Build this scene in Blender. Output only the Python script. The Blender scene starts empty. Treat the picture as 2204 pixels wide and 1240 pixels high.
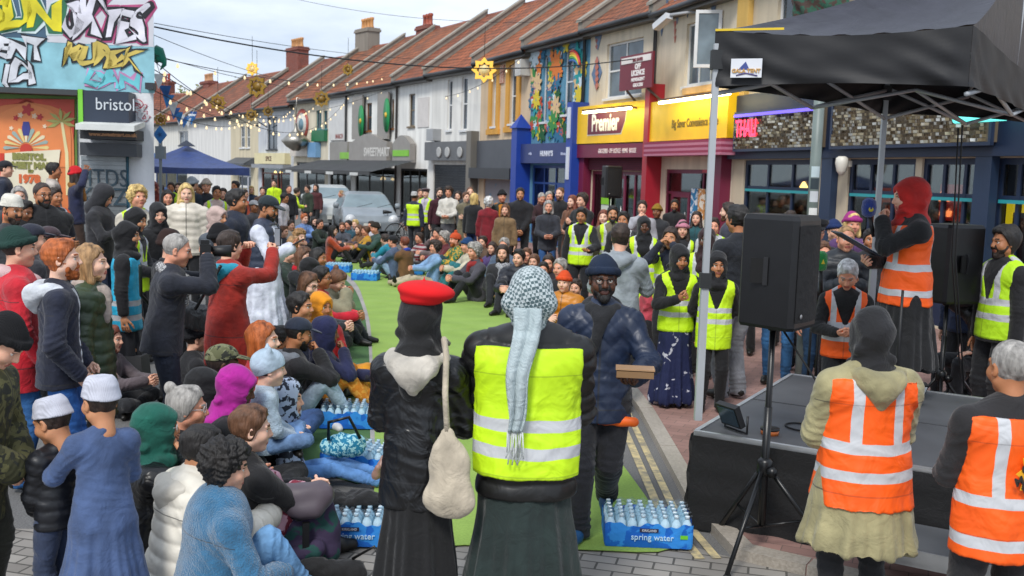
import bpy, math, random, numpy as np
from mathutils import Matrix, Vector
R = math.radians
C = bpy.data.collections.new('place'); bpy.context.scene.collection.children.link(C)
SC = bpy.context.scene
# ---------------------------------------------------------------- camera
FPX, CAMH, PITCH, ROLL = 2143.0, 2.2, R(6.52), 0.030
cam = bpy.data.objects.new('camera', bpy.data.cameras.new('camera')); C.objects.link(cam)
cam.data.sensor_width = 36; cam.data.lens = 36*FPX/2204; cam.data.clip_end = 600; cam.data.clip_start = .05
cam.data.dof.use_dof = True; cam.data.dof.focus_distance = 6.5; cam.data.dof.aperture_fstop = 4.5
CAMM = Matrix.Translation((0, 0, CAMH)) @ Matrix.Rotation(R(90)-PITCH, 4, 'X') @ Matrix.Rotation(ROLL, 4, 'Z')
cam.matrix_world = CAMM; SC.camera = cam
def ray(x, y):
    return (CAMM.to_3x3() @ Vector(((x-1102)/FPX, -(y-620)/FPX, -1)))
def pt(x, y, z=0.0):                    # the spot at height z that the photograph shows at (x, y)
    d = ray(x, y); t = (z-CAMH)/d.z
    return Vector((d.x*t, d.y*t, z))
def ptd(x, y, dist):                    # the spot that far down the street
    d = ray(x, y); t = dist/d.y
    return Vector((d.x*t, dist, CAMH+d.z*t))
# ---------------------------------------------------------------- world, sun, exposure
w = bpy.data.worlds.new('World'); SC.world = w; w.use_nodes = True
nt = w.node_tree; nt.nodes.clear()
def N(nt, t, **k):
    n = nt.nodes.new(t)
    for a, v in k.items():
        if a.startswith('i_'): n.inputs[a[2:].replace('_', ' ')].default_value = v
        else: setattr(n, a, v)
    return n
sky = N(nt, 'ShaderNodeTexSky', sky_type='NISHITA', sun_disc=False, sun_elevation=R(48), sun_rotation=R(200), air_density=1.0, dust_density=1.5)
tc = N(nt, 'ShaderNodeTexCoord'); mp = N(nt, 'ShaderNodeMapping'); mp.inputs['Scale'].default_value = (1, 1, 3.5)
no = N(nt, 'ShaderNodeTexNoise', i_Scale=3.2, i_Detail=7, i_Roughness=.55)
cr = N(nt, 'ShaderNodeValToRGB'); cr.color_ramp.elements[0].position = .38; cr.color_ramp.elements[1].position = .60
cr.color_ramp.elements[0].color = (4.5, 5.2, 6.3, 1); cr.color_ramp.elements[1].color = (6.9, 7.5, 8.4, 1)
mx = N(nt, 'ShaderNodeMixRGB'); mx.inputs[0].default_value = .88
bg = N(nt, 'ShaderNodeBackground', i_Strength=.088); wo = N(nt, 'ShaderNodeOutputWorld')
L = nt.links.new
L(tc.outputs['Generated'], mp.inputs[0]); L(mp.outputs[0], no.inputs['Vector']); L(no.outputs[0], cr.inputs[0])
L(sky.outputs[0], mx.inputs[1]); L(cr.outputs[0], mx.inputs[2]); L(mx.outputs[0], bg.inputs[0]); L(bg.outputs[0], wo.inputs[0])
sun = bpy.data.objects.new('sun', bpy.data.lights.new('sun', 'SUN')); C.objects.link(sun)
sun.data.energy = 1.5; sun.data.angle = R(14); sun.data.color = (1, .97, .92)
sun.rotation_euler = (R(42), 0, R(-20)); sun.location = (0, 0, 40)
SC.view_settings.view_transform = 'Standard'; SC.view_settings.look = 'None'; SC.view_settings.gamma = 1
SC.view_settings.exposure = 0.78
SC.cycles.max_bounces = 5; SC.cycles.diffuse_bounces = 3; SC.cycles.glossy_bounces = 2; SC.cycles.transmission_bounces = 3
rng = np.random.default_rng(7); random.seed(7)

# ---------------------------------------------------------------- materials
MC = {}
def srgb(h):
    if isinstance(h, (tuple, list)): return tuple(h)
    v = [int(h[i:i+2], 16)/255 for i in (0, 2, 4)]
    return tuple(c/12.92 if c < .04045 else ((c+.055)/1.055)**2.4 for c in v)
def mat(kind, col='808080', col2=None, **kw):
    """kind: cloth knit puffer leather denim skin hair fleece hivis metal paint plaster glass ..."""
    key = (kind, col if isinstance(col, str) else tuple(col), col2, tuple(sorted(kw.items())))
    if key in MC: return MC[key]
    m = bpy.data.materials.new(kind+'_'+str(len(MC))); MC[key] = m; m.use_nodes = True
    nt = m.node_tree; nt.nodes.clear(); L = nt.links.new
    out = N(nt, 'ShaderNodeOutputMaterial'); b = N(nt, 'ShaderNodeBsdfPrincipled'); L(b.outputs[0], out.inputs[0])
    c = srgb(col); c2 = srgb(col2) if col2 else None
    b.inputs['Base Color'].default_value = (*c, 1)
    tc = N(nt, 'ShaderNodeTexCoord'); P = tc.outputs['Object']
    def noise(s, det=3, vec=P, dist=0, rough=.5):
        n = N(nt, 'ShaderNodeTexNoise', i_Scale=s, i_Detail=det, i_Distortion=dist, i_Roughness=rough); L(vec, n.inputs['Vector']); return n.outputs[0]
    def ramp(f, p0, p1, c0, c1):
        r = N(nt, 'ShaderNodeValToRGB'); e = r.color_ramp.elements; e[0].position = p0; e[1].position = p1
        e[0].color = (*c0, 1); e[1].color = (*c1, 1); L(f, r.inputs[0]); return r.outputs[0]
    def vary(amt, s, det=4):                # cloth that is lighter and darker in patches
        L(ramp(noise(s, det), .3, .72, [x*(1-amt) for x in c], [min(1, x*(1+amt)) for x in c]), b.inputs['Base Color'])
    def bump(f, st, d):
        n = N(nt, 'ShaderNodeBump', i_Strength=st, i_Distance=d); L(f, n.inputs['Height'])
        L(n.outputs[0], b.inputs['Normal']); return n
    def mapping(sc, rot=(0, 0, 0), vec=P):
        n = N(nt, 'ShaderNodeMapping'); n.inputs['Scale'].default_value = sc; n.inputs['Rotation'].default_value = rot
        L(vec, n.inputs[0]); return n.outputs[0]
    def math_(op, a, bb=None, cc=None):
        n = N(nt, 'ShaderNodeMath', operation=op)
        for i, v in enumerate((a, bb, cc)):
            if v is None: continue
            if isinstance(v, (int, float)): n.inputs[i].default_value = v
            else: L(v, n.inputs[i])
        return n.outputs[0]
    def mixc(f, a, bb):
        n = N(nt, 'ShaderNodeMixRGB')
        for i, v in enumerate((f, a, bb)):
            if isinstance(v, tuple): n.inputs[i].default_value = (*v, 1) if len(v) == 3 else v
            elif isinstance(v, (int, float)): n.inputs[i].default_value = v
            else: L(v, n.inputs[i])
        return n.outputs[0]
    def attr(name):
        n = N(nt, 'ShaderNodeAttribute', attribute_name=name); return n.outputs['Fac']
    rough = .85
    if kind == 'cloth': vary(.30, 9, 6); bump(noise(9, 5, dist=.9, rough=.6), .5, .035); b.inputs['Sheen Weight'].default_value = .15
    elif kind == 'smooth': vary(.12, 3); rough = kw.get('r', .5); bump(noise(9, 3), .15, .01)
    elif kind == 'nylon': vary(.2, 6); bump(noise(7, 3, dist=1.0), .3, .03); rough = .45
    elif kind == 'leather': vary(.3, 7); bump(noise(6, 3, dist=1.2), .6, .05); rough = .34
    elif kind == 'denim':
        L(ramp(noise(7, 5), .3, .7, [x*.6 for x in c], [min(1, x*1.45) for x in c]), b.inputs['Base Color']); bump(noise(24, 4, dist=1), .5, .02)
    elif kind == 'fleece': vary(.22, 20, 4); bump(noise(120, 3), .7, .02); b.inputs['Sheen Weight'].default_value = .5; rough = 1
    elif kind == 'knit':
        vary(.2, 8); wv = N(nt, 'ShaderNodeTexWave', i_Scale=40, i_Distortion=1.5); L(mapping((1, 1, .4)), wv.inputs['Vector']); bump(wv.outputs[1], .35, .01); rough = 1
    elif kind == 'skin':
        L(ramp(noise(14, 3), .3, .75, [c[0]*.86, c[1]*.8, c[2]*.78], [min(1, c[0]*1.08), c[1]*1.06, c[2]*1.05]), b.inputs['Base Color'])
        rough = .52; b.inputs['Subsurface Weight'].default_value = .12; b.inputs['Subsurface Radius'].default_value = (.02, .008, .004); bump(noise(120, 2), .12, .003)
    elif kind == 'hair':
        L(ramp(noise(30, 4, mapping((1, 1, .25))), .3, .75, [x*.45 for x in c], [min(1, x*1.9+.012) for x in c]), b.inputs['Base Color'])
        bump(noise(110, 4, mapping((1, 1, .16))), .9, .010); rough = .55
    elif kind in ('hivis', 'hivisb'):       # reflective bands run round the vest and, on some, over the shoulders
        h = attr('vh'); u = math_('ABSOLUTE', attr('vu'))
        def band(v, c0, w): return math_('LESS_THAN', math_('ABSOLUTE', math_('SUBTRACT', v, c0)), w)
        hh = math_('ADD', h, math_('MULTIPLY', noise(5, 2), .03))
        s = math_('MAXIMUM', band(hh, kw.get('b1', .10), .027), band(hh, kw.get('b2', .22), .027))
        if kind == 'hivisb': s = math_('MAXIMUM', s, math_('MULTIPLY', band(u, .105, .026), math_('GREATER_THAN', hh, kw.get('b2', .22))))
        base = ramp(noise(6, 4), .3, .7, [x*.88 for x in c], [min(1, x*1.1) for x in c])
        L(mixc(s, base, (.52, .53, .55)), b.inputs['Base Color']); bump(noise(6, 3, dist=.8), .5, .05); rough = .6
    elif kind == 'check':                   # woven chequered scarf
        k = kw.get('s', 75); ck = N(nt, 'ShaderNodeTexChecker'); ck.inputs['Scale'].default_value = k
        ck.inputs[1].default_value = (*c, 1); ck.inputs[2].default_value = (*c2, 1); L(mapping((1, 1, 1), (.4, .3, .75)), ck.inputs[0])
        f = ramp(noise(4, 3), .42, .56, (0, 0, 0), (1, 1, 1)); L(mixc(f, mixc(.35, ck.outputs[0], c), ck.outputs[0]), b.inputs['Base Color']); bump(noise(18, 4, dist=1), .6, .03)
    elif kind == 'print':                   # patches of a second colour: camouflage, leopard, flowers
        f = ramp(noise(kw.get('s', 22), 3, dist=.6), kw.get('t', .5), kw.get('t', .5)+.03, (0, 0, 0), (1, 1, 1)); L(mixc(f, c, c2), b.inputs['Base Color']); bump(noise(16, 4), .5, .02)
    elif kind == 'camo':
        f1 = ramp(noise(16, 2, dist=.8), .5, .52, (0, 0, 0), (1, 1, 1)); f2 = ramp(noise(21, 2, mapping((1.1, .9, 1), (1, 2, 3)), .8), .56, .58, (0, 0, 0), (1, 1, 1))
        L(mixc(f2, mixc(f1, c, c2), (.02, .022, .015)), b.inputs['Base Color']); bump(noise(16, 4), .4, .02)
    elif kind == 'stripe':
        n = N(nt, 'ShaderNodeSeparateXYZ'); L(P, n.inputs[0]); v = math_('FRACT', math_('MULTIPLY', n.outputs[kw.get('ax', 2)], kw.get('s', 12.)))
        L(mixc(math_('GREATER_THAN', v, kw.get('t', .5)), c, c2), b.inputs['Base Color']); bump(noise(18, 4), .4, .02)
    elif kind == 'metal': b.inputs['Metallic'].default_value = 1; rough = kw.get('r', .35); vary(.15, 6)
    elif kind == 'paint': vary(kw.get('v', .08), 2.5); rough = kw.get('r', .45); bump(noise(40, 3), .08, .005)
    elif kind == 'plaster':                 # rendered wall, rain streaks running down it
        st = noise(1.6, 5, mapping((2.2, 2.2, .22))); L(ramp(st, .28, .72, [x*.78 for x in c], [min(1, x*1.06) for x in c]), b.inputs['Base Color']); bump(noise(18, 5), .25, .02); rough = .9
    elif kind == 'emit':
        b.inputs['Emission Color'].default_value = (*c, 1); b.inputs['Emission Strength'].default_value = kw.get('e', 2.)
    elif kind == 'glass':                   # shop and house windows: mottled colour stands in for dark rooms; gloss reflects sky
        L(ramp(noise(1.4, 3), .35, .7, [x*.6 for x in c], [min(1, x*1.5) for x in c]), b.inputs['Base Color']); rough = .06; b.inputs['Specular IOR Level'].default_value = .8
    elif kind == 'pane':                    # see-through shop glass with a faint reflection
        tr = N(nt, 'ShaderNodeBsdfTransparent'); tr.inputs[0].default_value = (*c, 1); gl = N(nt, 'ShaderNodeBsdfGlossy'); gl.inputs['Roughness'].default_value = .04; mxs = N(nt, 'ShaderNodeMixShader'); lw = N(nt, 'ShaderNodeLayerWeight', i_Blend=.25)
        L(math_('ADD', math_('MULTIPLY', lw.outputs[0], .55), .05), mxs.inputs[0]); L(tr.outputs[0], mxs.inputs[1]); L(gl.outputs[0], mxs.inputs[2]); L(mxs.outputs[0], out.inputs[0])
    elif kind == 'clear':
        b.inputs['Transmission Weight'].default_value = .75; rough = .08; b.inputs['IOR'].default_value = 1.15
    elif kind == 'rubber': rough = .75; vary(.2, 8)
    elif kind == 'brick':
        bt = N(nt, 'ShaderNodeTexBrick', i_Scale=4.2); bt.inputs['Color1'].default_value = (*c, 1); bt.inputs['Color2'].default_value = (*[x*.62 for x in c], 1)
        bt.inputs['Mortar'].default_value = (.33, .3, .27, 1); bt.inputs['Mortar Size'].default_value = .015
        s = N(nt, 'ShaderNodeSeparateXYZ'); L(P, s.inputs[0]); cb = N(nt, 'ShaderNodeCombineXYZ'); L(math_('ADD', s.outputs[0], s.outputs[1]), cb.inputs[0]); L(s.outputs[2], cb.inputs[1])
        L(cb.outputs[0], bt.inputs[0]); L(mixc(.35, bt.outputs[0], ramp(noise(3, 4), .3, .7, [x*.5 for x in c], c)), b.inputs['Base Color']); bump(bt.outputs[1], -.3, .02)
    elif kind == 'tiles':                   # clay roof tiles in courses down the slope
        s = N(nt, 'ShaderNodeSeparateXYZ'); L(P, s.inputs[0]); cb = N(nt, 'ShaderNodeCombineXYZ'); L(s.outputs[0], cb.inputs[0]); L(s.outputs[1], cb.inputs[1])
        bt = N(nt, 'ShaderNodeTexBrick', i_Scale=1.0); bt.inputs['Brick Width'].default_value = .33; bt.inputs['Row Height'].default_value = .30
        bt.inputs['Color1'].default_value = (*c, 1); bt.inputs['Color2'].default_value = (*[x*.6 for x in c], 1); bt.inputs['Mortar'].default_value = (*[x*.25 for x in c], 1); bt.inputs['Mortar Size'].default_value = .028
        L(cb.outputs[0], bt.inputs[0]); L(mixc(ramp(noise(.9, 6, rough=.65), .48, .68, (0, 0, 0), (.6, .6, .6)), bt.outputs[0], (.07, .06, .05)), b.inputs['Base Color'])
        wv = math_('FRACT', math_('MULTIPLY', s.outputs[1], 3.333)); w2 = math_('SINE', math_('MULTIPLY', s.outputs[0], 25.)); bump(math_('ADD', wv, math_('MULTIPLY', w2, .35)), .9, .06)
    if kind in ('cloth', 'nylon', 'leather', 'fleece', 'camo', 'hivis', 'hivisb'):   # seams, zip and hem of a jacket or vest
        u, h, f, vs = math_('ABSOLUTE', attr('vu')), attr('vh'), attr('vf'), attr('vs')
        zl = math_('MULTIPLY', math_('LESS_THAN', u, .006), math_('GREATER_THAN', f, 0.)); hm = math_('LESS_THAN', math_('ABSOLUTE', math_('SUBTRACT', h, -.085)), .004); yk = math_('MULTIPLY', math_('LESS_THAN', math_('ABSOLUTE', math_('SUBTRACT', h, .36)), .003), math_('LESS_THAN', f, 0.))
        fac = math_('MULTIPLY', math_('MAXIMUM', zl, math_('MAXIMUM', hm, yk)), math_('GREATER_THAN', vs, .5)); src = b.inputs['Base Color'].links[0].from_socket if b.inputs['Base Color'].links else c
        L(mixc(math_('MULTIPLY', fac, .7 if kind[:2] != 'hi' else .3), src, (.02, .02, .022)), b.inputs['Base Color'])
    b.inputs['Roughness'].default_value = rough
    return m

# ---------------------------------------------------------------- objects
def tagp(o, label=None, cat=None, group=None, kind=None):
    if label: o['label'] = label
    if cat: o['category'] = cat
    if group: o['group'] = group
    if kind: o['kind'] = kind
    return o
def empty(name, loc=(0, 0, 0), rz=0, label=None, cat=None, group=None):
    o = bpy.data.objects.new(name, None); C.objects.link(o); o.location = loc; o.rotation_euler = (0, 0, rz); o.empty_display_size = .1
    return tagp(o, label, cat, group)
def link(name, me, m, parent=None, mtx=None, smooth=False):
    o = bpy.data.objects.new(name, me); C.objects.link(o)
    if m is not None and not me.materials: me.materials.append(m)
    if parent: o.parent = parent
    if mtx is not None: o.matrix_local = mtx
    if smooth and len(me.polygons): me.polygons.foreach_set('use_smooth', [True]*len(me.polygons))
    return o
def copy_tree(o, loc=None, rz=None, label=None, group=None):
    r = o.copy(); C.objects.link(r)
    for ch in o.children:
        c = ch.copy(); C.objects.link(c); c.parent = r
        for g in ch.children:
            d = g.copy(); C.objects.link(d); d.parent = c
    if loc is not None: r.location = loc
    if rz is not None: r.rotation_euler = (0, 0, rz)
    tagp(r, label, None, group)
    return r
class MB:
    """boxes, tubes, lathes gathered into one mesh"""
    def __init__(s): s.v = []; s.f = []; s.sm = []; s.mi = []; s.cur = 0
    def add(s, vs, fs, smooth=False):
        b = len(s.v); s.v += [tuple(v) for v in vs]; s.f += [[b+i for i in f] for f in fs]; s.sm += [smooth]*len(fs); s.mi += [s.cur]*len(fs); return s
    def box(s, x0, x1, y0, y1, z0, z1, M=None, c=0):
        if c:                               # chamfered along z edges
            p = [(x0+c, y0), (x1-c, y0), (x1, y0+c), (x1, y1-c), (x1-c, y1), (x0+c, y1), (x0, y1-c), (x0, y0+c)]
            vs = [(a, b, z0) for a, b in p]+[(a, b, z1) for a, b in p]
            fs = [list(range(7, -1, -1)), list(range(8, 16))]+[[i, (i+1) % 8, 8+(i+1) % 8, 8+i] for i in range(8)]
        else:
            vs = [(x, y, z) for z in (z0, z1) for y in (y0, y1) for x in (x0, x1)]
            fs = [(0, 2, 3, 1), (4, 5, 7, 6), (0, 1, 5, 4), (2, 6, 7, 3), (0, 4, 6, 2), (1, 3, 7, 5)]
        if M is not None: vs = [M @ Vector(v) for v in vs]
        return s.add(vs, fs)
    def poly(s, pts, thick=None, n=(0, 0, 1)):
        if thick is None: return s.add(pts, [list(range(len(pts)))])
        k = len(pts); n = Vector(n)*thick
        return s.add(list(pts)+[Vector(p)+n for p in pts], [list(range(k))[::-1], list(range(k, 2*k))]+[[i, (i+1) % k, k+(i+1) % k, k+i] for i in range(k)])
    def tube(s, pts, r, n=8, cap=True):
        pts = [Vector(p) for p in pts]; rs = r if isinstance(r, (list, tuple)) else [r]*len(pts)
        vs = []; up = Vector((0, 0, 1)); prev = None
        for i, p in enumerate(pts):
            d = (pts[min(i+1, len(pts)-1)]-pts[max(i-1, 0)]).normalized()
            a = prev if prev is not None else (up if abs(d.z) < .9 else Vector((1, 0, 0)))
            x = (a-d*a.dot(d)).normalized(); y = d.cross(x); prev = x
            vs += [p+(x*math.cos(2*math.pi*k/n)+y*math.sin(2*math.pi*k/n))*rs[i] for k in range(n)]
        fs = [[i*n+k, i*n+(k+1) % n, (i+1)*n+(k+1) % n, (i+1)*n+k] for i in range(len(pts)-1) for k in range(n)]
        if cap: fs += [list(range(n))[::-1], [(len(pts)-1)*n+k for k in range(n)]]
        return s.add(vs, fs, True)
    def lathe(s, prof, c=(0, 0, 0), n=16, M=None):
        vs = [(c[0]+r*math.cos(2*math.pi*k/n), c[1]+r*math.sin(2*math.pi*k/n), c[2]+z) for r, z in prof for k in range(n)]
        if M is not None: vs = [M @ Vector(v) for v in vs]
        m = len(prof); fs = [[i*n+k, i*n+(k+1) % n, (i+1)*n+(k+1) % n, (i+1)*n+k] for i in range(m-1) for k in range(n)]
        fs += [list(range(n))[::-1], [(m-1)*n+k for k in range(n)]]
        return s.add(vs, fs, True)
    def grid(s, f, nu, nv, smooth=True):
        vs = [f(i/nu, j/nv) for j in range(nv+1) for i in range(nu+1)]
        return s.add(vs, [[j*(nu+1)+i, j*(nu+1)+i+1, (j+1)*(nu+1)+i+1, (j+1)*(nu+1)+i] for j in range(nv) for i in range(nu)], smooth)
    def mesh(s, name='mesh'):
        me = bpy.data.meshes.new(name); me.from_pydata(s.v, [], s.f); me.polygons.foreach_set('use_smooth', s.sm)
        if any(s.mi): me.polygons.foreach_set('material_index', s.mi)
        me.update(); return me
    def build(s, name, m, parent=None, mtx=None):
        me = s.mesh(name)
        if isinstance(m, (list, tuple)):
            for q in m: me.materials.append(q)
            m = None
        return link(name, me, m, parent, mtx)
def text_mesh(s, size=1, bold=0, depth=.004, sx=1, shear=0, space=1, align='CENTER'):
    cu = bpy.data.curves.new('lettering', 'FONT'); cu.body = s; cu.size = size; cu.offset = bold; cu.extrude = depth; cu.shear = shear
    cu.align_x = align; cu.align_y = 'CENTER'; cu.space_character = space; cu.resolution_u = 3
    o = bpy.data.objects.new('lettering', cu); C.objects.link(o); dg = bpy.context.evaluated_depsgraph_get()
    me = bpy.data.meshes.new_from_object(o.evaluated_get(dg)); bpy.data.objects.remove(o); me.materials.clear()
    if sx != 1:
        for v in me.vertices: v.co.x *= sx
    return me
UP = Matrix.Rotation(R(90), 4, 'X')         # lettering stood upright, reading from -y
def text(s, x, z, y, size, m, parent, bold=0, sx=1, rot=0, name='lettering', **k):
    return link(name, text_mesh(s, size, bold, sx=sx, **k), m, parent, Matrix.Translation((x, y, z)) @ UP @ Matrix.Rotation(R(rot), 4, 'Z'))

# ---------------------------------------------------------------- signed distance fields -> smooth meshes (surface nets)
class Field:
    def __init__(s, prims, h, pad=.03):
        lo = np.min([p.lo for p in prims], 0)-pad-h*2; hi = np.max([p.hi for p in prims], 0)+pad+h*2
        n = np.ceil((hi-lo)/h).astype(int)+1; s.lo = lo; s.h = h; s.n = n
        s.ax = [(lo[i]+h*np.arange(n[i])).astype(np.float32) for i in range(3)]
        s.d = np.full(n, .5, np.float32)
        for p in prims:
            k = p.k; m = pad+k+h*2
            i0 = np.maximum(((p.lo-m-lo)/h).astype(int), 0); i1 = np.minimum(((p.hi+m-lo)/h).astype(int)+2, n)
            sl = tuple(slice(a, b) for a, b in zip(i0, i1))
            g = [s.ax[0][sl[0]][:, None, None], s.ax[1][sl[1]][None, :, None], s.ax[2][sl[2]][None, None, :]]
            v = p.ev(*g); o = s.d[sl]
            if p.sub:
                v = -v; hh = np.maximum(k-np.abs(o-v), 0)/max(k, 1e-6); s.d[sl] = np.maximum(o, v)+hh*hh*k*.25
            else:
                hh = np.maximum(k-np.abs(o-v), 0)/max(k, 1e-6); s.d[sl] = np.minimum(o, v)-hh*hh*k*.25
    def grid(s): return s.ax[0][:, None, None], s.ax[1][None, :, None], s.ax[2][None, None, :]
    def mesh(s):
        d = s.d; S = d < 0; nx, ny, nz = d.shape
        cnt = np.zeros((nx-1, ny-1, nz-1), np.int8)
        offs = [(i, j, k) for i in (0, 1) for j in (0, 1) for k in (0, 1)]
        for i, j, k in offs: cnt += S[i:nx-1+i, j:ny-1+j, k:nz-1+k]
        act = (cnt > 0) & (cnt < 8); ids = np.argwhere(act)
        if len(ids) == 0: return np.zeros((0, 3)), np.zeros((0, 4), int), np.zeros((0, 3))
        V = np.stack([d[ids[:, 0]+i, ids[:, 1]+j, ids[:, 2]+k] for i, j, k in offs], 1)
        O = np.array(offs, np.float32); pos = np.zeros((len(ids), 3), np.float32); c = np.zeros((len(ids), 1), np.float32)
        for a in range(8):
            for b in range(a+1, 8):
                if np.abs(O[a]-O[b]).sum() != 1: continue
                va, vb = V[:, a], V[:, b]; m = (va < 0) != (vb < 0); t = np.where(m, va/np.where(m, va-vb, 1), 0)
                pos += np.where(m[:, None], O[a]+t[:, None]*(O[b]-O[a]), 0); c += m[:, None]
        P = s.lo+(ids+pos/c)*s.h
        nr = np.stack([V[:, O[:, q] == 1].mean(1)-V[:, O[:, q] == 0].mean(1) for q in range(3)], 1)
        nr /= np.linalg.norm(nr, axis=1, keepdims=True)+1e-9
        idx = np.full(act.shape, -1, np.int32); idx[act] = np.arange(len(ids)); Q = []
        for q in range(3):
            a, b = (q+1) % 3, (q+2) % 3
            s0 = [slice(1, -1)]*3; s0[q] = slice(0, -1); s1 = list(s0); s1[q] = slice(1, None)
            A, B = S[tuple(s0)], S[tuple(s1)]; e = np.argwhere(A != B)
            if len(e) == 0: continue
            fl = A[tuple(e.T)]; e = e.copy(); e[:, a] += 1; e[:, b] += 1
            def I(da, db):
                t = e.copy(); t[:, a] -= da; t[:, b] -= db; return idx[t[:, 0], t[:, 1], t[:, 2]]
            f = np.stack([I(1, 1), I(0, 1), I(0, 0), I(1, 0)], 1); f[~fl] = f[~fl][:, ::-1]; Q.append(f)
        F = np.concatenate(Q); F = F[(F >= 0).all(1)]
        return P.astype(np.float64), F, nr
class Prim:
    sub = False; k = .02
class Cone(Prim):
    """rounded cone a->b, flattened along unit vector n by f, rd = (depth, spacing) quilting along it"""
    def __init__(s, a, b, ra, rb, k=.03, n=None, f=1, rd=None, sub=False):
        s.a = np.array(a, float); s.b = np.array(b, float); s.ra, s.rb, s.k, s.f, s.rd, s.sub = ra, rb, k, f, rd, sub
        s.nv = None if n is None else np.array(n, float)/np.linalg.norm(n)
        r = max(ra, rb)+(rd[0] if rd else 0); s.lo = np.minimum(s.a, s.b)-r; s.hi = np.maximum(s.a, s.b)+r
    def ev(s, X, Y, Z):
        ab = s.b-s.a; L2 = max(ab @ ab, 1e-9)
        x, y, z = X-s.a[0], Y-s.a[1], Z-s.a[2]
        t = np.clip((x*ab[0]+y*ab[1]+z*ab[2])/L2, 0, 1)
        x, y, z = x-t*ab[0], y-t*ab[1], z-t*ab[2]
        q = x*x+y*y+z*z
        if s.nv is not None:
            m = x*s.nv[0]+y*s.nv[1]+z*s.nv[2]; q = q+m*m*(1/s.f**2-1)
        d = np.sqrt(q)-(s.ra+(s.rb-s.ra)*t)
        if s.rd: d = d-s.rd[0]*(np.abs(np.sin(np.pi*t*math.sqrt(L2)/s.rd[1]))**.6-.5)
        return d.astype(np.float32)
class Ell(Prim):
    def __init__(s, c, r, k=.02, sub=False, rot=None):
        s.c = np.array(c, float); s.r = np.array(r, float)*np.ones(3); s.k = k; s.sub = sub; s.rot = rot
        m = s.r if rot is None else np.ones(3)*s.r.max(); s.lo = s.c-m; s.hi = s.c+m
    def ev(s, X, Y, Z):
        x, y, z = X-s.c[0], Y-s.c[1], Z-s.c[2]
        if s.rot is not None:
            M = s.rot; x, y, z = (M[0][0]*x+M[1][0]*y+M[2][0]*z, M[0][1]*x+M[1][1]*y+M[2][1]*z, M[0][2]*x+M[1][2]*y+M[2][2]*z)
        k0 = np.sqrt((x/s.r[0])**2+(y/s.r[1])**2+(z/s.r[2])**2); k1 = np.sqrt((x/s.r[0]**2)**2+(y/s.r[1]**2)**2+(z/s.r[2]**2)**2)
        return (k0*(k0-1)/np.maximum(k1, 1e-5)).astype(np.float32)
def wob(P, f, seed, n=4):
    r = np.random.default_rng(seed); o = np.zeros(len(P))
    for i in range(n):
        k = r.normal(size=3); k *= f*(1+.5*i)/np.linalg.norm(k); k2 = r.normal(size=3)*f*.5
        o += np.sin(P @ k+r.uniform(0, 6)+1.6*np.sin(P @ k2+r.uniform(0, 6)))/(1+.4*i)
    return o/2.
def npmesh(name, P, F, mats, mi=None, attrs=None):
    me = bpy.data.meshes.new(name); n, k = len(P), len(F)
    me.vertices.add(n); me.vertices.foreach_set('co', np.ascontiguousarray(P, np.float32).ravel())
    me.loops.add(k*4); me.loops.foreach_set('vertex_index', np.ascontiguousarray(F, np.int32).ravel())
    me.polygons.add(k); me.polygons.foreach_set('loop_start', np.arange(0, k*4, 4, dtype=np.int32)); me.polygons.foreach_set('loop_total', np.full(k, 4, np.int32))
    if mi is not None: me.polygons.foreach_set('material_index', np.ascontiguousarray(mi, np.int32))
    for a, v in (attrs or {}).items():
        at = me.attributes.new(a, 'FLOAT', 'POINT'); at.data.foreach_set('value', np.ascontiguousarray(v, np.float32))
    me.update(calc_edges=True); me.polygons.foreach_set('use_smooth', np.ones(k, bool))
    for m in mats: me.materials.append(m)
    return me
# ================================================================ people
def Rx(a): c, s = math.cos(a), math.sin(a); return np.array([[1, 0, 0], [0, c, -s], [0, s, c]])
def Ry(a): c, s = math.cos(a), math.sin(a); return np.array([[c, 0, s], [0, 1, 0], [-s, 0, c]])
def Rz(a): c, s = math.cos(a), math.sin(a); return np.array([[c, -s, 0], [s, c, 0], [0, 0, 1]])
V3 = lambda *a: np.array(a, float)
def ik(A, T, l1, l2, pole):
    v = T-A; D = np.linalg.norm(v); D2 = min(D, (l1+l2)*.995); D2 = max(D2, abs(l1-l2)+.02); u = v/max(D, 1e-6); T = A+u*D2
    a = (l1*l1-l2*l2+D2*D2)/(2*D2); h = math.sqrt(max(l1*l1-a*a, 0)); p = np.array(pole, float); p -= u*(p @ u); p /= np.linalg.norm(p)+1e-9
    return A+u*a+p*h, T
LODS = (.0040, .0058, .0085, .013)
TPL = {}
HP = []
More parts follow.
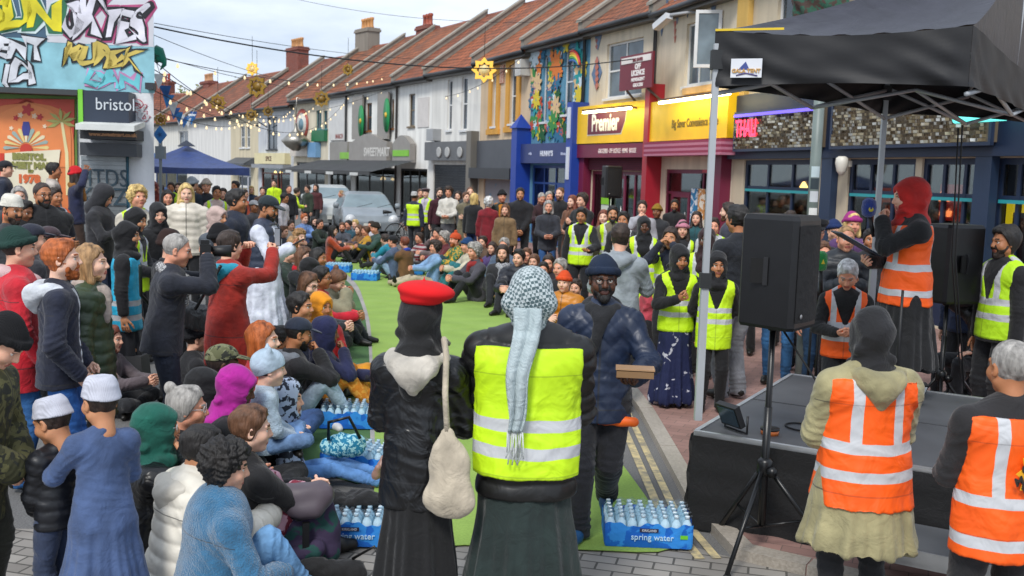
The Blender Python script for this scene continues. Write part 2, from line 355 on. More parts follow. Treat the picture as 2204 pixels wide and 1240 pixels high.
def headprims():
    p = [Ell((0, -.014, .035), (.074, .095, .086), .02), Ell((0, .022, -.035), (.059, .070, .080), .04), Cone((0, .055, -.100), (0, .062, -.098), .022, .022, .03)]
    for s in (-1, 1):
        p += [Ell((s*.046, .0, -.062), .024, .03), Ell((s*.038, .058, -.034), (.026, .026, .024), .03),
              Ell((s*.033, .101, .002), (.019, .018, .012), .014, sub=True), Ell((s*.032, .0735, .001), .0132, .001),
              Cone((s*.014, .088, .022), (s*.045, .074, .022), .010, .008, .014), Cone((s*.018, .093, .0125), (s*.044, .078, .010), .0035, .003, .005),
              Ell((s*.077, -.008, -.008), (.009, .019, .031), .008, rot=Rz(s*-.35)), Ell((s*.083, -.001, -.006), (.006, .010, .017), .005, sub=True)]
    p += [Cone((0, .086, .014), (0, .106, -.030), .0085, .012, .012), Ell((.0105, .095, -.036), .0085, .008), Ell((-.0105, .095, -.036), .0085, .008),
          Cone((-.017, .0855, -.0625), (.017, .0855, -.0625), .0065, .0065, .008), Cone((-.013, .085, -.0725), (.013, .085, -.0725), .0075, .0075, .007),
          Ell((0, .099, -.0675), (.024, .010, .0012), .003, sub=True), Cone((0, -.018, -.06), (0, -.038, -.155), .051, .050, .03)]
    return p
def head_tpl(l):
    if ('head', l) in TPL: return TPL['head', l]
    P, F, nr = Field(headprims(), LODS[l], .02).mesh()
    c = P[F].mean(1); mi = np.zeros(len(F), int); ax = np.abs(c[:, 0])
    lip = (np.abs(c[:, 2]+.0675) < .0115) & (ax < .023) & (c[:, 1] > .082); mi[lip] = 1
    e = np.linalg.norm(np.stack([ax-.032, c[:, 1]-.0735, c[:, 2]-.001], 1), axis=1) < .0142
    e &= (np.abs(c[:, 2]-.001) < .0078); mi[e] = 2; mi[e & (np.hypot(ax-.032, c[:, 2]-.001) < .0062+.001*l)] = 3
    lash = (np.abs(c[:, 2]-.0098) < .0024) & (ax > .016) & (ax < .047) & (c[:, 1] > .074); mi[lash] = 3
    br = (np.abs(c[:, 2]-.0265+.12*np.maximum(ax-.035, 0)) < .0048) & (ax > .014) & (ax < .049) & (c[:, 1] > .066); mi[br] = 4
    TPL['head', l] = (P, F, mi); return TPL['head', l]
def skull(o): return [Ell((0, -.014, .035), (.074+o, .095+o, .086+o), .02), Ell((0, .012, -.035), (.060+o, .066+o, .075+o), .03)]
def cutz(F, f):
    X, Y, Z = F.grid(); F.d = np.maximum(F.d, f(X, Y, Z).astype(np.float32)); return F
def hatmesh(kind, l, var=0):
    """hair and headwear in head space"""
    key = (kind, l, var)
    if key in TPL: return TPL[key]
    h = max(LODS[l], .005)*1.15; ridge = 0; am = fr = 0; st = (1, 1, 1); sd = 3+var; a2 = 0
    hair = lambda X, Y, Z, lift=0: ((-.085+lift+np.clip((Y+.025)/.10, 0, 1)*.160)-Z)*.75+0*X
    if kind == 'short': F = cutz(Field(skull(.013)+[Ell((0, .03, .105), (.055, .05, .02), .02)], h), hair); am, fr, st = .005, 70, (1, .6, 1)
    elif kind == 'crop': F = cutz(Field(skull(.006), h), lambda X, Y, Z: hair(X, Y, Z, .02)); am, fr = .0015, 90
    elif kind == 'wavy': F = cutz(Field(skull(.026)+[Ell((0, .05, .10), (.06, .05, .028), .02)], h), hair); am, fr, st = .010, 45, (1, 1, .5)
    elif kind == 'curly': F = cutz(Field(skull(.032)+[Ell((0, .03, .105), (.07, .06, .04), .02)], h), lambda X, Y, Z: hair(X, Y, Z, -.01)); am, fr, a2 = .013, 85, .006
    elif kind == 'balding': F = cutz(cutz(Field(skull(.009), h), lambda X, Y, Z: hair(X, Y, Z, .0)), lambda X, Y, Z: (.012**2-0*X+.052**2-(X**2+(Y-.0)**2)*(Z > .07)-(Z <= .07)*.1)*6); am, fr = .003, 80
    elif kind in ('long', 'bob', 'pony', 'bun', 'afro'):
        p = skull(.018)
        if kind == 'long':
            for s in (-1, 1): p += [Cone((s*.070, -.01, .0), (s*.085, .005, -.16), .030, .034, .03, (0, 1, 0), 1.2), Cone((s*.085, .005, -.16), (s*.085, .04, -.30), .034, .018, .02)]
            p += [Cone((0, -.07, .0), (0, -.075, -.20), .075, .085, .03, (0, 1, 0), .5)]
        if kind == 'bob':
            for s in (-1, 1): p += [Cone((s*.070, -.005, .0), (s*.078, .012, -.12), .030, .030, .03)]
            p += [Cone((0, -.06, .0), (0, -.06, -.11), .078, .075, .03, (0, 1, 0), .6)]
        if kind == 'pony': p += [Ell((0, -.125, .06), .026, .01), Cone((0, -.14, .05), (0, -.15, -.14), .034, .016, .01)]
        if kind == 'bun': p += [Ell((0, -.10, .115), (.04, .036, .034), .008)]
        if kind == 'afro': p = skull(.055)
        F = cutz(Field(p, h), lambda X, Y, Z: np.where(Z > -.09, np.minimum(hair(X, Y, Z, 0), np.maximum(.015-np.abs(X)*0+Y-.045, -.2)) if kind in ('long', 'bob') else hair(X, Y, Z, 0), -1) if kind in ('long', 'bob', 'pony') else hair(X, Y, Z, 0))
        am, fr, st = .007, 60, (1, 1, .18)
        if kind == 'afro': am, fr, st, a2 = .012, 90, (1, 1, 1), .006
    elif kind == 'beard':
        F = cutz(Field([Ell((0, .022, -.035), (.067, .078, .088), .04), Cone((0, .060, -.108), (0, .066, -.110), .030, .028, .03), Cone((-.02, .090, -.054), (.02, .090, -.054), .007, .007, .01)], h), lambda X, Y, Z: np.maximum(np.maximum(Z+.045-np.abs(X)*.95, -.01-Y+0*X), np.maximum(.0145-np.hypot(X*.45, (Z+.0675)*1.2), .07-Y-0*Z-.0)*1.0-(Y < .075)*1.))
        am, fr = .004, 90
    elif kind == 'stubble': F = cutz(Field([Ell((0, .022, -.035), (.0615, .0725, .0825), .04), Cone((0, .055, -.100), (0, .062, -.098), .0245, .0245, .03)], h), lambda X, Y, Z: np.maximum(np.maximum(Z+.050-np.abs(X)*.9, -.01-Y+0*X), np.maximum(.0145-np.hypot(X*.45, (Z+.0675)*1.2), 0*X)-(Y < .075)*1.)); am, fr = .001, 90
    elif kind == 'beanie': F = cutz(Field(skull(.020)+[Ell((0, -.03, .115), (.05, .055, .035), .03)]+[Cone(V3(.094*math.cos(t), -.012+.115*math.sin(t), .040-.022*math.sin(-t)), V3(.094*math.cos(t+.55), -.012+.115*math.sin(t+.55), .040-.022*math.sin(-t-.55)), .015, .015, .006, (0, 0, 1), 1.5) for t in np.arange(0, 6.28, .524)], h), lambda X, Y, Z: (.018+.22*Y-Z)+0*X); am, fr = .004, 28
    elif kind == 'bobble': F = cutz(Field(skull(.022)+[Ell((0, -.02, .155), .034, .006)], h), lambda X, Y, Z: (.02+.2*Y-Z)+0*X); am, fr, a2 = .004, 60, .001
    elif kind == 'kufi': F = cutz(Field([Cone((0, -.014, .03), (0, -.016, .075), .091, .080, .01, (0, 1, 0), 1.25)], h), lambda X, Y, Z: np.maximum(.030+.12*Y-Z, Z-.134)+0*X); am, fr = .0012, 60
    elif kind == 'cap': F = cutz(Field(skull(.014)+[Ell((0, .0, .06), (.085, .1, .07), .02)], h), lambda X, Y, Z: (.040+.08*Y-Z)+0*X); F2 = Field([Ell((0, .115, .046), (.072, .078, .010), .01, rot=Rx(-.22))], h); am, fr = .0015, 40
    elif kind == 'peaked': F = cutz(Field([Cone((0, -.01, .05), (0, -.005, .10), .095, .125, .02, (0, 1, 0), 1.12)], h), lambda X, Y, Z: np.maximum(.045-Z, Z-.125-.15*Y)+0*X); F2 = Field([Ell((0, .12, .04), (.07, .05, .008), .01, rot=Rx(-.5))], h)
    elif kind == 'beret': F = Field([Ell((.018, -.005, .095), (.128, .132, .044), .03, rot=Ry(.10)), Ell((0, -.012, .06), (.092, .108, .035), .03), Cone((.01, -.01, .13), (.01, -.01, .158), .005, .004, .012)], h); am, fr = .004, 25
    elif kind == 'catears': F = cutz(Field(skull(.022)+[Cone((s*.06, -.01, .10), (s*.078, -.01, .155), .032, .010, .02) for s in (-1, 1)], h), lambda X, Y, Z: (-.01+.45*Y-Z)+0*X); am, fr = .002, 40
    elif kind in ('hood', 'parkahood'):
        o = .034; F = Field(skull(o)+[Cone((0, -.03, -.06), (0, -.05, -.19), .085, .10, .05), Ell((0, .13, -.02), (.060, .10, .092), .02, sub=True)], h); am, fr = .006, 22
    elif kind in ('hijab', 'hijabs'):
        p = skull(.020)+[Ell((0, -.075, .0), (.062, .055, .075), .05), Cone((0, -.015, -.075), (0, -.03, -.165), .080, .098, .05, (0, 1, 0), 1.0), Cone((-.115, -.035, -.235), (.115, -.035, -.235), .068, .068, .07), Cone((0, .03, -.15), (0, .075, -.30), .078, .095, .06, (0, 1, 0), .62), Cone((0, -.06, -.18), (0, -.09, -.30), .085, .07, .06)]
        p += [Cone((-.062, .055, -.085), (0, .078, -.128), .020, .022, .012), Cone((0, .078, -.128), (.066, .03, -.10), .022, .02, .012), Cone((-.085, .02, -.135), (.03, .085, -.185), .024, .024, .012), Cone((.03, .085, -.185), (.10, .0, -.16), .024, .026, .012), Cone((-.07, -.06, -.06), (.07, -.07, -.10), .03, .03, .015)]
        if kind == 'hijabs': p = p[:5]+p[7:]+[Ell((0, .02, -.19), (.10, .09, .06), .04)]
        F = Field(p+[Ell((0, .115, -.018), (.050, .080, .078), .012, sub=True)], h); am, fr, st = .0075, 26, (.55, 1, 1.3); ridge = 1
    elif kind == 'keffiyeh':
        p = skull(.026)+[Cone((-.075, -.07, -.02), (.075, -.07, -.02), .05, .05, .04), Cone((0, -.07, .0), (0, -.085, -.17), .088, .070, .04, (0, 1, 0), .6)]
        F = Field(p+[Ell((0, .13, -.05), (.05, .08, .10), .012, sub=True)], h); am, fr, st = .006, 24, (1, 1, .5)
    elif kind == 'turban': F = cutz(Field(skull(.03)+[Cone((-.07, .05, .06), (.07, .03, .10), .03, .03, .02), Cone((.07, .05, .06), (-.07, .03, .10), .03, .03, .02)], h), lambda X, Y, Z: (.02+.2*Y-Z)+0*X); am, fr = .004, 30
    P, Q, nr = F.mesh()
    if am: P = P+nr*(am*(wob(P*np.array(st), fr, sd) if not ridge else .9*(1-2.2*np.abs(wob(P*np.array(st), fr*.7, sd))))+(a2*wob(P, fr*2.2, sd+5) if a2 else 0))[:, None]
    if kind in ('cap', 'peaked'):
        P2, Q2, _ = F2.mesh(); Q = np.concatenate([Q, Q2+len(P)]); P = np.concatenate([P, P2])
    TPL[key] = (P, Q); return TPL[key]
def hand_tpl(pose, l):
    if ('hand', pose, l) in TPL: return TPL['hand', pose, l]
    cu = {'relax': .32, 'grip': .95, 'flat': .08, 'fist': 1.25, 'hold': .6}[pose]
    p = [Cone((-.022, .02, 0), (-.026, .082, 0), .017, .013, .012, (0, 0, 1), .8), Cone((.012, .02, 0), (.022, .080, 0), .018, .013, .02, (0, 0, 1), .8), Cone((0, -.03, 0), (0, .03, 0), .024, .024, .02, (0, 0, 1), .8)]
    rr = .0078+(.002 if l == 1 else .003*max(0, l-1))
    for x, ln, dx, ex in ((-.032, .058, -.08, .12), (-.0115, .072, -.02, .05), (.0095, .078, .02, 0), (.030, .070, .08, -.05)):
        q = V3(x, .085, 0); a = .1; d = 0
        for j, fr in enumerate((.45, .30, .25)):
            a += cu*(1, 1.05, .7)[j]*(1+ex); v = V3(math.sin(dx), math.cos(a), -math.sin(a))*ln*fr; p.append(Cone(q, q+v, rr*(1, .93, .86)[j], rr*(.95, .88, .8)[j], .003)); q = q+v
    q = V3(.030, .028, -.004); a = .75-.25*min(cu, 1)
    for j, ln in enumerate((.036, .030, .024)):
        v = V3(math.sin(a), math.cos(a), -.25-.45*min(cu, 1)*(j > 0))*ln; p.append(Cone(q, q+v, (.0125, .0098, .0085)[j], (.010, .0088, .0078)[j], .008)); q = q+v; a -= .35*min(cu, 1)+.1
    P, F, _ = Field(p, (.0034, .005, .0075, .012)[l], .01).mesh(); TPL['hand', pose, l] = (P, F); return P, F
SK = {'l': 'E3B196', 'p': 'EBC0A8', 'r': 'DE9F82', 't': 'C68E68', 'o': 'B57B55', 'b': '8A5A3C', 'd': '5E3B28'}
HC = {'black': '15110F', 'dark': '2C1E16', 'brown': '5A3A24', 'ginger': 'A0521F', 'blond': 'C9A568', 'grey': '8F8B86', 'white': 'C9C7C4', 'auburn': '6B3420', 'sandy': '93714A'}
ARMS = {  # (x outwards, y forwards, z above the pelvis), palm, fingers, elbow pole
 'down': ((.25, .03, -.12), (-1, .2, 0), 'relax'), 'clasp': ((.035, .25, .10), (-.6, -.3, .5), 'hold'), 'low': ((.05, .22, -.02), (-.5, -.6, .2), 'hold'),
 'phone': ((.06, .30, .28), (-.4, -.6, .6), 'grip'), 'pocket': ((.20, .13, -.02), (-1, 0, 0), 'fist'), 'cross': ((-.13, .20, .19), (0, -1, 0), 'relax'),
 'chin': ((.03, .19, .52), (-.3, -.9, .1), 'fist'), 'cheek': ((.07, .16, .55), (-.9, -.5, .2), 'relax'), 'up': ((.09, .40, .62), (-.5, .2, -.3), 'grip'), 'eye': ((.075, .24, .63), (-.9, -.2, .3), 'grip'),
 'back': ((.04, -.16, .02), (0, -1, 0), 'hold'), 'knee': ((.05, .44, .27), (-.4, -.6, -.3), 'hold'), 'lap': ((.07, .27, .05), (-.4, -.2, .8), 'hold'), 'thigh': ((.19, .32, .14), (0, 0, -1), 'relax'),
 'mic': ((.02, .23, .50), (-.5, -.8, .2), 'grip'), 'prop': ((.30, -.18, -.06), (0, .3, -1), 'flat'), 'out': ((.30, .40, .30), (0, .2, -1), 'flat'), 'tray': ((.20, .36, .16), (0, 0, 1), 'hold'),
 'raise': ((.30, .12, .75), (-1, 0, 0), 'relax'), 'ear': ((.11, .08, .58), (-1, 0, 0), 'grip'), 'book': ((.07, .28, .16), (-.5, -.3, .9), 'grip'), 'strap': ((.10, .15, .33), (-.2, -1, 0), 'fist'), 'hips': ((.20, .06, .08), (-1, 0, 0), 'fist')}
PAVE = []
def inside(p, poly):
    c = False; j = len(poly)-1
    for i in range(len(poly)):
        if (poly[i][1] > p[1]) != (poly[j][1] > p[1]) and p[0] < (poly[j][0]-poly[i][0])*(p[1]-poly[i][1])/(poly[j][1]-poly[i][1])+poly[i][0]: c = not c
        j = i
    return c
def gz(x, y):
    for z, poly in PAVE:
        if inside((x, y), poly): return z
    return 0.0
PCOUNT = [0]
def person(px, py, H, face, label, pose='stand', arms='down', top=('jacket', '222222'), bot=('trousers', '15171C'), hair=('short', 'dark'), hat=None, skin='l', vest=None, hd=(0, 0), lean=0, w=1.0,
           beard=None, hood=None, collar=True, hem=None, scarf=None, glasses=None, inner=None, g=None, group=None, twist=0, legs=None, shoes='15130F', gilet=None, pos=None, dist=None, hs=1.0, vneck=True, feet=None, roll=0):
    s = H/1.75; PCOUNT[0] += 1; seed = PCOUNT[0]; face_r = -R(face)
    Z0 = {'stand': .93, 'step': .90, 'sit': .105, 'kneel': .26, 'stool': .48, 'squat': .25}[pose]
    P = V3(0, 0, Z0); ln = R(lean if lean else (4 if pose in ('sit',) else 0)); B = Rz(R(twist)) @ Ry(R(roll)) @ Rx(-ln)
    rt, fw, up = B[:, 0], B[:, 1], B[:, 2]; Nk = P+up*.50
    if pose in ('sit', 'stool') and not lean: fw2 = fw
    hs_ = hs*max(1, (.62+.38*s)/s)
    yaw, pit = hd; HM = Rz(-R(yaw)) @ Rx(-R(pit)-ln*.35)
    Hc = Nk+(up*.5+V3(0, 0, .5))*.105+fw*.022+HM @ V3(0, .0, .055); HS = s*hs_
    Hc = Nk+(Hc-Nk)*(.5+.5*hs_)+up*.018
    htop = (Hc*s+HM @ V3(0, -.01, .135)*HS)
    Rw = Rz(face_r)
    z = 0 if g is None else g
    if pos is None:
        for _ in range(3):
            q = pt(px, py, z+htop[2]); o = Rw @ V3(htop[0], htop[1], 0); rx, ry = q.x-o[0], q.y-o[1]
            if g is None: z = gz(rx, ry)
        if dist:
            q = ptd(px, py, dist); rx, ry = q.x-o[0], q.y-o[1]; z = gz(rx, ry) if g is None else g
    else: rx, ry = pos; z = gz(rx, ry) if g is None else g
    dist = math.hypot(rx, ry); pxm = FPX/max(dist, 1); hb = min(max(1.55/(pxm*.4646), .0085), .026); l = 0 if dist < 7.5 else 1 if dist < 12 else 2 if dist < 22 else 3
    root = empty('person', (rx, ry, z), face_r, label, 'person', group or 'people standing and sitting in the crowd')
    ch = {}
    def T(x): return x*s
    # joints
    sh = {q: P+up*.432+rt*q*.166*w for q in (-1, 1)}; hip = {q: P+V3(q*.088*w, 0, -.02) for q in (-1, 1)}
    am = arms if isinstance(arms, tuple) else (arms, arms); el, wr, hk, pn = {}, {}, {}, {}
    for q, a in zip((-1, 1), am):
        tgt, pal, hk[q] = ARMS[a] if isinstance(a, str) else a
        t = P+Rz(R(twist)) @ (V3(q*tgt[0], tgt[1], tgt[2]))
        if tgt[2] > .25 or pose in ('stand',): t = t+(fw-V3(0, 1, 0))*0+up*0+(B @ V3(0, 0, tgt[2])-V3(0, 0, tgt[2]))
        pole = V3(q*.9, -.3, -.9) if a not in ('up', 'eye', 'cross') else (V3(q*.7, .3, -1.) if a != 'cross' else V3(q*1., -.2, -.8))
        if a == 'back': pole = V3(q*1., -.2, .0)
        if a == 'prop': pole = V3(q*.2, -1, 0)
        el[q], wr[q] = ik(sh[q], t, .285, .255, pole); pn[q] = V3(q*pal[0], pal[1], pal[2])
    kn, an, fd = {}, {}, {}
    for q in (-1, 1):
        fdir = V3(q*.18, 1, 0)
        if pose == 'stand': at, pole = V3(q*.095*w, -.01, .085), V3(q*.1, 1, 0)
        elif pose == 'step':
            at, pole = (V3(q*.09, .02, .085), V3(0, 1, 0)) if q == 1 else (V3(q*.05, -.30, .30), V3(0, 1, -.1))
            if q == -1: fdir = V3(0, .35, -1)
        elif pose == 'sit':
            lg = legs or 'cross'
            if lg == 'cross': at, pole, fdir = V3(-q*.12, .30, .075), V3(q*1, .25, .25), V3(-q*1, .15, 0)
            elif lg == 'up': at, pole = V3(q*.10, .50, .085), V3(q*.15, .3, 1)
            elif lg == 'out': at, pole, fdir = V3(q*.12, .82, .09), V3(0, 0, 1), V3(q*.3, .25, 1)
            elif lg == 'side': at, pole, fdir = V3(.34+.08*q, .22-.1*q, .08), V3(-1, .8, .3), V3(1, -.3, 0)
            elif lg == 'one': at, pole, fdir = (V3(.12, .48, .085), V3(.15, .3, 1), V3(.1, 1, 0)) if q == 1 else (V3(.10, .34, .07), V3(-1, .4, .1), V3(1, .1, 0))
        elif pose == 'kneel': at, pole, fdir = V3(q*.10, -.10, .07), V3(q*.3, 1, -.4), V3(0, -.7, -.7)
        elif pose == 'squat': at, pole = V3(q*.12, .08, .085), V3(q*.35, 1, .5)
        elif pose == 'stool': at, pole = V3(q*.12, .42, .085), V3(q*.1, .6, 1)
        if feet and q in feet: at, pole, fdir = [V3(*v) for v in feet[q]]
        kn[q], an[q] = ik(hip[q], at, .43, .41, pole); fd[q] = fdir/np.linalg.norm(fdir)
    S_ = lambda a: np.array(a)*s
    def cn(a, b, ra, rb, k=.03, n=None, f=1, rd=None): return Cone(S_(a), S_(b), ra*s, rb*s, k*s, n, f, None if rd is None else (rd[0]*s, rd[1]*s))
    def creases(name, X, quilt):
        """folds that gather at elbows, armpits, waist, knees and ankles; quilting on padded coats"""
        o = np.zeros(len(X)); js = []
        if name in ('trousers', 'jeans', 'shoe', 'skirt'):
            if name != 'shoe' and name != 'skirt':
                for q in (-1, 1): js += [(kn[q], an[q]-hip[q], .008, .11, .050), (an[q]+(kn[q]-an[q])*.12, an[q]-kn[q], .010, .10, .042), (hip[q], kn[q]-hip[q]+rt*q*.2, .007, .13, .055)]
        else:
            for q in (-1, 1): js += [(el[q], wr[q]-sh[q], .009, .10, .040), (wr[q]+(el[q]-wr[q])*.2, el[q]-wr[q], .006, .08, .030), (sh[q]-up*.09-rt*q*.02, rt*q+up*.8, .009, .11, .050)]
            js.append((P+up*.08, up+rt*.15, .007, .16, .060))
        for c, ax, amp, rad, sp in js:
            v = X-c; ax = ax/(np.linalg.norm(ax)+1e-9); r2 = (v*v).sum(1)/rad**2; m_ = r2 < 5
            if m_.any(): o[m_] += amp*np.exp(-r2[m_])*(.75-1.5*np.abs(np.sin(math.pi*(v[m_] @ ax)/sp+1.1*wob(X[m_], 14, seed+4))))
        if quilt:
            best = np.full(len(X), 9.); co = np.zeros(len(X)); cu_ = np.zeros(len(X))
            for a, b, rad in ((P-up*.3, Nk, .15),)+tuple((sh[q], el[q], .06) for q in (-1, 1))+tuple((el[q], wr[q], .05) for q in (-1, 1)):
                ab = b-a; t = ((X-a) @ ab)/(ab @ ab); dd = np.linalg.norm(X-a-np.clip(t, 0, 1)[:, None]*ab, axis=1)-rad; m_ = dd < best; best[m_] = dd[m_]; co[m_] = (t*np.linalg.norm(ab))[m_]; cu_[m_] = ((X-a) @ rt)[m_]
            if quilt == 'd': o += .007*(np.abs(np.sin(math.pi*(co+cu_)/.13)*np.sin(math.pi*(co-cu_)/.13))**.45-.6)
            else: o += .013*(np.abs(np.sin(math.pi*(co+.006*wob(X, 10, seed))/.088))**.6-.6)
        return o
    def finish(name, F, m, fold=.004, fr=14, drape=None, parent=None, attrs=None, keep=None, an_=None, quilt=None):
        Pv, Q, nr = F.mesh()
        if len(Pv) == 0: return None
        at = None
        if fold:
            X = Pv/s; rg = 1-2.4*np.abs(wob(X*np.array([1, 1, an_ or .75]), fr*.62, seed)); Pv = Pv+nr*(s*(fold*.95*rg+fold*.45*wob(X, fr*2.0, seed+9)+creases(name, X, quilt)))[:, None]
        if drape:
            z0, z1, n, amp = drape; th = np.arctan2(Pv[:, 1], Pv[:, 0]); t = np.clip((z0*s-Pv[:, 2])/((z0-z1)*s), 0, 1)
            Pv = Pv+nr*(amp*s*t*(np.sin(th*n+seed+1.3*np.sin(th*3+seed))+.5*np.sin(th*n*2.3+seed*2)))[:, None]
        if attrs:
            at = {'vh': (Pv/s-P) @ up, 'vu': (Pv/s-P) @ rt, 'vf': (Pv/s-P) @ fw, 'vs': np.full(len(Pv), attrs)}
        return link(name, npmesh(name, Pv, Q, [m], attrs=at), None, parent or root)
    def torso(o, hemd, rd=None, arm=True, slv=1., wide=0, sho=True, bar=1.):
        p = [cn(P, P+up*.20, .150*w+o, .138*w+o, .05, fw, .70, rd), cn(P+up*.20, P+up*.37, .138*w+o, .160*w+o, .06, fw, .68, rd), cn(P+up*.38-fw*.01, Nk-fw*.020, .108*w+o*.8, .062+o*.45, .06, fw, .8)]
        if sho: p.append(cn(sh[-1]*bar+(1-bar)*(P+up*.436)-up*.012, sh[1]*bar+(1-bar)*(P+up*.436)-up*.012, .056+o, .056+o, .06))
        if hemd: p.append(cn(P+up*.05, P-up*hemd if pose in ('stand', 'step') else P-up*min(hemd, .04), .152*w+o, (.165*w+o+wide) if pose in ('stand', 'step') else .165*w+o, .05, fw, .74, rd))
        if arm:
            for q in (-1, 1):
                e2 = el[q]+(wr[q]-el[q])*.93*slv if slv <= 1 else wr[q]
                if slv > .35: p += [cn(sh[q], el[q], .050+o, .044+o, .045, None, 1, rd), cn(el[q], e2, .044+o, .034+o+wide*.4, .02, None, 1, rd)]
                else: p += [cn(sh[q], sh[q]+(el[q]-sh[q])*.75, .052+o, .050+o, .045)]
        return p
    def hemcut(F, dz): 
        if pose in ('stand', 'step'):
            X, Y, Z = F.grid(); c = S_(P-up*dz); F.d = np.maximum(F.d, (c[0]-X)*up[0]+(c[1]-Y)*up[1]+(c[2]-Z)*up[2])
        else: F.d = np.maximum(F.d, .012-F.grid()[2]+0*F.d)
        return F
    def notch(F, fn):
        X, Y, Z = F.grid(); x, y, z = X/s-P[0], Y/s-P[1], Z/s-P[2]
        r_ = fn(x*rt[0]+y*rt[1]+z*rt[2], x*fw[0]+y*fw[1]+z*fw[2], x*up[0]+y*up[1]+z*up[2]); F.d = np.maximum(F.d, (-r_*s).astype(np.float32)); return F
    # body: head, neck, torso, arms, legs and hands in one mesh
    hp, hf, hm = head_tpl(l); vs = [(hp*HS) @ HM.T+S_(Hc)]; fs = [hf]; ms = [hm]; nb = len(hp)
    kind = top[0]; bare = .3 if kind == 'tee' else 1
    bp = [cn(P, P+up*.36, .12*w, .13*w, .05, fw, .6), cn(P+up*.38, Nk+up*.02, .055, .045, .05)]
    for q in (-1, 1):
        r2 = .0 if bare < 1 else -.012
        bp += [cn(P+up*.44, sh[q], .05, .04+r2, .03), cn(sh[q], el[q], .044+r2, .038+r2, .03), cn(el[q], wr[q], .038+r2, .026, .02), cn(P, hip[q], .08, .07, .03), cn(hip[q], kn[q], .065, .045, .03), cn(kn[q], an[q], .042, .03, .02)]
    bP, bF, _ = Field(bp, max(hb, .012)*(1. if bare < 1 else 1.3)).mesh(); vs.append(bP); fs.append(bF+nb); ms.append(np.zeros(len(bF), int)); nb += len(bP)
    for q in (-1, 1):
        P_, F_ = hand_tpl(hk[q], l); y = wr[q]-el[q]; y /= np.linalg.norm(y); n_ = pn[q]-y*(pn[q] @ y); n_ /= np.linalg.norm(n_)+1e-9
        zax = -n_; xax = np.cross(y, zax); M = np.stack([xax, y, zax], 1); mir = V3(1, 1, 1)
        # the thumb lies towards the body's front or middle
        tdir = xax; want = V3(-q*.6, .6, .5)
        if tdir @ want < 0: mir = V3(-1, 1, 1); F_ = F_[:, ::-1]
        vs.append((P_*mir*s*(1.0 if s > .85 else 1.08)) @ M.T+S_(wr[q])); fs.append(F_+nb); ms.append(np.zeros(len(F_), int)); nb += len(P_)
    sk = mat('skin', SK[skin]); hc = HC.get(hair[1] if hair else 'dark', '2C1E16')
    lipc = {'l': 'B4685C', 'p': 'BE6C62', 'r': 'AE6055', 't': '9A5A48', 'o': '8A4E40', 'b': '6A3C32', 'd': '4E2E28'}[skin]
    link('body', npmesh('body', np.concatenate(vs), np.concatenate(fs), [sk, mat('smooth', lipc), mat('smooth', 'D8D4CC', r=.3), mat('smooth', '1A120E', r=.2), mat('smooth', hc if hair and hair[1] != 'white' else '8A8580')], np.concatenate(ms)), None, root)
    HMx = Matrix([[*(HM[i]*HS), Hc[i]*s] for i in range(3)]+[[0, 0, 0, 1]])
    def headobj(name, kind, m):
        key = ('me', kind, l, seed % 2, name)
        if key not in TPL: p_, f_ = hatmesh(kind, l, seed % 2); TPL[key] = npmesh(name, p_, f_, [m])
        o = link(name, TPL[key], None, root, HMx); o.material_slots[0].link = 'OBJECT'; o.material_slots[0].material = m; return o
    cov = hat and hat[0] in ('hijab', 'hijabs', 'hood', 'keffiyeh', 'parkahood')
    if hair and not cov:
        hk_ = hair[0]
        if hat and hk_ in ('short', 'wavy', 'curly', 'afro', 'bun'): hk_ = 'crop'
        if hk_ != 'bald': headobj('hair', hk_, mat('hair', hc))
    if hat:
        kd, cl = hat[0], hat[1]; mk = hat[2] if len(hat) > 2 else {'beanie': 'knit', 'bobble': 'knit', 'kufi': 'knit', 'beret': 'fleece'}.get(kd, 'cloth')
        c2 = hat[3] if len(hat) > 3 else None
        headobj({'hijabs': 'hijab', 'bobble': 'bobble_hat', 'catears': 'knitted_hat', 'kufi': 'prayer_cap', 'peaked': 'peaked_cap', 'parkahood': 'hood'}.get(kd, kd), kd, mat(mk, cl, c2))
    if beard: headobj('beard', 'beard' if beard[0] == 'b' else 'stubble', mat('hair', HC.get(beard[1:], '15110F')))
    if glasses and dist < 14:
        m_ = MB()
        for q in (-1, 1):
            m_.tube([Vector((q*.034+.023*math.cos(t), .100-.12*abs(q*.034+.023*math.cos(t)), .001+.019*math.sin(t))) for t in np.linspace(0, 6.283, 14)], .0022, 5)
            m_.tube([(q*.056, .088, .005), (q*.080, .0, .004)], .002, 5)
        m_.tube([(-.012, .101, .004), (.012, .101, .004)], .002, 5); m_.build('glasses', mat('smooth', glasses, r=.3), root, HMx)
    # top
    tk, tc_ = top[0], top[1]; tm = top[2] if len(top) > 2 else None; tc2 = top[3] if len(top) > 3 else None
    o_, hem_, rd, fold, fr, mk, wide, slv = {'jacket': (.020, .12, None, .0050, 15, 'cloth', .01, 1), 'hoodie': (.017, .08, None, .0050, 15, 'cloth', 0, 1), 'puffer': (.036, .12, None, .0045, 17, 'nylon', 0, 1),
        'gpuffer': (.036, .12, None, .0045, 17, 'nylon', 0, 1), 'tee': (.010, .08, None, .004, 14, 'cloth', 0, .3), 'leather': (.022, .12, None, .006, 13, 'leather', .01, 1), 'coat': (.022, .48, None, .006, 12, 'cloth', .05, 1),
        'robe': (.020, .80, None, .006, 12, 'cloth', .10, 1), 'fleece': (.028, .10, None, .005, 15, 'fleece', 0, 1), 'parka': (.030, .42, None, .007, 12, 'cloth', .05, 1), 'quilt': (.028, .17, None, .004, 16, 'nylon', 0, 1),
        'shirt': (.012, .10, None, .004, 15, 'cloth', .01, 1)}[tk]
    if hem is not None: hem_ = hem
    standing = pose in ('stand', 'step')
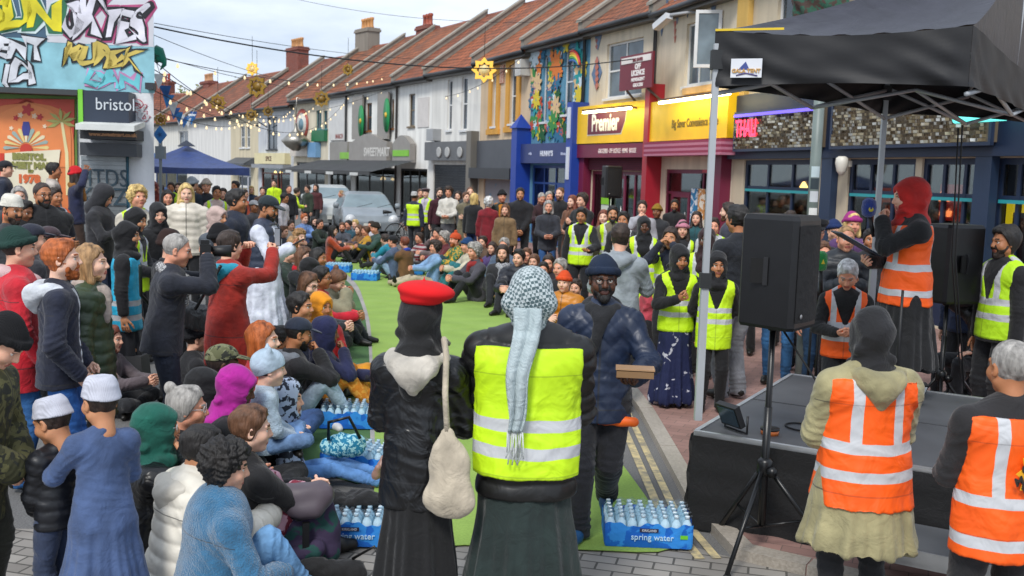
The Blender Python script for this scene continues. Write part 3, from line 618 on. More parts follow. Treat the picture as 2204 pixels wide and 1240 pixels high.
    tmat = mat(tm or mk, tc_, tc2)
    if not standing: hemd = min(hem_, .06)
    else: hemd = hem_
    pr = torso(o_, hemd, rd, True, slv, wide)
    if standing and hem_ > .3:
        pr = torso(o_, .12, rd, True, slv, .01 if tk != 'robe' else .03)
        pr.append(cn(P, P-V3(0, 0, hem_), .155*w+o_, .165*w+o_+wide*1.6, .06, V3(0, 1, 0), .80))
    if not standing and tk in ('coat', 'robe', 'parka'):
        for q in (-1, 1): pr += [cn(hip[q], kn[q], .10+o_, .07+o_, .08)]+([cn(kn[q], kn[q]+(an[q]-kn[q])*.9, .07+o_, .07+o_, .08)] if tk == 'robe' else [])
    if collar and not cov: pr += [cn(Nk+rt*.06*math.cos(t)+fw*(.062*math.sin(t)-.008)+up*(.012-.018*math.sin(t)), Nk+rt*.06*math.cos(t+.9)+fw*(.062*math.sin(t+.9)-.008)+up*(.012-.018*math.sin(t+.9)), .018+o_*.3, .018+o_*.3, .015) for t in np.arange(0, 6.28, .9)]
    FT = hemcut(Field(pr, hb), hem_)
    if inner: notch(FT, lambda u, f, h: np.maximum(np.maximum(np.abs(u)-(.035+.10*np.clip(h-.1, 0, .4)), .02-f), h-.5))
    finish({'tee': 't_shirt', 'leather': 'leather_jacket', 'quilt': 'quilted_jacket', 'puffer': 'puffer_jacket', 'gpuffer': 'puffer_jacket', 'fleece': 'fleece_jacket'}.get(tk, tk), FT, tmat, fold, fr, (.88, Z0-hem_, 9, .012+.012*(hem_ > .6)) if standing and hem_ > .3 else None, attrs=1. if tk not in ('robe', 'hoodie', 'tee', 'shirt') else .4, quilt={'puffer': 1, 'gpuffer': 1, 'quilt': 'd'}.get(tk))
    if inner: finish('shirt', hemcut(Field(torso(o_-.012, .06, None, False), hb), .06), mat(inner[0], inner[1]), .003)
    if gilet:
        F = notch(Field(torso(o_+.022, .10, None, False), hb), lambda u, f, h: np.maximum(np.maximum(np.abs(u)-(.03+.12*np.clip(h, 0, .5)), .03-f), h-.5)); X, Y, Z = F.grid()
        F.d = np.maximum(F.d, np.abs((X-P[0]*s)*rt[0]+(Y-P[1]*s)*rt[1]+(Z-P[2]*s)*rt[2])-.185*w*s)
        finish('gilet', hemcut(F, .10), mat('nylon', gilet), .004, quilt=1)
    # bottoms
    bk, bc = bot[0], bot[1]; b2 = bot[2] if len(bot) > 2 else None; bm = {'jeans': 'denim', 'skirt': 'cloth', 'trousers': 'cloth', 'baggy': 'cloth', 'print': 'print'}.get(bk, 'cloth')
    if not (tk == 'robe' and standing and hem_ > .75):
        if bk == 'skirt' and standing:
            F = Field([cn(P+V3(0, 0, .06), P-V3(0, 0, .15), .138*w, .155*w, .05, V3(0, 1, 0), .74), cn(P-V3(0, 0, .15), V3(0, 0, .12), .162*w, .245*w, .08, V3(0, 1, 0), .82)], hb); F.d = np.maximum(F.d, (.045*s-F.grid()[2]))
            finish('skirt', F, mat('print' if b2 else 'cloth', bc, b2, **({'s': 14., 't': .62} if b2 else {})), .005, 9, (.86, .1, 8, .022))
        else:
            bo = {'baggy': .028, 'jeans': .010, 'skirt': .05}.get(bk, .013); lp = [cn(P, P+up*.06, .14*w, .135*w, .05, fw, .75)]
            kk = .09 if bk == 'skirt' else .02
            for q in (-1, 1): lp += [cn(hip[q]-V3(0, 0, 0), kn[q], .082*w+bo, .056+bo, kk), cn(kn[q], an[q]+(an[q]-kn[q])*.05, .056+bo, .042+bo, kk*.6)]
            F = Field(lp, hb); F.d = np.maximum(F.d, ((.035 if standing else .01)*s-F.grid()[2])); finish({'skirt': 'skirt', 'jeans': 'jeans'}.get(bk, 'trousers'), F, mat(bm, bc, b2), .005, 15)
    for q in (-1, 1):
        a = an[q]; f_ = fd[q]; f2 = f_.copy()
        F = Field([cn(a-f_*.035-V3(0, 0, .02 if abs(f_[2]) < .5 else 0), a+f_*.07-V3(0, 0, .035 if abs(f_[2]) < .5 else 0), .040, .042, .02), cn(a+f_*.07-V3(0, 0, .035 if abs(f_[2]) < .5 else 0), a+f_*.15-V3(0, 0, .042 if abs(f_[2]) < .5 else 0), .040, .030, .02)], hb*.8)
        F.d = np.maximum(F.d, .004-F.grid()[2]+0*F.d); finish('shoe', F, mat('smooth', shoes), 0)
    # hi-vis vest over everything
    if vest:
        kindv, vc = vest[0], vest[1]; vo = o_+.016+(.02 if gilet else 0)+(.008 if tk in ('puffer', 'quilt') else 0); vh = vest[2] if len(vest) > 2 else .10
        pv = torso(vo, vh, None, False, bar=.92)
        if standing and hem_ > .3: pv.append(cn(P, P-V3(0, 0, hem_), .155*w+vo, .165*w+vo+wide*1.6, .06, V3(0, 1, 0), .80))
        F = Field(pv, hb); X, Y, Z = F.grid()
        F.d = np.maximum(F.d, np.abs((X-P[0]*s)*rt[0]+(Y-P[1]*s)*rt[1]+(Z-P[2]*s)*rt[2])-(.185*w+o_*.55)*s)
        if vneck: notch(F, lambda u, f, h: np.maximum(np.maximum(np.abs(u)-(.02+.36*np.clip(h-.24, 0, .4)), .02-f), .22-h))
        else: notch(F, lambda u, f, h: .475-h)
        finish('hi_vis_vest', hemcut(F, vh), mat(kindv, vc, **(vest[3] if len(vest) > 3 else {})), fold, fr, (.88, Z0-hem_, 9, .012) if standing and hem_ > .3 else None, attrs=1.)
    if hood:
        pp = [Nk+rt*.105-fw*-.055-up*.035, Nk+rt*.125-fw*.03-up*.005, Nk+rt*.075-fw*.115-up*.02, Nk-fw*.135-up*.05, Nk-rt*.075-fw*.115-up*.02, Nk-rt*.125-fw*.03-up*.005, Nk-rt*.105+fw*.055-up*.035]
        rr = [.026, .034, .048, .062, .048, .034, .026]; F = Field([cn(pp[i], pp[i+1], rr[i], rr[i+1], .04) for i in range(6)]+[cn(Nk-fw*.13-up*.06, Nk-fw*.125-up*.14, .07, .03, .05)], hb)
        finish('hood', F, mat(hood[1] if len(hood) > 1 else 'cloth', hood[0]), .008, 22)
    if scarf:
        pp = [Nk+rt*.075*math.cos(t)+fw*(.075*math.sin(t)+.0)+up*(.0-.025*math.sin(t)) for t in np.arange(0, 6.4, .7)]
        F = Field([cn(pp[i], pp[i+1], .042, .042, .03) for i in range(len(pp)-1)]+[cn(Nk+fw*.11-up*.04, Nk+fw*.13-up*.22+rt*.04, .04, .03, .04)], hb)
        finish('scarf', F, mat(scarf[1] if len(scarf) > 1 else 'knit', scarf[0], scarf[2] if len(scarf) > 2 else None), .008, 24)
    root['_x'] = 0; del root['_x']
    info = dict(root=root, s=s, wr={q: S_(wr[q]) for q in (-1, 1)}, el={q: S_(el[q]) for q in (-1, 1)}, sh={q: S_(sh[q]) for q in (-1, 1)}, P=S_(P), N=S_(Nk), H=S_(Hc), fw=fw, up=up, rt=rt, pos=(rx, ry, z), face=face_r, hb=hb)
    return info
def wpt(i, v):
    """a point in a person's own frame -> the place"""
    q = Rz(i['face']) @ np.array(v)+np.array(i['pos']); return Vector(q)
# ================================================================ ground
def ground_mat(kind):
    m = bpy.data.materials.new('ground_'+kind); m.use_nodes = True; nt = m.node_tree; b = nt.nodes['Principled BSDF']; L = nt.links.new
    tc = N(nt, 'ShaderNodeTexCoord'); P = tc.outputs['Object']
    def no(s, d=4, r=.5): n = N(nt, 'ShaderNodeTexNoise', i_Scale=s, i_Detail=d, i_Roughness=r); L(P, n.inputs['Vector']); return n.outputs[0]
    def rp(f, a, c, c0, c1):
        r = N(nt, 'ShaderNodeValToRGB'); e = r.color_ramp.elements; e[0].position = a; e[1].position = c; e[0].color = (*c0, 1); e[1].color = (*c1, 1); L(f, r.inputs[0]); return r.outputs[0]
    def mul(a, c):
        n = N(nt, 'ShaderNodeMixRGB', blend_type='MULTIPLY'); n.inputs[0].default_value = 1; L(a, n.inputs[1]); L(c, n.inputs[2]); return n.outputs[0]
    bu = N(nt, 'ShaderNodeBump', i_Strength=.4, i_Distance=.01)
    if kind in ('setts', 'paving'):
        bt = N(nt, 'ShaderNodeTexBrick', i_Scale=1.0); mp = N(nt, 'ShaderNodeMapping'); mp.inputs['Rotation'].default_value = (0, 0, .25 if kind == 'setts' else .4); L(P, mp.inputs[0]); L(mp.outputs[0], bt.inputs[0])
        w, h = (.21, .105) if kind == 'setts' else (.2, .1)
        bt.inputs['Brick Width'].default_value = w; bt.inputs['Row Height'].default_value = h; bt.inputs['Mortar Size'].default_value = .007 if kind == 'setts' else .003
        c = ((.34, .32, .29), (.23, .215, .195), (.09, .085, .075)) if kind == 'setts' else ((.36, .21, .18), (.29, .17, .145), (.17, .12, .10))
        for k, v in zip(('Color1', 'Color2', 'Mortar'), c): bt.inputs[k].default_value = (*v, 1)
        L(mul(bt.outputs[0], rp(no(1.3, 5), .3, .7, (.68, .66, .64), (1.15, 1.15, 1.15))), b.inputs['Base Color']); b.inputs['Roughness'].default_value = .8
        iv = N(nt, 'ShaderNodeMath', operation='SUBTRACT'); iv.inputs[0].default_value = 1; L(bt.outputs[1], iv.inputs[1]); L(iv.outputs[0], bu.inputs['Height'])
    elif kind == 'asphalt':
        L(mul(rp(no(90, 3), .35, .7, (.11, .108, .105), (.20, .197, .19)), rp(no(.7, 5), .3, .7, (.75, .75, .75), (1.1, 1.1, 1.1))), b.inputs['Base Color']); b.inputs['Roughness'].default_value = .85; L(no(120, 3), bu.inputs['Height'])
    elif kind == 'kerb': L(mul(rp(no(50, 4), .3, .7, (.36, .32, .27), (.50, .45, .39)), rp(no(1.1, 4), .3, .7, (.75, .74, .72), (1.05, 1.05, 1.05))), b.inputs['Base Color']); L(no(70, 3), bu.inputs['Height'])
    elif kind == 'yellow': L(rp(no(9, 6, .7), .40, .58, (.26, .23, .17), (.62, .50, .26)), b.inputs['Base Color']); L(no(60, 3), bu.inputs['Height'])
    else:                                   # rolled-out mats, rucked a little across the roll
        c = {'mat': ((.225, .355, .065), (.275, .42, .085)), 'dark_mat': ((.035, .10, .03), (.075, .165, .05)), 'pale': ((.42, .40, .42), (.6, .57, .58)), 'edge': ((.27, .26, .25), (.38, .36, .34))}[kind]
        L(mul(rp(no(2.2, 5), .3, .7, *c), rp(no(60, 2), .3, .7, (.86, .86, .86), (1.08, 1.08, 1.08))), b.inputs['Base Color']); b.inputs['Roughness'].default_value = .95
        wv = N(nt, 'ShaderNodeTexWave', bands_direction='Y', i_Scale=.45, i_Distortion=2.5); wv.inputs['Detail'].default_value = 2; L(P, wv.inputs['Vector']); bu.inputs['Distance'].default_value = .02; bu.inputs['Strength'].default_value = .5; L(wv.outputs[1], bu.inputs['Height'])
    L(bu.outputs[0], b.inputs['Normal']); return m
def sheet(name, px, z, m, kind='structure', thick=.004, smooth=0):
    P = [pt(x, y, z) if not isinstance(x, tuple) else Vector((*x, z)) for x, y in px]
    if smooth:
        Q = []
        for i in range(len(P)):
            a, b, c, d = P[i-1], P[i], P[(i+1) % len(P)], P[(i+2) % len(P)]
            Q += [.5*((2*b)+(c-a)*t+(2*a-5*b+4*c-d)*t*t+(3*b-a-3*c+d)*t**3) for t in np.arange(0, 1, 1/smooth)]
        P = Q
    mb = MB(); mb.poly([p-Vector((0, 0, thick)) for p in P], thick); o = mb.build(name, m); tagp(o, kind=kind); return o, P
gm = MB(); gm.poly([(-140, -6, 0), (90, -6, 0), (90, 160, 0), (-140, 160, 0)]); tagp(gm.build('ground', ground_mat('asphalt')), kind='structure')
# cobbled setts across the near end of the street
sm_ = MB(); sm_.poly([(-9, -5, .004), (9, -5, .004), (*pt(2600, 1270)[:2], .004), (*pt(1735, 1239)[:2], .004), (*pt(1583, 1204)[:2], .004), (*pt(1490, 1178)[:2], .004), (*pt(800, 1160)[:2], .004), (*pt(-300, 1130)[:2], .004)]); tagp(sm_.build('cobbled_road', ground_mat('setts')), kind='structure')
# right pavement: red pavers behind a granite kerb, one real step up
KL = [pt(x, y) for x, y in ((2700, 1480), (1735, 1240), (1583, 1204), (1483, 1092), (1378, 892), (1290, 770), (1215, 690), (1160, 640), (1090, 585), (1010, 540), (930, 508), (850, 490), (760, 472), (640, 452))]
KZ = .06
pav = [(p.x, p.y) for p in KL]+[(KL[-1].x+3, KL[-1].y+8), (30, 60), (30, 4)]
PAVE.append((KZ, pav))
mb = MB(); mb.poly([(x, y, KZ-.15) for x, y in pav], .15); tagp(mb.build('pavement', ground_mat('paving')), kind='structure')
mb = MB()
for a, b in zip(KL, KL[1:]):                # kerb stones
    d = (b-a); n = max(1, int(d.length/.9)); u = d.normalized(); nn = Vector((u.y, -u.x, 0)); nn = nn if nn.dot(Vector((1, .2, 0))) > 0 else -nn
    for i in range(n):
        p, q = a+d*(i/n)+u*.004, a+d*((i+1)/n)-u*.004
        mb.add([(*(v)[:2], z) for z in (-.05-.001*len(mb.f), KZ+.006+.0007*(len(mb.f)//6 % 4)) for v in (p-nn*.01, q-nn*.01, q+nn*.12, p+nn*.12)], [(3, 2, 1, 0), (4, 5, 6, 7), (0, 1, 5, 4), (1, 2, 6, 5), (2, 3, 7, 6), (3, 0, 4, 7)])
tagp(mb.build('kerb', ground_mat('kerb')), kind='structure')
def line_along(off, w, i0, i1):
    mb = MB(); P = []
    for i in range(i0, i1+1):
        t = (KL[min(i+1, i1)]-KL[max(i-1, i0)]).normalized(); n = Vector((-t.y, t.x, 0)); n = n if n.x < 0 else -n; P.append((KL[i]+n*off, KL[i]+n*(off+w)))
    for (a, b), (c, d) in zip(P, P[1:]): mb.add([(*v[:2], .009) for v in (a, b, d, c)], [(0, 1, 2, 3)])
    return mb
for off, wd_ in ((.085, .055), (.185, .06)): tagp(line_along(off, wd_, 2, 9).build('yellow_line', ground_mat('yellow')), kind='structure')
# mats
G = ground_mat
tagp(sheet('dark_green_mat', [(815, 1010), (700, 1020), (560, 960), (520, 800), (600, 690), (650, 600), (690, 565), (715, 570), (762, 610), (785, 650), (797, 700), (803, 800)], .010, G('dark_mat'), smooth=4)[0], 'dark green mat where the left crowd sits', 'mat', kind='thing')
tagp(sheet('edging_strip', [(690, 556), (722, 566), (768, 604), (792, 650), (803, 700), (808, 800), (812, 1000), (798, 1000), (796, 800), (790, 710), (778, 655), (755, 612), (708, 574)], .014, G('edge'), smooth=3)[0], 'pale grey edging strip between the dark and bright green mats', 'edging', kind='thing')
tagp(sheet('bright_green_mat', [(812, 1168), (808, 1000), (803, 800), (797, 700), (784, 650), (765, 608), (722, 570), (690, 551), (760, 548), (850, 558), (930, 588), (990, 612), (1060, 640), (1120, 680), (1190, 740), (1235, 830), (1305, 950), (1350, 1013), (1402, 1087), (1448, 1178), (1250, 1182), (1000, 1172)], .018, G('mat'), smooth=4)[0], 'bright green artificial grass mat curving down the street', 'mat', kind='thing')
tagp(sheet('pale_cloth', [(1075, 648), (1130, 640), (1190, 690), (1180, 730), (1120, 700)], .022, G('pale'))[0], 'pale cloth spread beside the green mat', 'cloth', kind='thing')
tagp(sheet('pale_rug', [(690, 534), (740, 536), (735, 549), (700, 552)], .024, G('pale'))[0], 'pale rug at the far end of the green mat', 'rug', kind='thing')

# ================================================================ buildings
E = 6.5
FL = [ptd(332, 300, 75), ptd(708, 300, 50), ptd(1031, 300, 36), ptd(1418, 300, 24.7)]
FL = [Vector((p.x, p.y)) for p in FL]; dv = Vector((math.sin(R(17)), -math.cos(R(17)))); FL.append(FL[-1]+dv*14)
FL.insert(0, FL[0]+Vector((-26, 14)))
EAVE = ((150, 292), (332, 266), (555, 236), (708, 200), (857, 172), (1031, 134), (1138, 95), (1260, 58), (1418, 13), (1575, -32))
def eave_h(x0, x1):                      # the terrace steps down the hill: each front's own eaves height
    xm = (x0+x1)/2; p = fpt(xm); return ptd(xm, float(np.interp(xm, *zip(*EAVE))), p.y).z
def fpt(px, seg=None):
    """where the line of house fronts stands behind image column px"""
    d = ray(px, 400); d = Vector((d.x, d.y)); best = None
    for i, (a, b) in enumerate(zip(FL, FL[1:])):
        e = b-a; det = d.x*-e.y+e.x*d.y
        if abs(det) < 1e-9: continue
        t = (a.x*-e.y+e.x*a.y)/det; u = (d.x*a.y-d.y*a.x)/det
        if t > 0 and -1e-3 <= u <= 1.001: best = a+e*u if best is None else best
    return best
class House:
    def __init__(s, name, label, a, b, wall, roof='A15F3D', E=6.6, depth=8, ridge=2.9, cat='house', wk='plaster', roofm='tiles', par=True, group='terraced houses along the right of the street'):
        s.a, s.b = a, b; u = b-a; s.W = u.length; s.rz = math.atan2(u.y, u.x); s.E = E
        s.root = empty(name, (a.x, a.y, 0), s.rz, label, cat, group); s.inv = (Matrix.Translation((a.x, a.y, 0)) @ Matrix.Rotation(s.rz, 4, 'Z')).inverted()
        s.wm = mat(wk, wall); s.holes = []; s.depth = depth; s.ridge = ridge; s.rc = roof; s.roofm = roofm; s.par = par; s.sf = None
    def uv(s, px, py, o=0):
        o_ = s.inv @ Vector((0, 0, CAMH)); d = s.inv.to_3x3() @ ray(px, py); t = (-o-o_.y)/d.y; p = o_+d*t; return p.x, p.z
    def rect(s, x0, y0, x1, y1, o=0):
        xm, ym = (x0+x1)/2, (y0+y1)/2; return s.uv(x0, ym, o)[0], s.uv(x1, ym, o)[0], s.uv(xm, y1, o)[1], s.uv(xm, y0, o)[1]
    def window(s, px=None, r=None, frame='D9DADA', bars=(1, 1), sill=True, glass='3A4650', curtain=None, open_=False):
        x0, x1, z0, z1 = r or s.rect(*px); x0, x1 = max(.12, x0), min(s.W-.12, x1)
        if x1-x0 < .2: return
        s.holes.append((x0, x1, z0, z1)); fm = mat('paint', frame); t = .055; mb = MB(); y0, y1 = .07, .13
        mb.box(x0, x1, y0, y1, z0, z0+t).box(x0, x1, y0, y1, z1-t, z1).box(x0, x0+t, y0, y1, z0+t, z1-t).box(x1-t, x1, y0, y1, z0+t, z1-t)
        for i in range(1, bars[0]+1): c = x0+(x1-x0)*i/(bars[0]+1); mb.box(c-.022, c+.022, y0+.005, y1-.005, z0+t, z1-t)
        for i in range(1, bars[1]+1): c = z0+(z1-z0)*i/(bars[1]+1); mb.box(x0+t, x1-t, y0+.01, y1-.01, c-.022, c+.022)
        f = mb.build('window', fm, s.root); MB().box(x0+t, x1-t, .098, .112, z0+t, z1-t).build('pane', mat('glass', glass), f)
        MB().box(x0-.01, x1+.01, .34, .36, z0-.01, z1+.01).build('curtain', mat('cloth', curtain or '9A968C'), f) if curtain else None
        if sill: MB().box(x0-.06, x1+.06, -.07, .068, z0-.07, z0-.002).build('sill', mat('paint', frame), f)
        return f
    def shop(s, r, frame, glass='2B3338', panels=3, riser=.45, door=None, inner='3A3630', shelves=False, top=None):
        """glazed shopfront with its own room behind it"""
        x0, x1, z0, z1 = r; s.holes.append((x0, x1, z0, z1)); fm = mat('paint', frame); y0, y1 = .04, .12
        mb = MB(); mb.box(x0, x1, y0, y1, z1-.09, z1).box(x0, x0+.08, y0, y1, z0, z1-.09).box(x1-.08, x1, y0, y1, z0, z1-.09)
        zr = z1-.55 if z1-z0 > 2.3 else None
        dx0, dx1 = (None, None) if door is None else (x0+(x1-x0)*door, x0+(x1-x0)*door+.95)
        cols = [x0+(x1-x0)*i/panels for i in range(1, panels)]
        for c in cols:
            if door is None or not dx0-.1 < c < dx1+.1: mb.box(c-.03, c+.03, y0+.01, y1-.01, z0, z1-.09)
        if zr: mb.box(x0+.08, x1-.08, y0+.015, y1-.015, zr-.03, zr+.03)
        spans = [(x0+.08, x1-.08)] if door is None else [(x0+.08, dx0), (dx1, x1-.08)]
        for a, b in spans:
            if b-a > .1: mb.box(a, b, y0-.02, y1+.002, z0, z0+riser)
        f = mb.build('shopfront', fm, s.root)
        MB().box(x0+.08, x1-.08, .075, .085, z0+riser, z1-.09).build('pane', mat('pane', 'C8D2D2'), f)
        if door is not None:
            d = MB().box(dx0, dx0+.09, .02, .06, z0+.02, zr or z1-.1).box(dx1-.09, dx1, .02, .06, z0+.02, zr or z1-.1).box(dx0+.09, dx1-.09, .02, .06, z0+.02, z0+.3).box(dx0+.09, dx1-.09, .02, .06, (zr or z1-.1)-.1, zr or z1-.1).build('door', fm, s.root)
            MB().tube([(dx1-.13, -.01, z0+.95), (dx1-.13, -.01, z0+1.35)], .014).build('handle', mat('metal', 'B0B0B0'), d)
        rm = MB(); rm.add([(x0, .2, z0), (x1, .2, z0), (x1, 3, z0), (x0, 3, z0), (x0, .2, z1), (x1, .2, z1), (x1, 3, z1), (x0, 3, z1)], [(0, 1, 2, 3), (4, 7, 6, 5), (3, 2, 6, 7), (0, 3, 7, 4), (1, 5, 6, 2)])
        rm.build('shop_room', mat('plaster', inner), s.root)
        gg = random.Random(int(x0*77+x1*31))
        if not shelves and z1 > 1.8:        # things seen through the glass: back wall pictures, tables, pendant lamps
            for i in range(max(2, int((x1-x0)/.8))):
                xx = x0+.3+i*.8; w_ = gg.uniform(.25, .55); MB().box(xx, min(xx+w_, x1-.05), 2.93, 2.98, z0+gg.uniform(.7, 1.2), z0+gg.uniform(1.5, 2.1)).build('picture', mat('print', gg.choice(['8A3A2A', '2A6A6A', 'B08A4A', '6A7A8A']), gg.choice(['D8C8A0', '2A2A30', 'A84A6A']), s=5.), f)
                MB().lathe([(.02, .1), (.08, 0), (.09, -.04)], (xx, gg.uniform(.6, 2), z1-.5), 10).build('pendant_lamp', mat('emit', 'FFC070', e=gg.choice([2., 9.])), f); MB().lathe([(.25, 0), (.25, .03)], (xx, .9, z0+.72), 12).lathe([(.03, 0), (.03, .7)], (xx, .9, z0+.01), 6).build('table', mat('paint', '4A3020'), f)
        if shelves:
            g = random.Random(int(x1*100)); pal = ['B23A2E', 'D8B13A', '2F6FB0', 'E0DCD0', '3E8A4A', '7A3A6A', 'D87A2A']
            for row in range(4):
                for i in range(int((x1-x0)/.16)):
                    if g.random() < .85:
                        xx = x0+.1+i*.16; MB().box(xx, xx+.12, 1.0, 1.12, z0+.4+row*.45, z0+.4+row*.45+g.uniform(.15, .34)).build('goods', mat('paint', g.choice(pal)), f)
            sh = MB()
            for row in range(4): sh.box(x0+.09, x1-.09, .95, 1.2, z0+.36+row*.45, z0+.39+row*.45)
            sh.build('shelving', mat('paint', 'A8A49A'), f)
        return f
    def sign(s, r, col, proud=.22, name='fascia', kind='paint', frame=None):
        x0, x1, z0, z1 = r; o = MB().box(x0, x1, -proud, -.003, z0, z1).build(name, mat(kind, col), s.root)
        if frame:
            t = .05; MB().box(x0-t, x1+t, -proud-.02, -proud+.04, z1, z1+t).box(x0-t, x1+t, -proud-.02, -proud+.04, z0-t, z0).box(x0-t, x0, -proud-.02, -proud+.04, z0, z1).box(x1, x1+t, -proud-.02, -proud+.04, z0, z1).build('sign_frame', mat('paint', frame), o)
        return o
    def words(s, t, px, py, hpx, col, o=.22, bold=.01, sx=1, parent=None, emit=0, **k):
        x, z = s.uv(px, py, o); z2 = s.uv(px, py-hpx, o)[1]; sz = (z2-z)/.58
        return text(t, x, z, -o-.003, sz, mat('emit', col, e=emit) if emit else mat('paint', col), parent or s.root, bold, sx, **k)
    def box(s, name, r, y0, y1, col, kind='paint', parent=None, **k): return MB().box(r[0], r[1], y0, y1, r[2], r[3]).build(name, mat(kind, col, **k), parent or s.root)
    def pipe(s, px, col='3A3C3E', r=.05):
        x = s.uv(px, 250)[0]; MB().tube([(x, -.08, .1), (x, -.08, s.E-.15), (x, -.2, s.E-.05)], r, 8).build('downpipe', mat('paint', col), s.root)
    def finish(s, chimney=None, par2=False):
        W, E = s.W, s.E; xs = sorted({0, W, *[v for h in s.holes for v in h[:2]]}); zs = sorted({0, E, *[v for h in s.holes for v in h[2:]]}); mb = MB(); T = .22
        for x0, x1 in zip(xs, xs[1:]):
            for z0, z1 in zip(zs, zs[1:]):
                cx, cz = (x0+x1)/2, (z0+z1)/2
                if any(h[0] < cx < h[1] and h[2] < cz < h[3] for h in s.holes): continue
                mb.add([(x0, 0, z0), (x1, 0, z0), (x1, 0, z1), (x0, 0, z1)], [(0, 1, 2, 3)])
        for x0, x1, z0, z1 in s.holes:      # reveals
            mb.add([(x0, 0, z0), (x1, 0, z0), (x1, T, z0), (x0, T, z0), (x0, 0, z1), (x1, 0, z1), (x1, T, z1), (x0, T, z1)], [(0, 3, 2, 1), (4, 5, 6, 7), (0, 4, 7, 3), (1, 2, 6, 5)])
        D, Rg = s.depth, s.ridge
        mb.add([(0, 0, 0), (0, D, 0), (0, D, E), (0, D/2, E+Rg), (0, 0, E)], [(0, 4, 3, 2, 1)]); mb.add([(W, 0, 0), (W, D, 0), (W, D, E), (W, D/2, E+Rg), (W, 0, E)], [(0, 1, 2, 3, 4)]); mb.add([(0, D, 0), (W, D, 0), (W, D, E), (0, D, E)], [(0, 3, 2, 1)])
        mb.build('wall', s.wm, s.root)
        sl = math.atan2(Rg, D/2); L_ = math.hypot(Rg, D/2); parent = s.root
        Mx = Matrix.Translation((0, -.28, E-.28*math.tan(sl)+.02)) @ Matrix.Rotation(sl, 4, 'X')
        rm = MB(); rm.box(0, W, 0, L_+.3/math.cos(sl), 0, .09); roof = rm.build('roof', mat(s.roofm, s.rc), parent, Mx)
        Mi = Mx.inverted()
        def rp(name, mb2, m): o = mb2.build(name, m, roof, Mi); return o
        rp('roof_slope', MB().add([(0, D/2, E+Rg), (W, D/2, E+Rg), (W, D+.2, E-.1), (0, D+.2, E-.1)], [(0, 1, 2, 3)]), mat('tiles', s.rc))
        rp('ridge_tiles', MB().tube([(0, D/2, E+Rg+.05), (W, D/2, E+Rg+.05)], .10, 8), mat('paint', '8A4A34', v=.3))
        if s.par:                           # party wall carried up through the roof
            for x0 in ([-.13] if not par2 else [-.13, W-.13]):
                pm = MB(); h = .30
                pm.add([(x, y, z) for x in (x0, x0+.26) for y, z in ((-.35, E-.15), (-.35, E+h-.2), (D/2, E+Rg+h), (D/2, E+Rg-.2))], [(0, 1, 2, 3), (7, 6, 5, 4), (1, 5, 6, 2), (0, 4, 5, 1), (3, 2, 6, 7)])
                pa = pm.build('parapet', mat('plaster', '8E877C'), s.root)
                MB().add([(x, y, z) for x in (x0-.04, x0+.30) for y, z in ((-.4, E+h-.22), (-.4, E+h-.14), (D/2, E+Rg+h+.08), (D/2, E+Rg+h))], [(0, 1, 2, 3), (7, 6, 5, 4), (1, 5, 6, 2), (0, 4, 5, 1), (3, 2, 6, 7)]).build('coping', mat('plaster', '9B9488'), pa)
        MB().tube([(0, -.36, E-.17), (W, -.36, E-.17)], .065, 8).build('gutter', mat('paint', '33363A'), s.root)
        MB().box(0, W, -.26, -.004, E-.3, E-.12).build('soffit', mat('paint', '5A5650'), s.root)
        if chimney:
            for cx, n, base, pot, hh in chimney:
                cm = MB(); zt = E+Rg+hh; w = .34*n+.2
                cm.box(cx-w/2, cx+w/2, D/2-.35, D/2+.35, E+Rg-.8, zt).box(cx-w/2-.06, cx+w/2+.06, D/2-.41, D/2+.41, zt, zt+.12).box(cx-w/2-.02, cx+w/2+.02, D/2-.37, D/2+.37, zt+.12, zt+.2)
                ch = rp('chimney', cm, mat('brick' if base != 'r' else 'plaster', '8A4434' if base != 'r' else '8B8378'))
                MB().tube([(cx, D/2+.36, zt-.5), (cx, D/2+.36, zt+1.5)], .015, 4).tube([(cx-.5, D/2+.36, zt+1.4), (cx+.5, D/2+.36, zt+1.4)], .01, 4).tube([(cx-.3, D/2+.1, zt+1.4), (cx-.3, D/2+.62, zt+1.4)], .01, 4).tube([(cx+.1, D/2+.16, zt+1.4), (cx+.1, D/2+.56, zt+1.4)], .01, 4).build('aerial', mat('metal', '6A6A6C'), ch, Mi)
                for i in range(n): MB().lathe([(.13, 0), (.12, .08), (.10, .12), (.09, .42), (.115, .46), (.12, .56), (.09, .58)], (cx-w/2+.27+i*.34, D/2, zt+.2), 12).build('chimney_pot', mat('paint', pot, v=.3), ch)
WH = 'ECEBE6'
def mk(name, label, x0, x1, wall, **k): return House(name, label, fpt(x0) if not isinstance(x0, Vector) else x0, fpt(x1) if not isinstance(x1, Vector) else x1, wall, E=eave_h(x0, x1), **k)
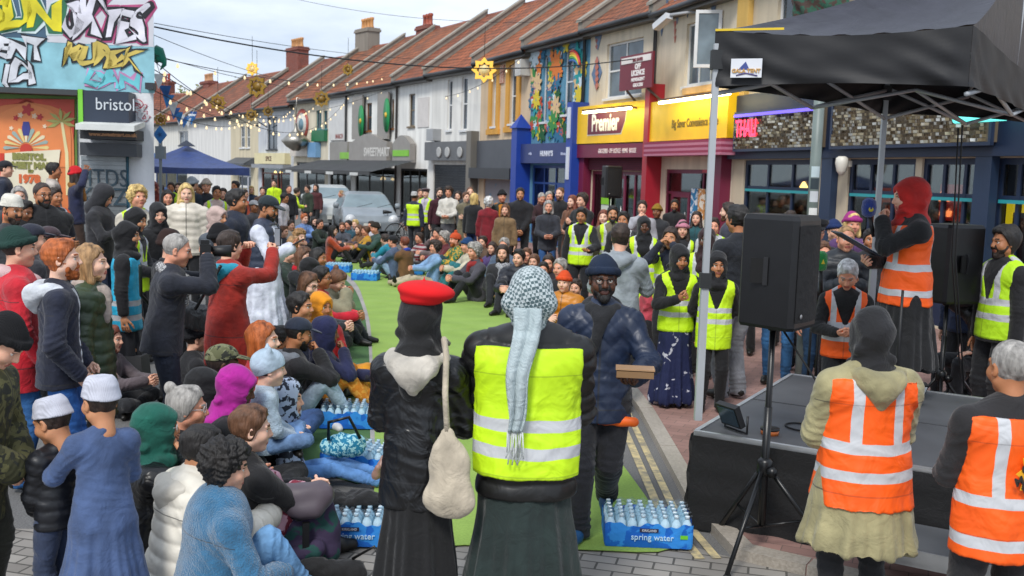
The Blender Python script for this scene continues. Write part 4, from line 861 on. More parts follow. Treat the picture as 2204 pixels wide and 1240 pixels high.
# --- far stretch
h = mk('house', 'farthest cream house beyond the corner, behind the blue diamond sign', 150, 332, 'CFC9B8', roof='8F523B'); h.window(r=(3, 4, 3.4, 5)); h.window(r=(7, 8, 3.4, 5)); h.window(r=(12, 13, 3.4, 5)); h.finish(chimney=[(h.W-3.2, 4, 'b', 'A03E2C', .9)])
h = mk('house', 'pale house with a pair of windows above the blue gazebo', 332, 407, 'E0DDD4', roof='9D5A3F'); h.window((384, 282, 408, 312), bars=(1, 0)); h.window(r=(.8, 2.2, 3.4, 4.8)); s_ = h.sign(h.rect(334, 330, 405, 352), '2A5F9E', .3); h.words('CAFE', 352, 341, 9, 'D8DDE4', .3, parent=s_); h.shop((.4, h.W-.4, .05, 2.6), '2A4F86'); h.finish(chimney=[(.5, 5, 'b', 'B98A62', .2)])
h = mk('house', 'blank white rendered house with a weathered wall', 407, 497, 'E0DEDA', roof='985C41'); h.finish(par2=True)
h = mk('house', 'cream house with twin sash windows and a small slate canopy', 497, 556, 'D4C8AC', roof='8C4D39'); h.window((517, 272, 527, 318), bars=(0, 1)); h.window((530, 272, 538, 318), bars=(0, 1)); r_ = h.rect(512, 358, 540, 400); h.window(r=(r_[0], r_[1], 1, r_[3]), bars=(0, 1))
q = h.rect(508, 330, 548, 352); cm = MB(); cm.add([(q[0], -.02, q[2]+.35), (q[1], -.02, q[2]+.35), (q[1]+.1, -.7, q[2]), (q[0]-.1, -.7, q[2]), (q[0]-.1, -.7, q[2]-.12), (q[1]+.1, -.7, q[2]-.12), (q[0]-.1, -.02, q[2]-.12), (q[1]+.1, -.02, q[2]-.12)], [(0, 3, 2, 1), (3, 4, 5, 2), (0, 6, 4, 3), (1, 2, 5, 7), (4, 6, 7, 5)]); cm.build('canopy', mat('paint', '4A4E54'), h.root); h.finish(chimney=[(h.W*.15, 5, 'b', 'C08A55', 1.1)], par2=True)
h = mk('house', 'pale grey house with black framed windows and a lit cream shop sign', 556, 632, 'C6C9CE', roof='965741'); h.window((575, 252, 597, 322), frame='22262B', bars=(1, 1)); s_ = h.sign(h.rect(541, 330, 603, 353) if 0 else (.3, h.W-.4, *h.rect(556, 330, 603, 353)[2:]), 'D9CDA0', .35); h.words('SPICE', 578, 342, 8, '5A3A22', .35, parent=s_)
h.sign((.2, h.W-.3, *h.rect(556, 354, 603, 362)[2:]), '8A8D92', .5, 'shop_hood'); h.shop((.5, h.W-.5, .05, 2.4), '7A3A2A', door=.35); MB().tube([(1.5, -.05, 4.4), (1.5, -.6, 4.7), (1.5, -.65, 4.5)], .03).lathe([(.02, 0), (.12, -.12)], (1.5, -.65, 4.55), 10).build('bracket_lamp', mat('paint', '2A2C30'), h.root); h.finish(chimney=None)
h = mk('house', 'cream house with a painted arch panel and a hanging lantern shape', 632, 706, 'D6CCB6', roof='9D5F3F'); h.window((680, 238, 692, 278), frame='3B6F74', bars=(1, 0)); h.window((696, 238, 705, 278), frame='3B6F74', bars=(0, 0))
x, z = h.uv(650, 268, .03); am = MB(); am.lathe([(.8, -.02), (.8, .02)], n=24, M=Matrix.Translation((x, -.04, z)) @ UP); am.cur = 1; am.lathe([(.6, -.025), (.6, .025)], n=24, M=Matrix.Translation((x, -.05, z)) @ UP); am.cur = 2; am.lathe([(.3, -.03), (.3, .03)], n=24, M=Matrix.Translation((x, -.06, z)) @ UP); am.build('round_mural', [mat('paint', 'B05A50'), mat('paint', 'D8D4CA'), mat('paint', '6A8A98')], h.root)
lm = MB(); lm.tube([(x+1.1, -.1, z+1.1), (x+.9, -.7, z+1.3), (x+.9, -.75, z+.3)], .03).lathe([(.05, .9), (.1, .6), (.5, .25), (.75, 0), (.5, -.28), (.15, -.5)], (x+.9, -.75, z-.9), 18); lm.build('teapot_ornament', mat('metal', 'A9A49A'), h.root)
s_ = h.sign((.2, h.W*.55, 2.8, 3.5), 'C9C0B4', .3); h.box('shop_panel', (h.W*.57, h.W*.8, 2.75, 3.5), -.3, -.02, '6F9AC0'); h.sign((h.W*.62, h.W-.1, 3.55, 4.1), '1F6B45', .2, 'green_board')
h.shop((.4, h.W-.4, .05, 2.5), '33363A'); h.finish(chimney=[(h.W*.12, 4, 'r', 'C98E52', .9)])
h = mk('house', 'white house with a tall hanging banner, next to the grey arched shop boards', 706, 760, WH, roof='9F5F3F')
b_ = h.box('banner', h.rect(714, 216, 746, 302), -.12, -.02, 'CDCCC9'); h.words('MARCH', 730, 294, 8, '8A4A44', .12, parent=b_); h.sign(h.rect(720, 306, 758, 350), '8D8983', .25); h.sign(h.rect(732, 328, 760, 342, .26), '7FB83A', .28, 'green_board'); h.shop((.3, h.W-.3, .05, 2.3), '2A2C2E', door=.3); h.pipe(748); h.finish(chimney=[(h.W*.8, 3, 'b', '9A4A34', .2)])
h = mk('house', 'white house with green ovals on grey boards above the black awning', 760, 857, WH, roof='A6623F')
h.window((766, 222, 774, 282), frame='8D5A32', bars=(0, 1)); h.window((788, 222, 800, 282), frame='8D5A32', bars=(0, 1)); h.window((818, 214, 826, 276), frame='8D5A32', bars=(0, 1)); h.window((842, 214, 848, 276), frame='8D5A32', bars=(0, 1))
for x0, y0, x1, y1, ox, oy in ((767, 207, 789, 300, 778, 261), (822, 200, 845, 300, 833, 248)):
    b_ = h.box('grey_board', h.rect(x0, y0, x1, y1), -.22, -.13, '8F8A83'); x, z = h.uv(ox, oy, .22); MB().lathe([(.42, -.03), (.42, .03)], n=20, M=Matrix.Translation((x, -.24, z)) @ UP @ Matrix.Diagonal((.75, 1.7, 1, 1))).build('green_oval', mat('paint', '1E8A4E'), b_); MB().lathe([(.13, -.02), (.13, .02)], n=5, M=Matrix.Translation((x, -.28, z)) @ UP).build('gold_star', mat('paint', 'D8B030'), b_)
am = MB(); x0, x1, z0, z1 = h.rect(764, 300, 846, 348); n = 14
pts_ = [(x0, z0)]+[(x1, z0)]+[(x1-(x1-x0)*i/n, z1-.15+.38*math.sin(math.pi*i/n)**1.5) for i in range(n+1)]; am.poly([(x, -.3, z) for x, z in pts_], .25, (0, 1, 0)); s_ = am.build('arched_fascia', mat('paint', '8F8A84'), h.root); h.words('SWEETMART', 810, 328, 15, 'C9C6C0', .3, .015, parent=s_)
h.shop((.3, h.W-.3, .05, 2.3), '26282A'); h.pipe(857, '3A3432')
am = MB(); aw0, aw1 = -h.W*.75, h.W+2.4
am.grid(lambda u, v: (aw0+(aw1-aw0)*u, -.3-1.9*v, 2.62-.5*v-.04*math.sin(math.pi*((u*5) % 1))*v), 30, 4); am.box(aw0, aw1, -2.24, -2.2, 2.0, 2.14); a_o = am.build('black_awning', mat('cloth', '1E2024'), h.root)
for k in range(4): x_ = aw0+.8+k*(aw1-aw0)/4; MB().box(x_, x_+.9, -2.262, -2.243, 1.96, 2.08).build('awning_label', mat('paint', 'C8C8C4'), a_o); MB().tube([(x_-.3, -.05, 1.9), (x_-.3, -2.2, 2.06)], .02, 5).build('awning_arm', mat('paint', '2A2A2C'), a_o)
h.finish()
h = mk('house', 'narrow white house with one brown window above a green lettered arch', 857, 926, WH, roof='9F5A3D'); h.window((880, 202, 893, 272), frame='6B5A40', bars=(0, 1), curtain='7A9A50')
b_ = h.box('faded_mural', h.rect(900, 210, 924, 274), -.03, -.004, 'CFC9C4'); x0, x1, z0, z1 = h.rect(848, 300, 897, 350); x0 = max(x0, .02); am = MB(); pts_ = [(x0, z0), (x1, z0)]+[(x1-(x1-x0)*i/10, z1-.2+.35*math.sin(math.pi*i/10)) for i in range(11)]; am.poly([(x, -.3, z) for x, z in pts_], .25, (0, 1, 0)); s_ = am.build('arched_fascia', mat('paint', '8F8A84'), h.root)
h.sign((x0+.1, x1-.1, z0+.25, z0+.5), '7CBF2E', .33, 'green_board', frame=None); h.shop((.2, h.W-.3, .05, 2.3), '26282A'); h.finish()
h = mk('house', 'white house with two slim windows above the grey roller shutter', 926, 1030, 'E4E2DC', roof='AF6441'); h.window((963, 172, 973, 280), bars=(0, 1)); h.window((993, 166, 1006, 280), bars=(0, 1)); r_ = h.rect(909, 306, 1010, 346); s_ = h.sign((.05, h.W-.35, r_[2], r_[3]), '5F6062', .3)
for px in (945, 963, 990): x, z = h.uv(px, 328, .32); MB().lathe([(.20, -.02), (.20, .02), (.15, .02)], n=20, M=Matrix.Translation((x, -.33, z)) @ UP).build('roundel', mat('paint', 'A8A8A6'), s_)
h.holes.append((.25, h.W-.5, .05, r_[2]-.15)); sb = MB(); nz = 26
for i in range(nz): z0 = .05+(r_[2]-.2)*i/nz; sb.box(.25, h.W-.5, .06, .09 if i % 2 else .075, z0, z0+(r_[2]-.2)/nz-.004)
sb.build('roller_shutter', mat('metal', '55575A', r=.55), h.root); MB().box(h.W-.42, h.W-.05, -.32, -.003, .05, r_[3]+.35).build('pilaster', mat('plaster', '77746E'), h.root); MB().box(.3, .9, -.35, -.004, r_[3]+.05, r_[3]+.5).build('air_unit', mat('paint', '9A9C9E'), h.root); h.finish(chimney=[(h.W-.2, 3, 'b', 'A8543A', .5)])
h = mk('house', 'peach house with yellow window surrounds above the dark grey shopfront', 1030, 1137, 'D8BFA0', roof='B16741')
for r in ((1060, 165, 1070, 272), (1098, 146, 1114, 266)):
    h.window(r, frame='D9DADA', bars=(0, 1)); x0, x1, z0, z1 = h.rect(*r)
    MB().box(x0-.28, x0-.002, -.06, -.002, z0-.1, z1+.1).box(x1+.002, x1+.28, -.06, -.002, z0-.1, z1+.1).box(x0-.28, x1+.28, -.062, -.002, z1+.102, z1+.35).box(x0-.34, x1+.34, -.09, -.002, z0-.28, z0-.102).build('window_surround', mat('plaster', 'D9A04A'), h.root)
x, z = h.uv(1079, 160, .03); MB().box(x-.22, x+.22, -.05, -.003, z-.3, z+.3).build('mural_patch', mat('print', 'B8705E', 'D8C0A8', s=30.), h.root); MB().box(h.W-.55, h.W-.1, -.35, -.003, 5.3, 5.8).build('alarm_box', mat('paint', 'C0BEBA'), h.root)
r_ = h.rect(1028, 302, 1106, 362); h.box('tiled_fascia', (.05, h.W-.7, r_[2], r_[3]), -.12, -.003, '4A4D53'); r2 = h.rect(1012, 362, 1104, 385); s_ = h.box('shutter_box', (.0, h.W-.65, r2[2], r2[3]), -.4, -.003, '303236'); h.holes.append((.5, h.W-.8, .05, r2[2]-.02)); MB().box(.5, (h.W-.3)/2, .06, .1, .05, r2[2]-.02).box((h.W-.3)/2+.02, h.W-.8, .06, .1, .05, r2[2]-.02).build('door', mat('print', '8E8A8E', '6A8AA0', s=4., t=.62), h.root)
h.finish()
h = mk('house', 'house painted all over with a flower and rainbow mural above a blue shopfront', 1137, 1260, '5F93AE', roof='A86744')
h.window((1168, 120, 1178, 262), frame='D4D6D8', bars=(0, 1)); h.window((1214, 105, 1233, 246), frame='D4D6D8', bars=(0, 1))
g_ = random.Random(3); mm = MB(); cols = ['2F6E8F', '3E8A48', 'D8B88A', 'C0503A', 'D8C23A', '7A4A8A', 'C8D8E0', '2A9A9A', 'D87A3A', '1F5A34']
def blob(h, px, py, r, ci, n=7, o=.03, name=None, sy=1):
    x, z = h.uv(px, py, o); M = Matrix.Translation((x, -o-.012*ci/10-.002*(blob.k % 7), z)) @ UP; blob.k += 1; P = [(r*(1+.28*math.sin(t*n))*math.cos(t), sy*r*(1+.28*math.sin(t*n))*math.sin(t)) for t in np.linspace(0, 6.283, 36)[:-1]]
    mm.cur = ci; mm.poly([M @ Vector((a, b, 0)) for a, b in P], .012, (0, 1, 0))
blob.k = 0
for i in range(190):
    px = g_.uniform(1141, 1256); py = g_.uniform(112, 300) if i > 20 else g_.uniform(85, 300)
    if any(a-5 < px < b+5 and c-4 < py < d+4 for a, b, c, d in ((1168, 1178, 120, 262), (1214, 1233, 105, 246))): continue
    blob(h, px, py, g_.uniform(.06, .24), g_.choice([1, 1, 9, 7, 0, 6, 3, 4] if py > 190 else [0, 7, 6, 2, 4, 1, 8]), g_.choice([5, 7, 3, 6]), sy=g_.uniform(.7, 1.5))
for px, py, r, c in ((1156, 180, .3, 2), (1155, 215, .26, 4), (1197, 140, .38, 8), (1150, 122, .34, 6), (1198, 175, .24, 0), (1246, 205, .24, 4), (1230, 280, .3, 3), (1196, 230, .28, 2), (1190, 262, .3, 1)): blob(h, px, py, r, c, 8, .05)
mm.build('flower_mural', [mat('print', c, cols[(k_+3) % 10], s=7., t=.62) for k_, c in enumerate(cols)], h.root)
for t in range(5): MB().tube([(h.uv(1236+16*math.cos(a), 150-42*math.sin(a), .06)[0], -.12-.004*t, h.uv(1246, 150-(42-5*t)*math.sin(a), .06)[1]) for a in np.linspace(.2, 1.8, 10)], .045, 5).build('rainbow_band', mat('paint', ['C84038', 'E0A030', 'D8D040', '3E9A50', '3A6AB0'][t]), h.root)
r_ = h.rect(1121, 310, 1240, 352); s_ = h.sign((.05, h.W-.25, r_[2], r_[3]), '2D3A6E', .35); h.words("HUNNY'S", 1176, 331, 9, 'D8DCE8', .35, .008, parent=s_); h.words('eat in', 1141, 331, 4, 'B8C0DC', .35, parent=s_); h.words('take away', 1213, 331, 4, 'B8C0DC', .35, parent=s_)
BL = '1D3F9A'; MB().box(-.3, .12, -.5, -.003, .1, r_[3]+.5).add([(-.36, -.56, r_[3]+.5), (.18, -.56, r_[3]+.5), (.18, 0, r_[3]+.5), (-.36, 0, r_[3]+.5), (-.09, -.28, r_[3]+.95)], [(0, 1, 4), (1, 2, 4), (2, 3, 4), (3, 0, 4)]).build('blue_column', mat('paint', BL), h.root)
co = MB().box(h.W-.32, h.W+.05, -.5, -.003, .1, r_[3]+1.1).build('blue_column', mat('paint', BL), h.root); MB().box(h.W-.22, h.W-.06, -.54, -.502, 2.1, 3.0).box(h.W-.22, h.W-.06, -.54, -.502, 3.25, 4.1).build('banner', mat('paint', 'CFD6E0'), co)
h.shop((.25, h.W-.4, .1, r_[2]-.05), '1F4488', panels=4, door=.55, glass='2A3034', inner='55524A', shelves=True); h.pipe(1258, '2E3236'); h.finish()
# --- corner shop in two yellow halves
CRM = 'DCCFB8'
h = mk('house', 'cream house above the yellow Premier shop sign with an off licence board', 1260, 1412, CRM, roof='9F5F41'); P_ = h
h.window((1305, 88, 1383, 208), bars=(1, 1), glass='55626A'); x0, x1, z0, z1 = h.rect(1305, 88, 1383, 208)
def diamonds(h, pts, cols_):
    for px, py, rx, ry, c in pts: x, z = h.uv(px, py, .02); x2 = h.uv(px+rx, py, .02)[0]-x; z2 = h.uv(px, py-ry, .02)[1]-z; MB().poly([(x-x2, -.02, z), (x, -.02, z-z2), (x+x2, -.02, z), (x, -.02, z+z2)], .017, (0, 1, 0)).build('painted_diamond', mat('paint', c), h.root)
diamonds(h, [(1284, 158, 11, 36, '5A7290'), (1284, 100, 3, 6, 'A85A4A'), (1284, 88, 3, 6, 'A85A4A')], 0)
for i in range(5): x, z = h.uv(1284, 132+13*i, .045); MB().poly([(x-.10, -.045, z), (x, -.045, z-.13), (x+.10, -.045, z), (x, -.045, z+.13)], .01, (0, 1, 0)).build('painted_diamond', mat('paint', 'B86A54'), h.root)
x, z = h.uv(1288, 64, .02); MB().poly([(x-.28, -.02, z), (x, -.02, z-.55), (x+.28, -.02, z)], .017, (0, 1, 0)).build('painted_triangle', mat('paint', '5A7290'), h.root)
YL = 'F2C318'; r_ = h.rect(1256, 222, 1394, 307, .35); s_ = h.sign((-.05, r_[1], r_[2], r_[3]), YL, .35)
x0, x1, z0, z1 = h.rect(1265, 241, 1346, 288, .37); pp = [(x0, z0), (x1-.25, z0), (x1-.06, (z0+z1)/2), (x1, z1), (x0, z1)]
MB().poly([(x, -.368, z) for x, z in pp], .016, (0, 1, 0)).build('logo_board', mat('paint', '6A2238'), s_); MB().poly([(x+(.03 if x > x0 else -.03), -.358, z+(.03 if z > z0 else -.03)) for x, z in pp], .005, (0, 1, 0)).build('logo_border', mat('paint', 'E8E4DC'), s_)
h.words('Premier', 1302, 265, 30, 'F0ECE4', .372, .018, sx=.74, parent=s_)
lt = MB(); x0, x1, z0, z1 = h.rect(1256, 232, 1356, 240, .75); lt.box(x0, x1, -.78, -.70, z0, z0+.05); lt.build('strip_light', mat('emit', 'FFF0B0', e=11), s_); MB().box(x0, x1, -.80, -.68, z0+.053, z0+.10).box(x0+.3, x0+.36, -.7, -.36, z0+.05, z0+.1).box(x1-.4, x1-.34, -.7, -.36, z0+.05, z0+.1).build('light_bracket', mat('paint', '6A4A30'), s_)
r2 = h.rect(1262, 309, 1392, 339, .3); MR = '6E1F3C'; s2 = h.sign((-.02, r2[1], r2[2], r2[3]), MR, .33); h.words('GROCERIES · OFF LICENCE · NEWS · BOOZE', 1327, 325, 8, 'D8C8CC', .33, .004, sx=.62, parent=s2)
h.shop((.35, h.W-.35, .1, r2[2]-.35), MR, panels=4, door=.3, riser=.5, inner='8A867A', shelves=True); MB().box(.3, h.W-.3, -.1, -.003, r2[2]-.33, r2[2]-.002).build('shutter_box', mat('stripe', '5A1C30', '4A1628', ax=2, s=20.), h.root)
MB().box(.05, .34, -.25, -.003, .1, r2[2]-.002).build('pilaster', mat('paint', MR), h.root)
x0, x1, z0, z1 = h.rect(1296, 350, 1316, 400); ps = MB(); ps.box(x0, x1, .01, .03, z0-.9, z1); ps.build('poster', mat('paint', 'C8D4C8'), h.root); MB().box(x0+.02, x1-.02, -.01, .008, z0-.5, z0).build('poster', mat('paint', '7FC01E'), h.root)
# board hung out over the window
hb_ = empty('hanging_sign', (h.root.location.x, h.root.location.y, 0), h.rz, 'maroon off licence board fixed in front of the cream upper window', 'sign')
x0, x1, z0, z1 = h.rect(1338, 117, 1408, 192, .5); MB().box(x0, x1, -.55, -.50, z0, z1).build('board', mat('paint', '74202F'), hb_); MB().box(x0+.08, x1-.08, -.565, -.552, z1-.20, z1-.05).build('name_panel', mat('paint', 'E4DCD6'), hb_)
[MB().tube([a, b], .03).build('bracket', mat('paint', '5A4A42'), hb_) for a, b in (((x1-.3, -.5, z0), (x1-.1, -.05, z0-.4)), ((x0+.3, -.5, z0), (x0+.2, -.02, z0-.4)))]
for t_, py, hp_, c, b in (('BIG SAVER', 128.5, 5.8, '74202F', .004), ('OFF', 143, 9, 'EEE6E2', .010), ('LICENCE', 157, 9, 'EEE6E2', .010), ('NEWSAGENT', 171, 6, 'EEE6E2', .005), ('GROCERS', 183, 6, 'EEE6E2', .005)): o = h.words(t_, 1373, py, hp_, c, .567 if t_[0] == 'B' else .552, b, sx=.92, parent=hb_)
h.pipe(1409, '33363A'); h.finish(par2=False)
h = mk('house', 'cream house above the yellow convenience store sign, one window open', 1412, 1575, CRM, roof='9F5F41'); B_ = h
h.window((1476, 42, 1552, 180), bars=(2, 0), glass='55626A'); MB().box(*[v for v in h.rect(1478, 165, 1548, 184)[:2]], -.1, -.003, h.uv(1510, 200)[1], h.uv(1510, 186)[1]).build('stone_sill', mat('plaster', 'D8B07A'), h.root)
x0, x1, z0, z1 = h.rect(1504, 30, 1556, 150); oc = MB(); c_ = Matrix.Translation((x1-.05, -.02, z0)) @ Matrix.Rotation(R(62), 4, 'Z'); ww = (x1-x0)*.5
oc.box(-ww, 0, -.03, .03, 0, .07, c_).box(-ww, 0, -.03, .03, z1-z0-.07, z1-z0, c_).box(-ww, -ww+.07, -.03, .03, .07, z1-z0-.07, c_).box(-.07, 0, -.03, .03, .07, z1-z0-.07, c_); oc_ = oc.build('open_casement', mat('paint', 'D9DADA'), h.root); MB().box(-ww+.07, -.07, -.005, .005, .07, z1-z0-.07, c_).build('pane', mat('glass', '66747C'), oc_)
for px, py, rr, c in ((1425, 40, .42, '5F7592'), (1458, 20, .34, '7A86A0'), (1505, 12, .3, 'B8705A'), (1535, 14, .3, '5F7592'), (1480, 14, .25, '5F7592'), (1452, 55, .10, 'B0604A'), (1452, 70, .08, 'B0604A'), (1452, 85, .08, 'B0604A')): x, z = h.uv(px, py, .02); MB().poly([(x-rr*.7, -.02, z+rr), (x, -.02, z-rr), (x+rr*.7, -.02, z+rr)], .017, (0, 1, 0)).build('painted_triangle', mat('paint', c), h.root)
r_ = h.rect(1416, 208, 1566, 300, .35); s_ = h.sign((.25, r_[1], r_[2], r_[3]), YL, .35); h.words('Big Saver Convenience Store', 1494, 264, 15, '7A6410', .352, .006, sx=.72, parent=s_, emit=0)
x0, x1, z0, z1 = h.rect(1420, 208, 1568, 214, .75); MB().box(x0, x1, -.78, -.70, z0, z0+.05).build('strip_light', mat('emit', 'FFF0B0', e=11), s_); MB().box(x0, x1, -.80, -.68, z0+.053, z0+.10).build('light_bracket', mat('paint', '6A4A30'), s_)
r2 = h.rect(1405, 303, 1570, 335, .3); MB().box(.28, r2[1], -.5, -.003, r2[2], r2[3]).build('rolled_awning', mat('stripe', '8A3450', 'B07088', ax=2, s=9.), h.root)
MB().box(.0, .26, -.4, -.003, .1, r_[3]+.45).build('red_pilaster', mat('paint', 'A02030'), h.root); MB().box(h.W-.4, h.W-.05, -.25, -.003, .1, r2[3]).build('pilaster', mat('paint', MR), h.root)
h.shop((.5, h.W-.45, .1, r2[2]-.3), MR, panels=3, door=.12, riser=.5, inner='8A867A', shelves=True); x0, x1, z0, z1 = h.rect(1512, 342, 1552, 372); MB().box(x0, x1, .005, .03, z0, z1).build('red_poster', mat('paint', 'C03040'), h.root)
for i in range(3): MB().box(x0-.5+i*.36, x0-.2+i*.36, .005, .03, 1.0, 2.0).build('poster', mat('print', ['2F7AA8', 'C88A4A', 'D8D0C0'][i], ['D8DCE0', 'E8E0D0', '3A8A50'][i], s=9.), h.root)
h.finish(chimney=[(.3, 3, 'r', 'B07A4A', .3)])
cc = empty('security_camera', (h.root.location.x, h.root.location.y, 0), h.rz, 'white security camera on a bracket high on the cream wall', 'camera')
x, z = h.uv(1420, 44, .8); MB().box(-.32, .22, -.09, .09, -.07, .07, Matrix.Translation((x, -.7, z)) @ Matrix.Rotation(R(-22), 4, 'Y') @ Matrix.Rotation(R(10), 4, 'Z')).build('housing', mat('paint', 'D0D2D4'), cc); MB().tube([(x+.2, -.65, z+.1), (x+.45, -.3, z+.15), (x+.5, -.01, z+.15)], .035).build('bracket', mat('paint', 'A0A2A4'), cc)
# --- Thali restaurant
a_ = fpt(1575); h = House('restaurant', 'dark blue restaurant front with two bead covered signs and a red neon name', a_, FL[-1], 'CDBFA6', roof='9F5F41', cat='restaurant'); T_ = h
h.window((1676, -70, 1714, 45), bars=(0, 1)); h.window(r=(h.uv(1850, 0)[0], h.uv(1850, 0)[0]+1.0, 4.3, 5.9)); h.box('yellow_pier', (.05, .5, 3.4, E-.3), -.12, -.003, 'D8B060', 'plaster')
NV = '1B2A44'; TL = '1F6A70'; ls = h.W
MB().box(.02, ls, -.16, -.003, h.rect(1580, 226, 1765, 322)[2]-.18, h.rect(1580, 226, 1765, 322)[3]+.25).build('fascia_backing', mat('paint', NV), h.root)
for k, (x0, y0, x1, y1) in enumerate(((1582, 226, 1762, 316), (1792, 196, 2130, 302))):
    r_ = h.rect(x0, y0, x1, y1, .32); r_ = (r_[0], r_[1], h.uv(1700, 318, .3)[1], h.uv(1700, 236, .3)[1]); s_ = h.sign(r_, '6A5E4E', .30, frame='26324A'); rr = np.random.default_rng(k); nx, nz = int((r_[1]-r_[0])/.062), int((r_[3]-r_[2])/.052); ms = MB()
    for i in range(nx):
        for j in range(nz): # shimmering discs hung in rows
            ms.cur = int(rr.integers(0, 4)) if (rr.random() > .25*(1+math.sin(i*.5))) else 4
            x, z, t = r_[0]+.03+i*.062, r_[2]+.03+j*.052, rr.normal()*.018; ms.add([(x-.027, -.315-t, z-.021), (x+.027, -.315+t, z-.021), (x+.027, -.32+t, z+.021), (x-.027, -.32-t, z+.021)], [(0, 1, 2, 3)])
    ms.build('sequin_panel', [mat('metal', c, r=.3) for c in ('E8E0CC', 'D4C6A8', 'F0EEE6', 'B8A684')]+[mat('paint', '4A4030')], s_)
    if k == 0: h.words('THALI', 1605, 278, 30, 'FF3A5A', .36, .008, sx=.62, parent=s_, emit=1.6); MB().box(r_[0], r_[1], -.36, -.31, r_[3]-.06, r_[3]-.005).build('purple_tube', mat('emit', '6A5AE0', e=1.0), s_)
    else: MB().tube([(h.uv(2050, 250, .6)[0], -.55, h.uv(2100, 255, .6)[1]), (h.uv(2160, 250, .6)[0], -.55, h.uv(2100, 255, .6)[1])], .05).build('teal_tube_light', mat('emit', '5AC8C0', e=1.1), s_)
zt = h.uv(1700, 332, .1)[1]-.1
segs = [(1598, 1755), (1822, 1966), (1980, 2116), (2140, 2280)]
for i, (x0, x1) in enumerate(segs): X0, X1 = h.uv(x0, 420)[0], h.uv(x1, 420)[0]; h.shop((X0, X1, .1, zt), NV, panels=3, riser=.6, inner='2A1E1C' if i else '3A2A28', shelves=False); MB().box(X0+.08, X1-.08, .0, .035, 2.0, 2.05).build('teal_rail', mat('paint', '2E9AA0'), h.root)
for px in (1790, 2128): x = h.uv(px, 420)[0]; MB().box(x-.16, x+.16, -.14, -.003, .1, zt+.1).build('pilaster', mat('paint', '25364F'), h.root)
x0, x1 = h.uv(1752, 420)[0], h.uv(1806, 420)[0]
X0, X1 = h.uv(1748, 420)[0]-.1, h.uv(1755, 420)[0]; 
x0, x1, z0, z1 = h.rect(1752, 388, 1803, 470); MB().box(h.uv(1690, 420)[0], h.uv(1757, 420)[0], .5, .55, .3, 2.0).build('pink_panel', mat('paint', 'B04060'), h.root)
x0, x1, z0, z1 = h.rect(1872, 405, 1915, 470); q_ = MB().box(x0-.15, x1+.35, .125, .15, 1.35, 2.16).build('orange_glow_poster', mat('emit', 'D85A30', e=.35), h.root); h.words('THALI', 1900, 424, 8, 'B02A20', -.12, .005, parent=q_); h.words('EASTVILLE', 1915, 448, 16, '3A1E20', -.12, .012, sx=.8, parent=q_)  # the orange poster is made to glow, adding warm light to the window
x0, x1, z0, z1 = h.rect(1986, 396, 2040, 474); x0 = h.uv(2004, 420)[0]; x1 = h.uv(2062, 420)[0]; q_ = MB().box(x0, x1, .16, .18, z0, z1).build('bar_sign', mat('emit', 'B01408', e=.55), h.root); h.words('Bar', 2034, 424, 16, 'FF8A50', -.155, .012, parent=q_, emit=3, shear=.3); h.words('eats', 2034, 458, 13, 'FF8A50', -.155, .012, parent=q_, emit=3, shear=.3)
x0, x1 = h.uv(2128, 420)[0]+.2, h.uv(2180, 420)[0]+.3; yf = MB(); yf.box(x0, x1, .14, .17, 1.88, 2.0).box(x0, x0+.10, .14, .17, 1.1, 1.88); yf.build('yellow_neon_frame', mat('emit', 'F2C400', e=.9), h.root)
wl = MB(); x, z = h.uv(1812, 352, .3); wl.lathe([(.03, -.2), (.08, -.13), (.11, 0), (.10, .09), (.06, .12)], (x, -.3, z), 12).box(x-.03, x+.03, -.3, -.12, z-.05, z+.05); wl.build('alarm_bell_box', mat('paint', 'D8D4C8'), h.root)
x, z = h.uv(1750, -40, .35); gm_ = MB(); gm_.grid(lambda u, v: (x+(u-.5)*1.5, -.15-.5*math.sin(math.pi*u)*math.sin(math.pi*min(v*1.1, 1)*.5+.3)-.05*math.sin(u*26+9*v)*math.sin(v*17), z-1.0+1.3*v-.35*math.sin(math.pi*u)*(1-v)), 40, 30); gm_.build('green_fan_relief', mat('print', '2E5A48', '4A3A34', s=6.), h.root)
h.finish(par2=False, chimney=[(.2, 3, 'r', 'B07A4A', .3)])
# roof lines and white party wall beyond come from the same houses; side street block behind the left corner
# ================================================================ left corner building
lb = empty('corner_shop', (0, 0, 0), 0, 'white corner building covered in graffiti above an orange painted shop front', 'shop')
d0 = 16.6; A_ = ptd(-420, 375, d0-.4); B2 = ptd(332, 352, d0+.4)
u_ = Vector((B2.x-A_.x, B2.y-A_.y)); LW = u_.length; lrz = math.atan2(u_.y, u_.x); lb.location = (A_.x, A_.y, 0); lb.rotation_euler = (0, 0, lrz)
class LB(House):
    def __init__(s): s.root = lb; s.inv = (Matrix.Translation((A_.x, A_.y, 0)) @ Matrix.Rotation(lrz, 4, 'Z')).inverted(); s.W = LW; s.E = 7.5
l = LB(); wm = MB(); k_ = 5.2
wm.add([(0, 0, 0), (LW, 0, 0), (LW-k_, 9, 0), (-2, 9, 0), (0, 0, 7.5), (LW, 0, 7.5), (LW-k_, 9, 7.5), (-2, 9, 7.5)], [(0, 1, 5, 4), (1, 2, 6, 5), (2, 3, 7, 6), (3, 0, 4, 7), (4, 5, 6, 7)]); wm.build('wall', mat('plaster', 'E4E6EA'), lb)
def pz(px, py, o=0): return l.uv(px, py, o)
def panel(name, x0, y0, x1, y1, o0, o1, col, kind='paint', parent=None, **k):
    a, b, c, d = l.rect(x0, y0, x1, y1, o1); return MB().box(a, b, -o1, -o0, c, d).build(name, mat(kind, col, **k), parent or lb)
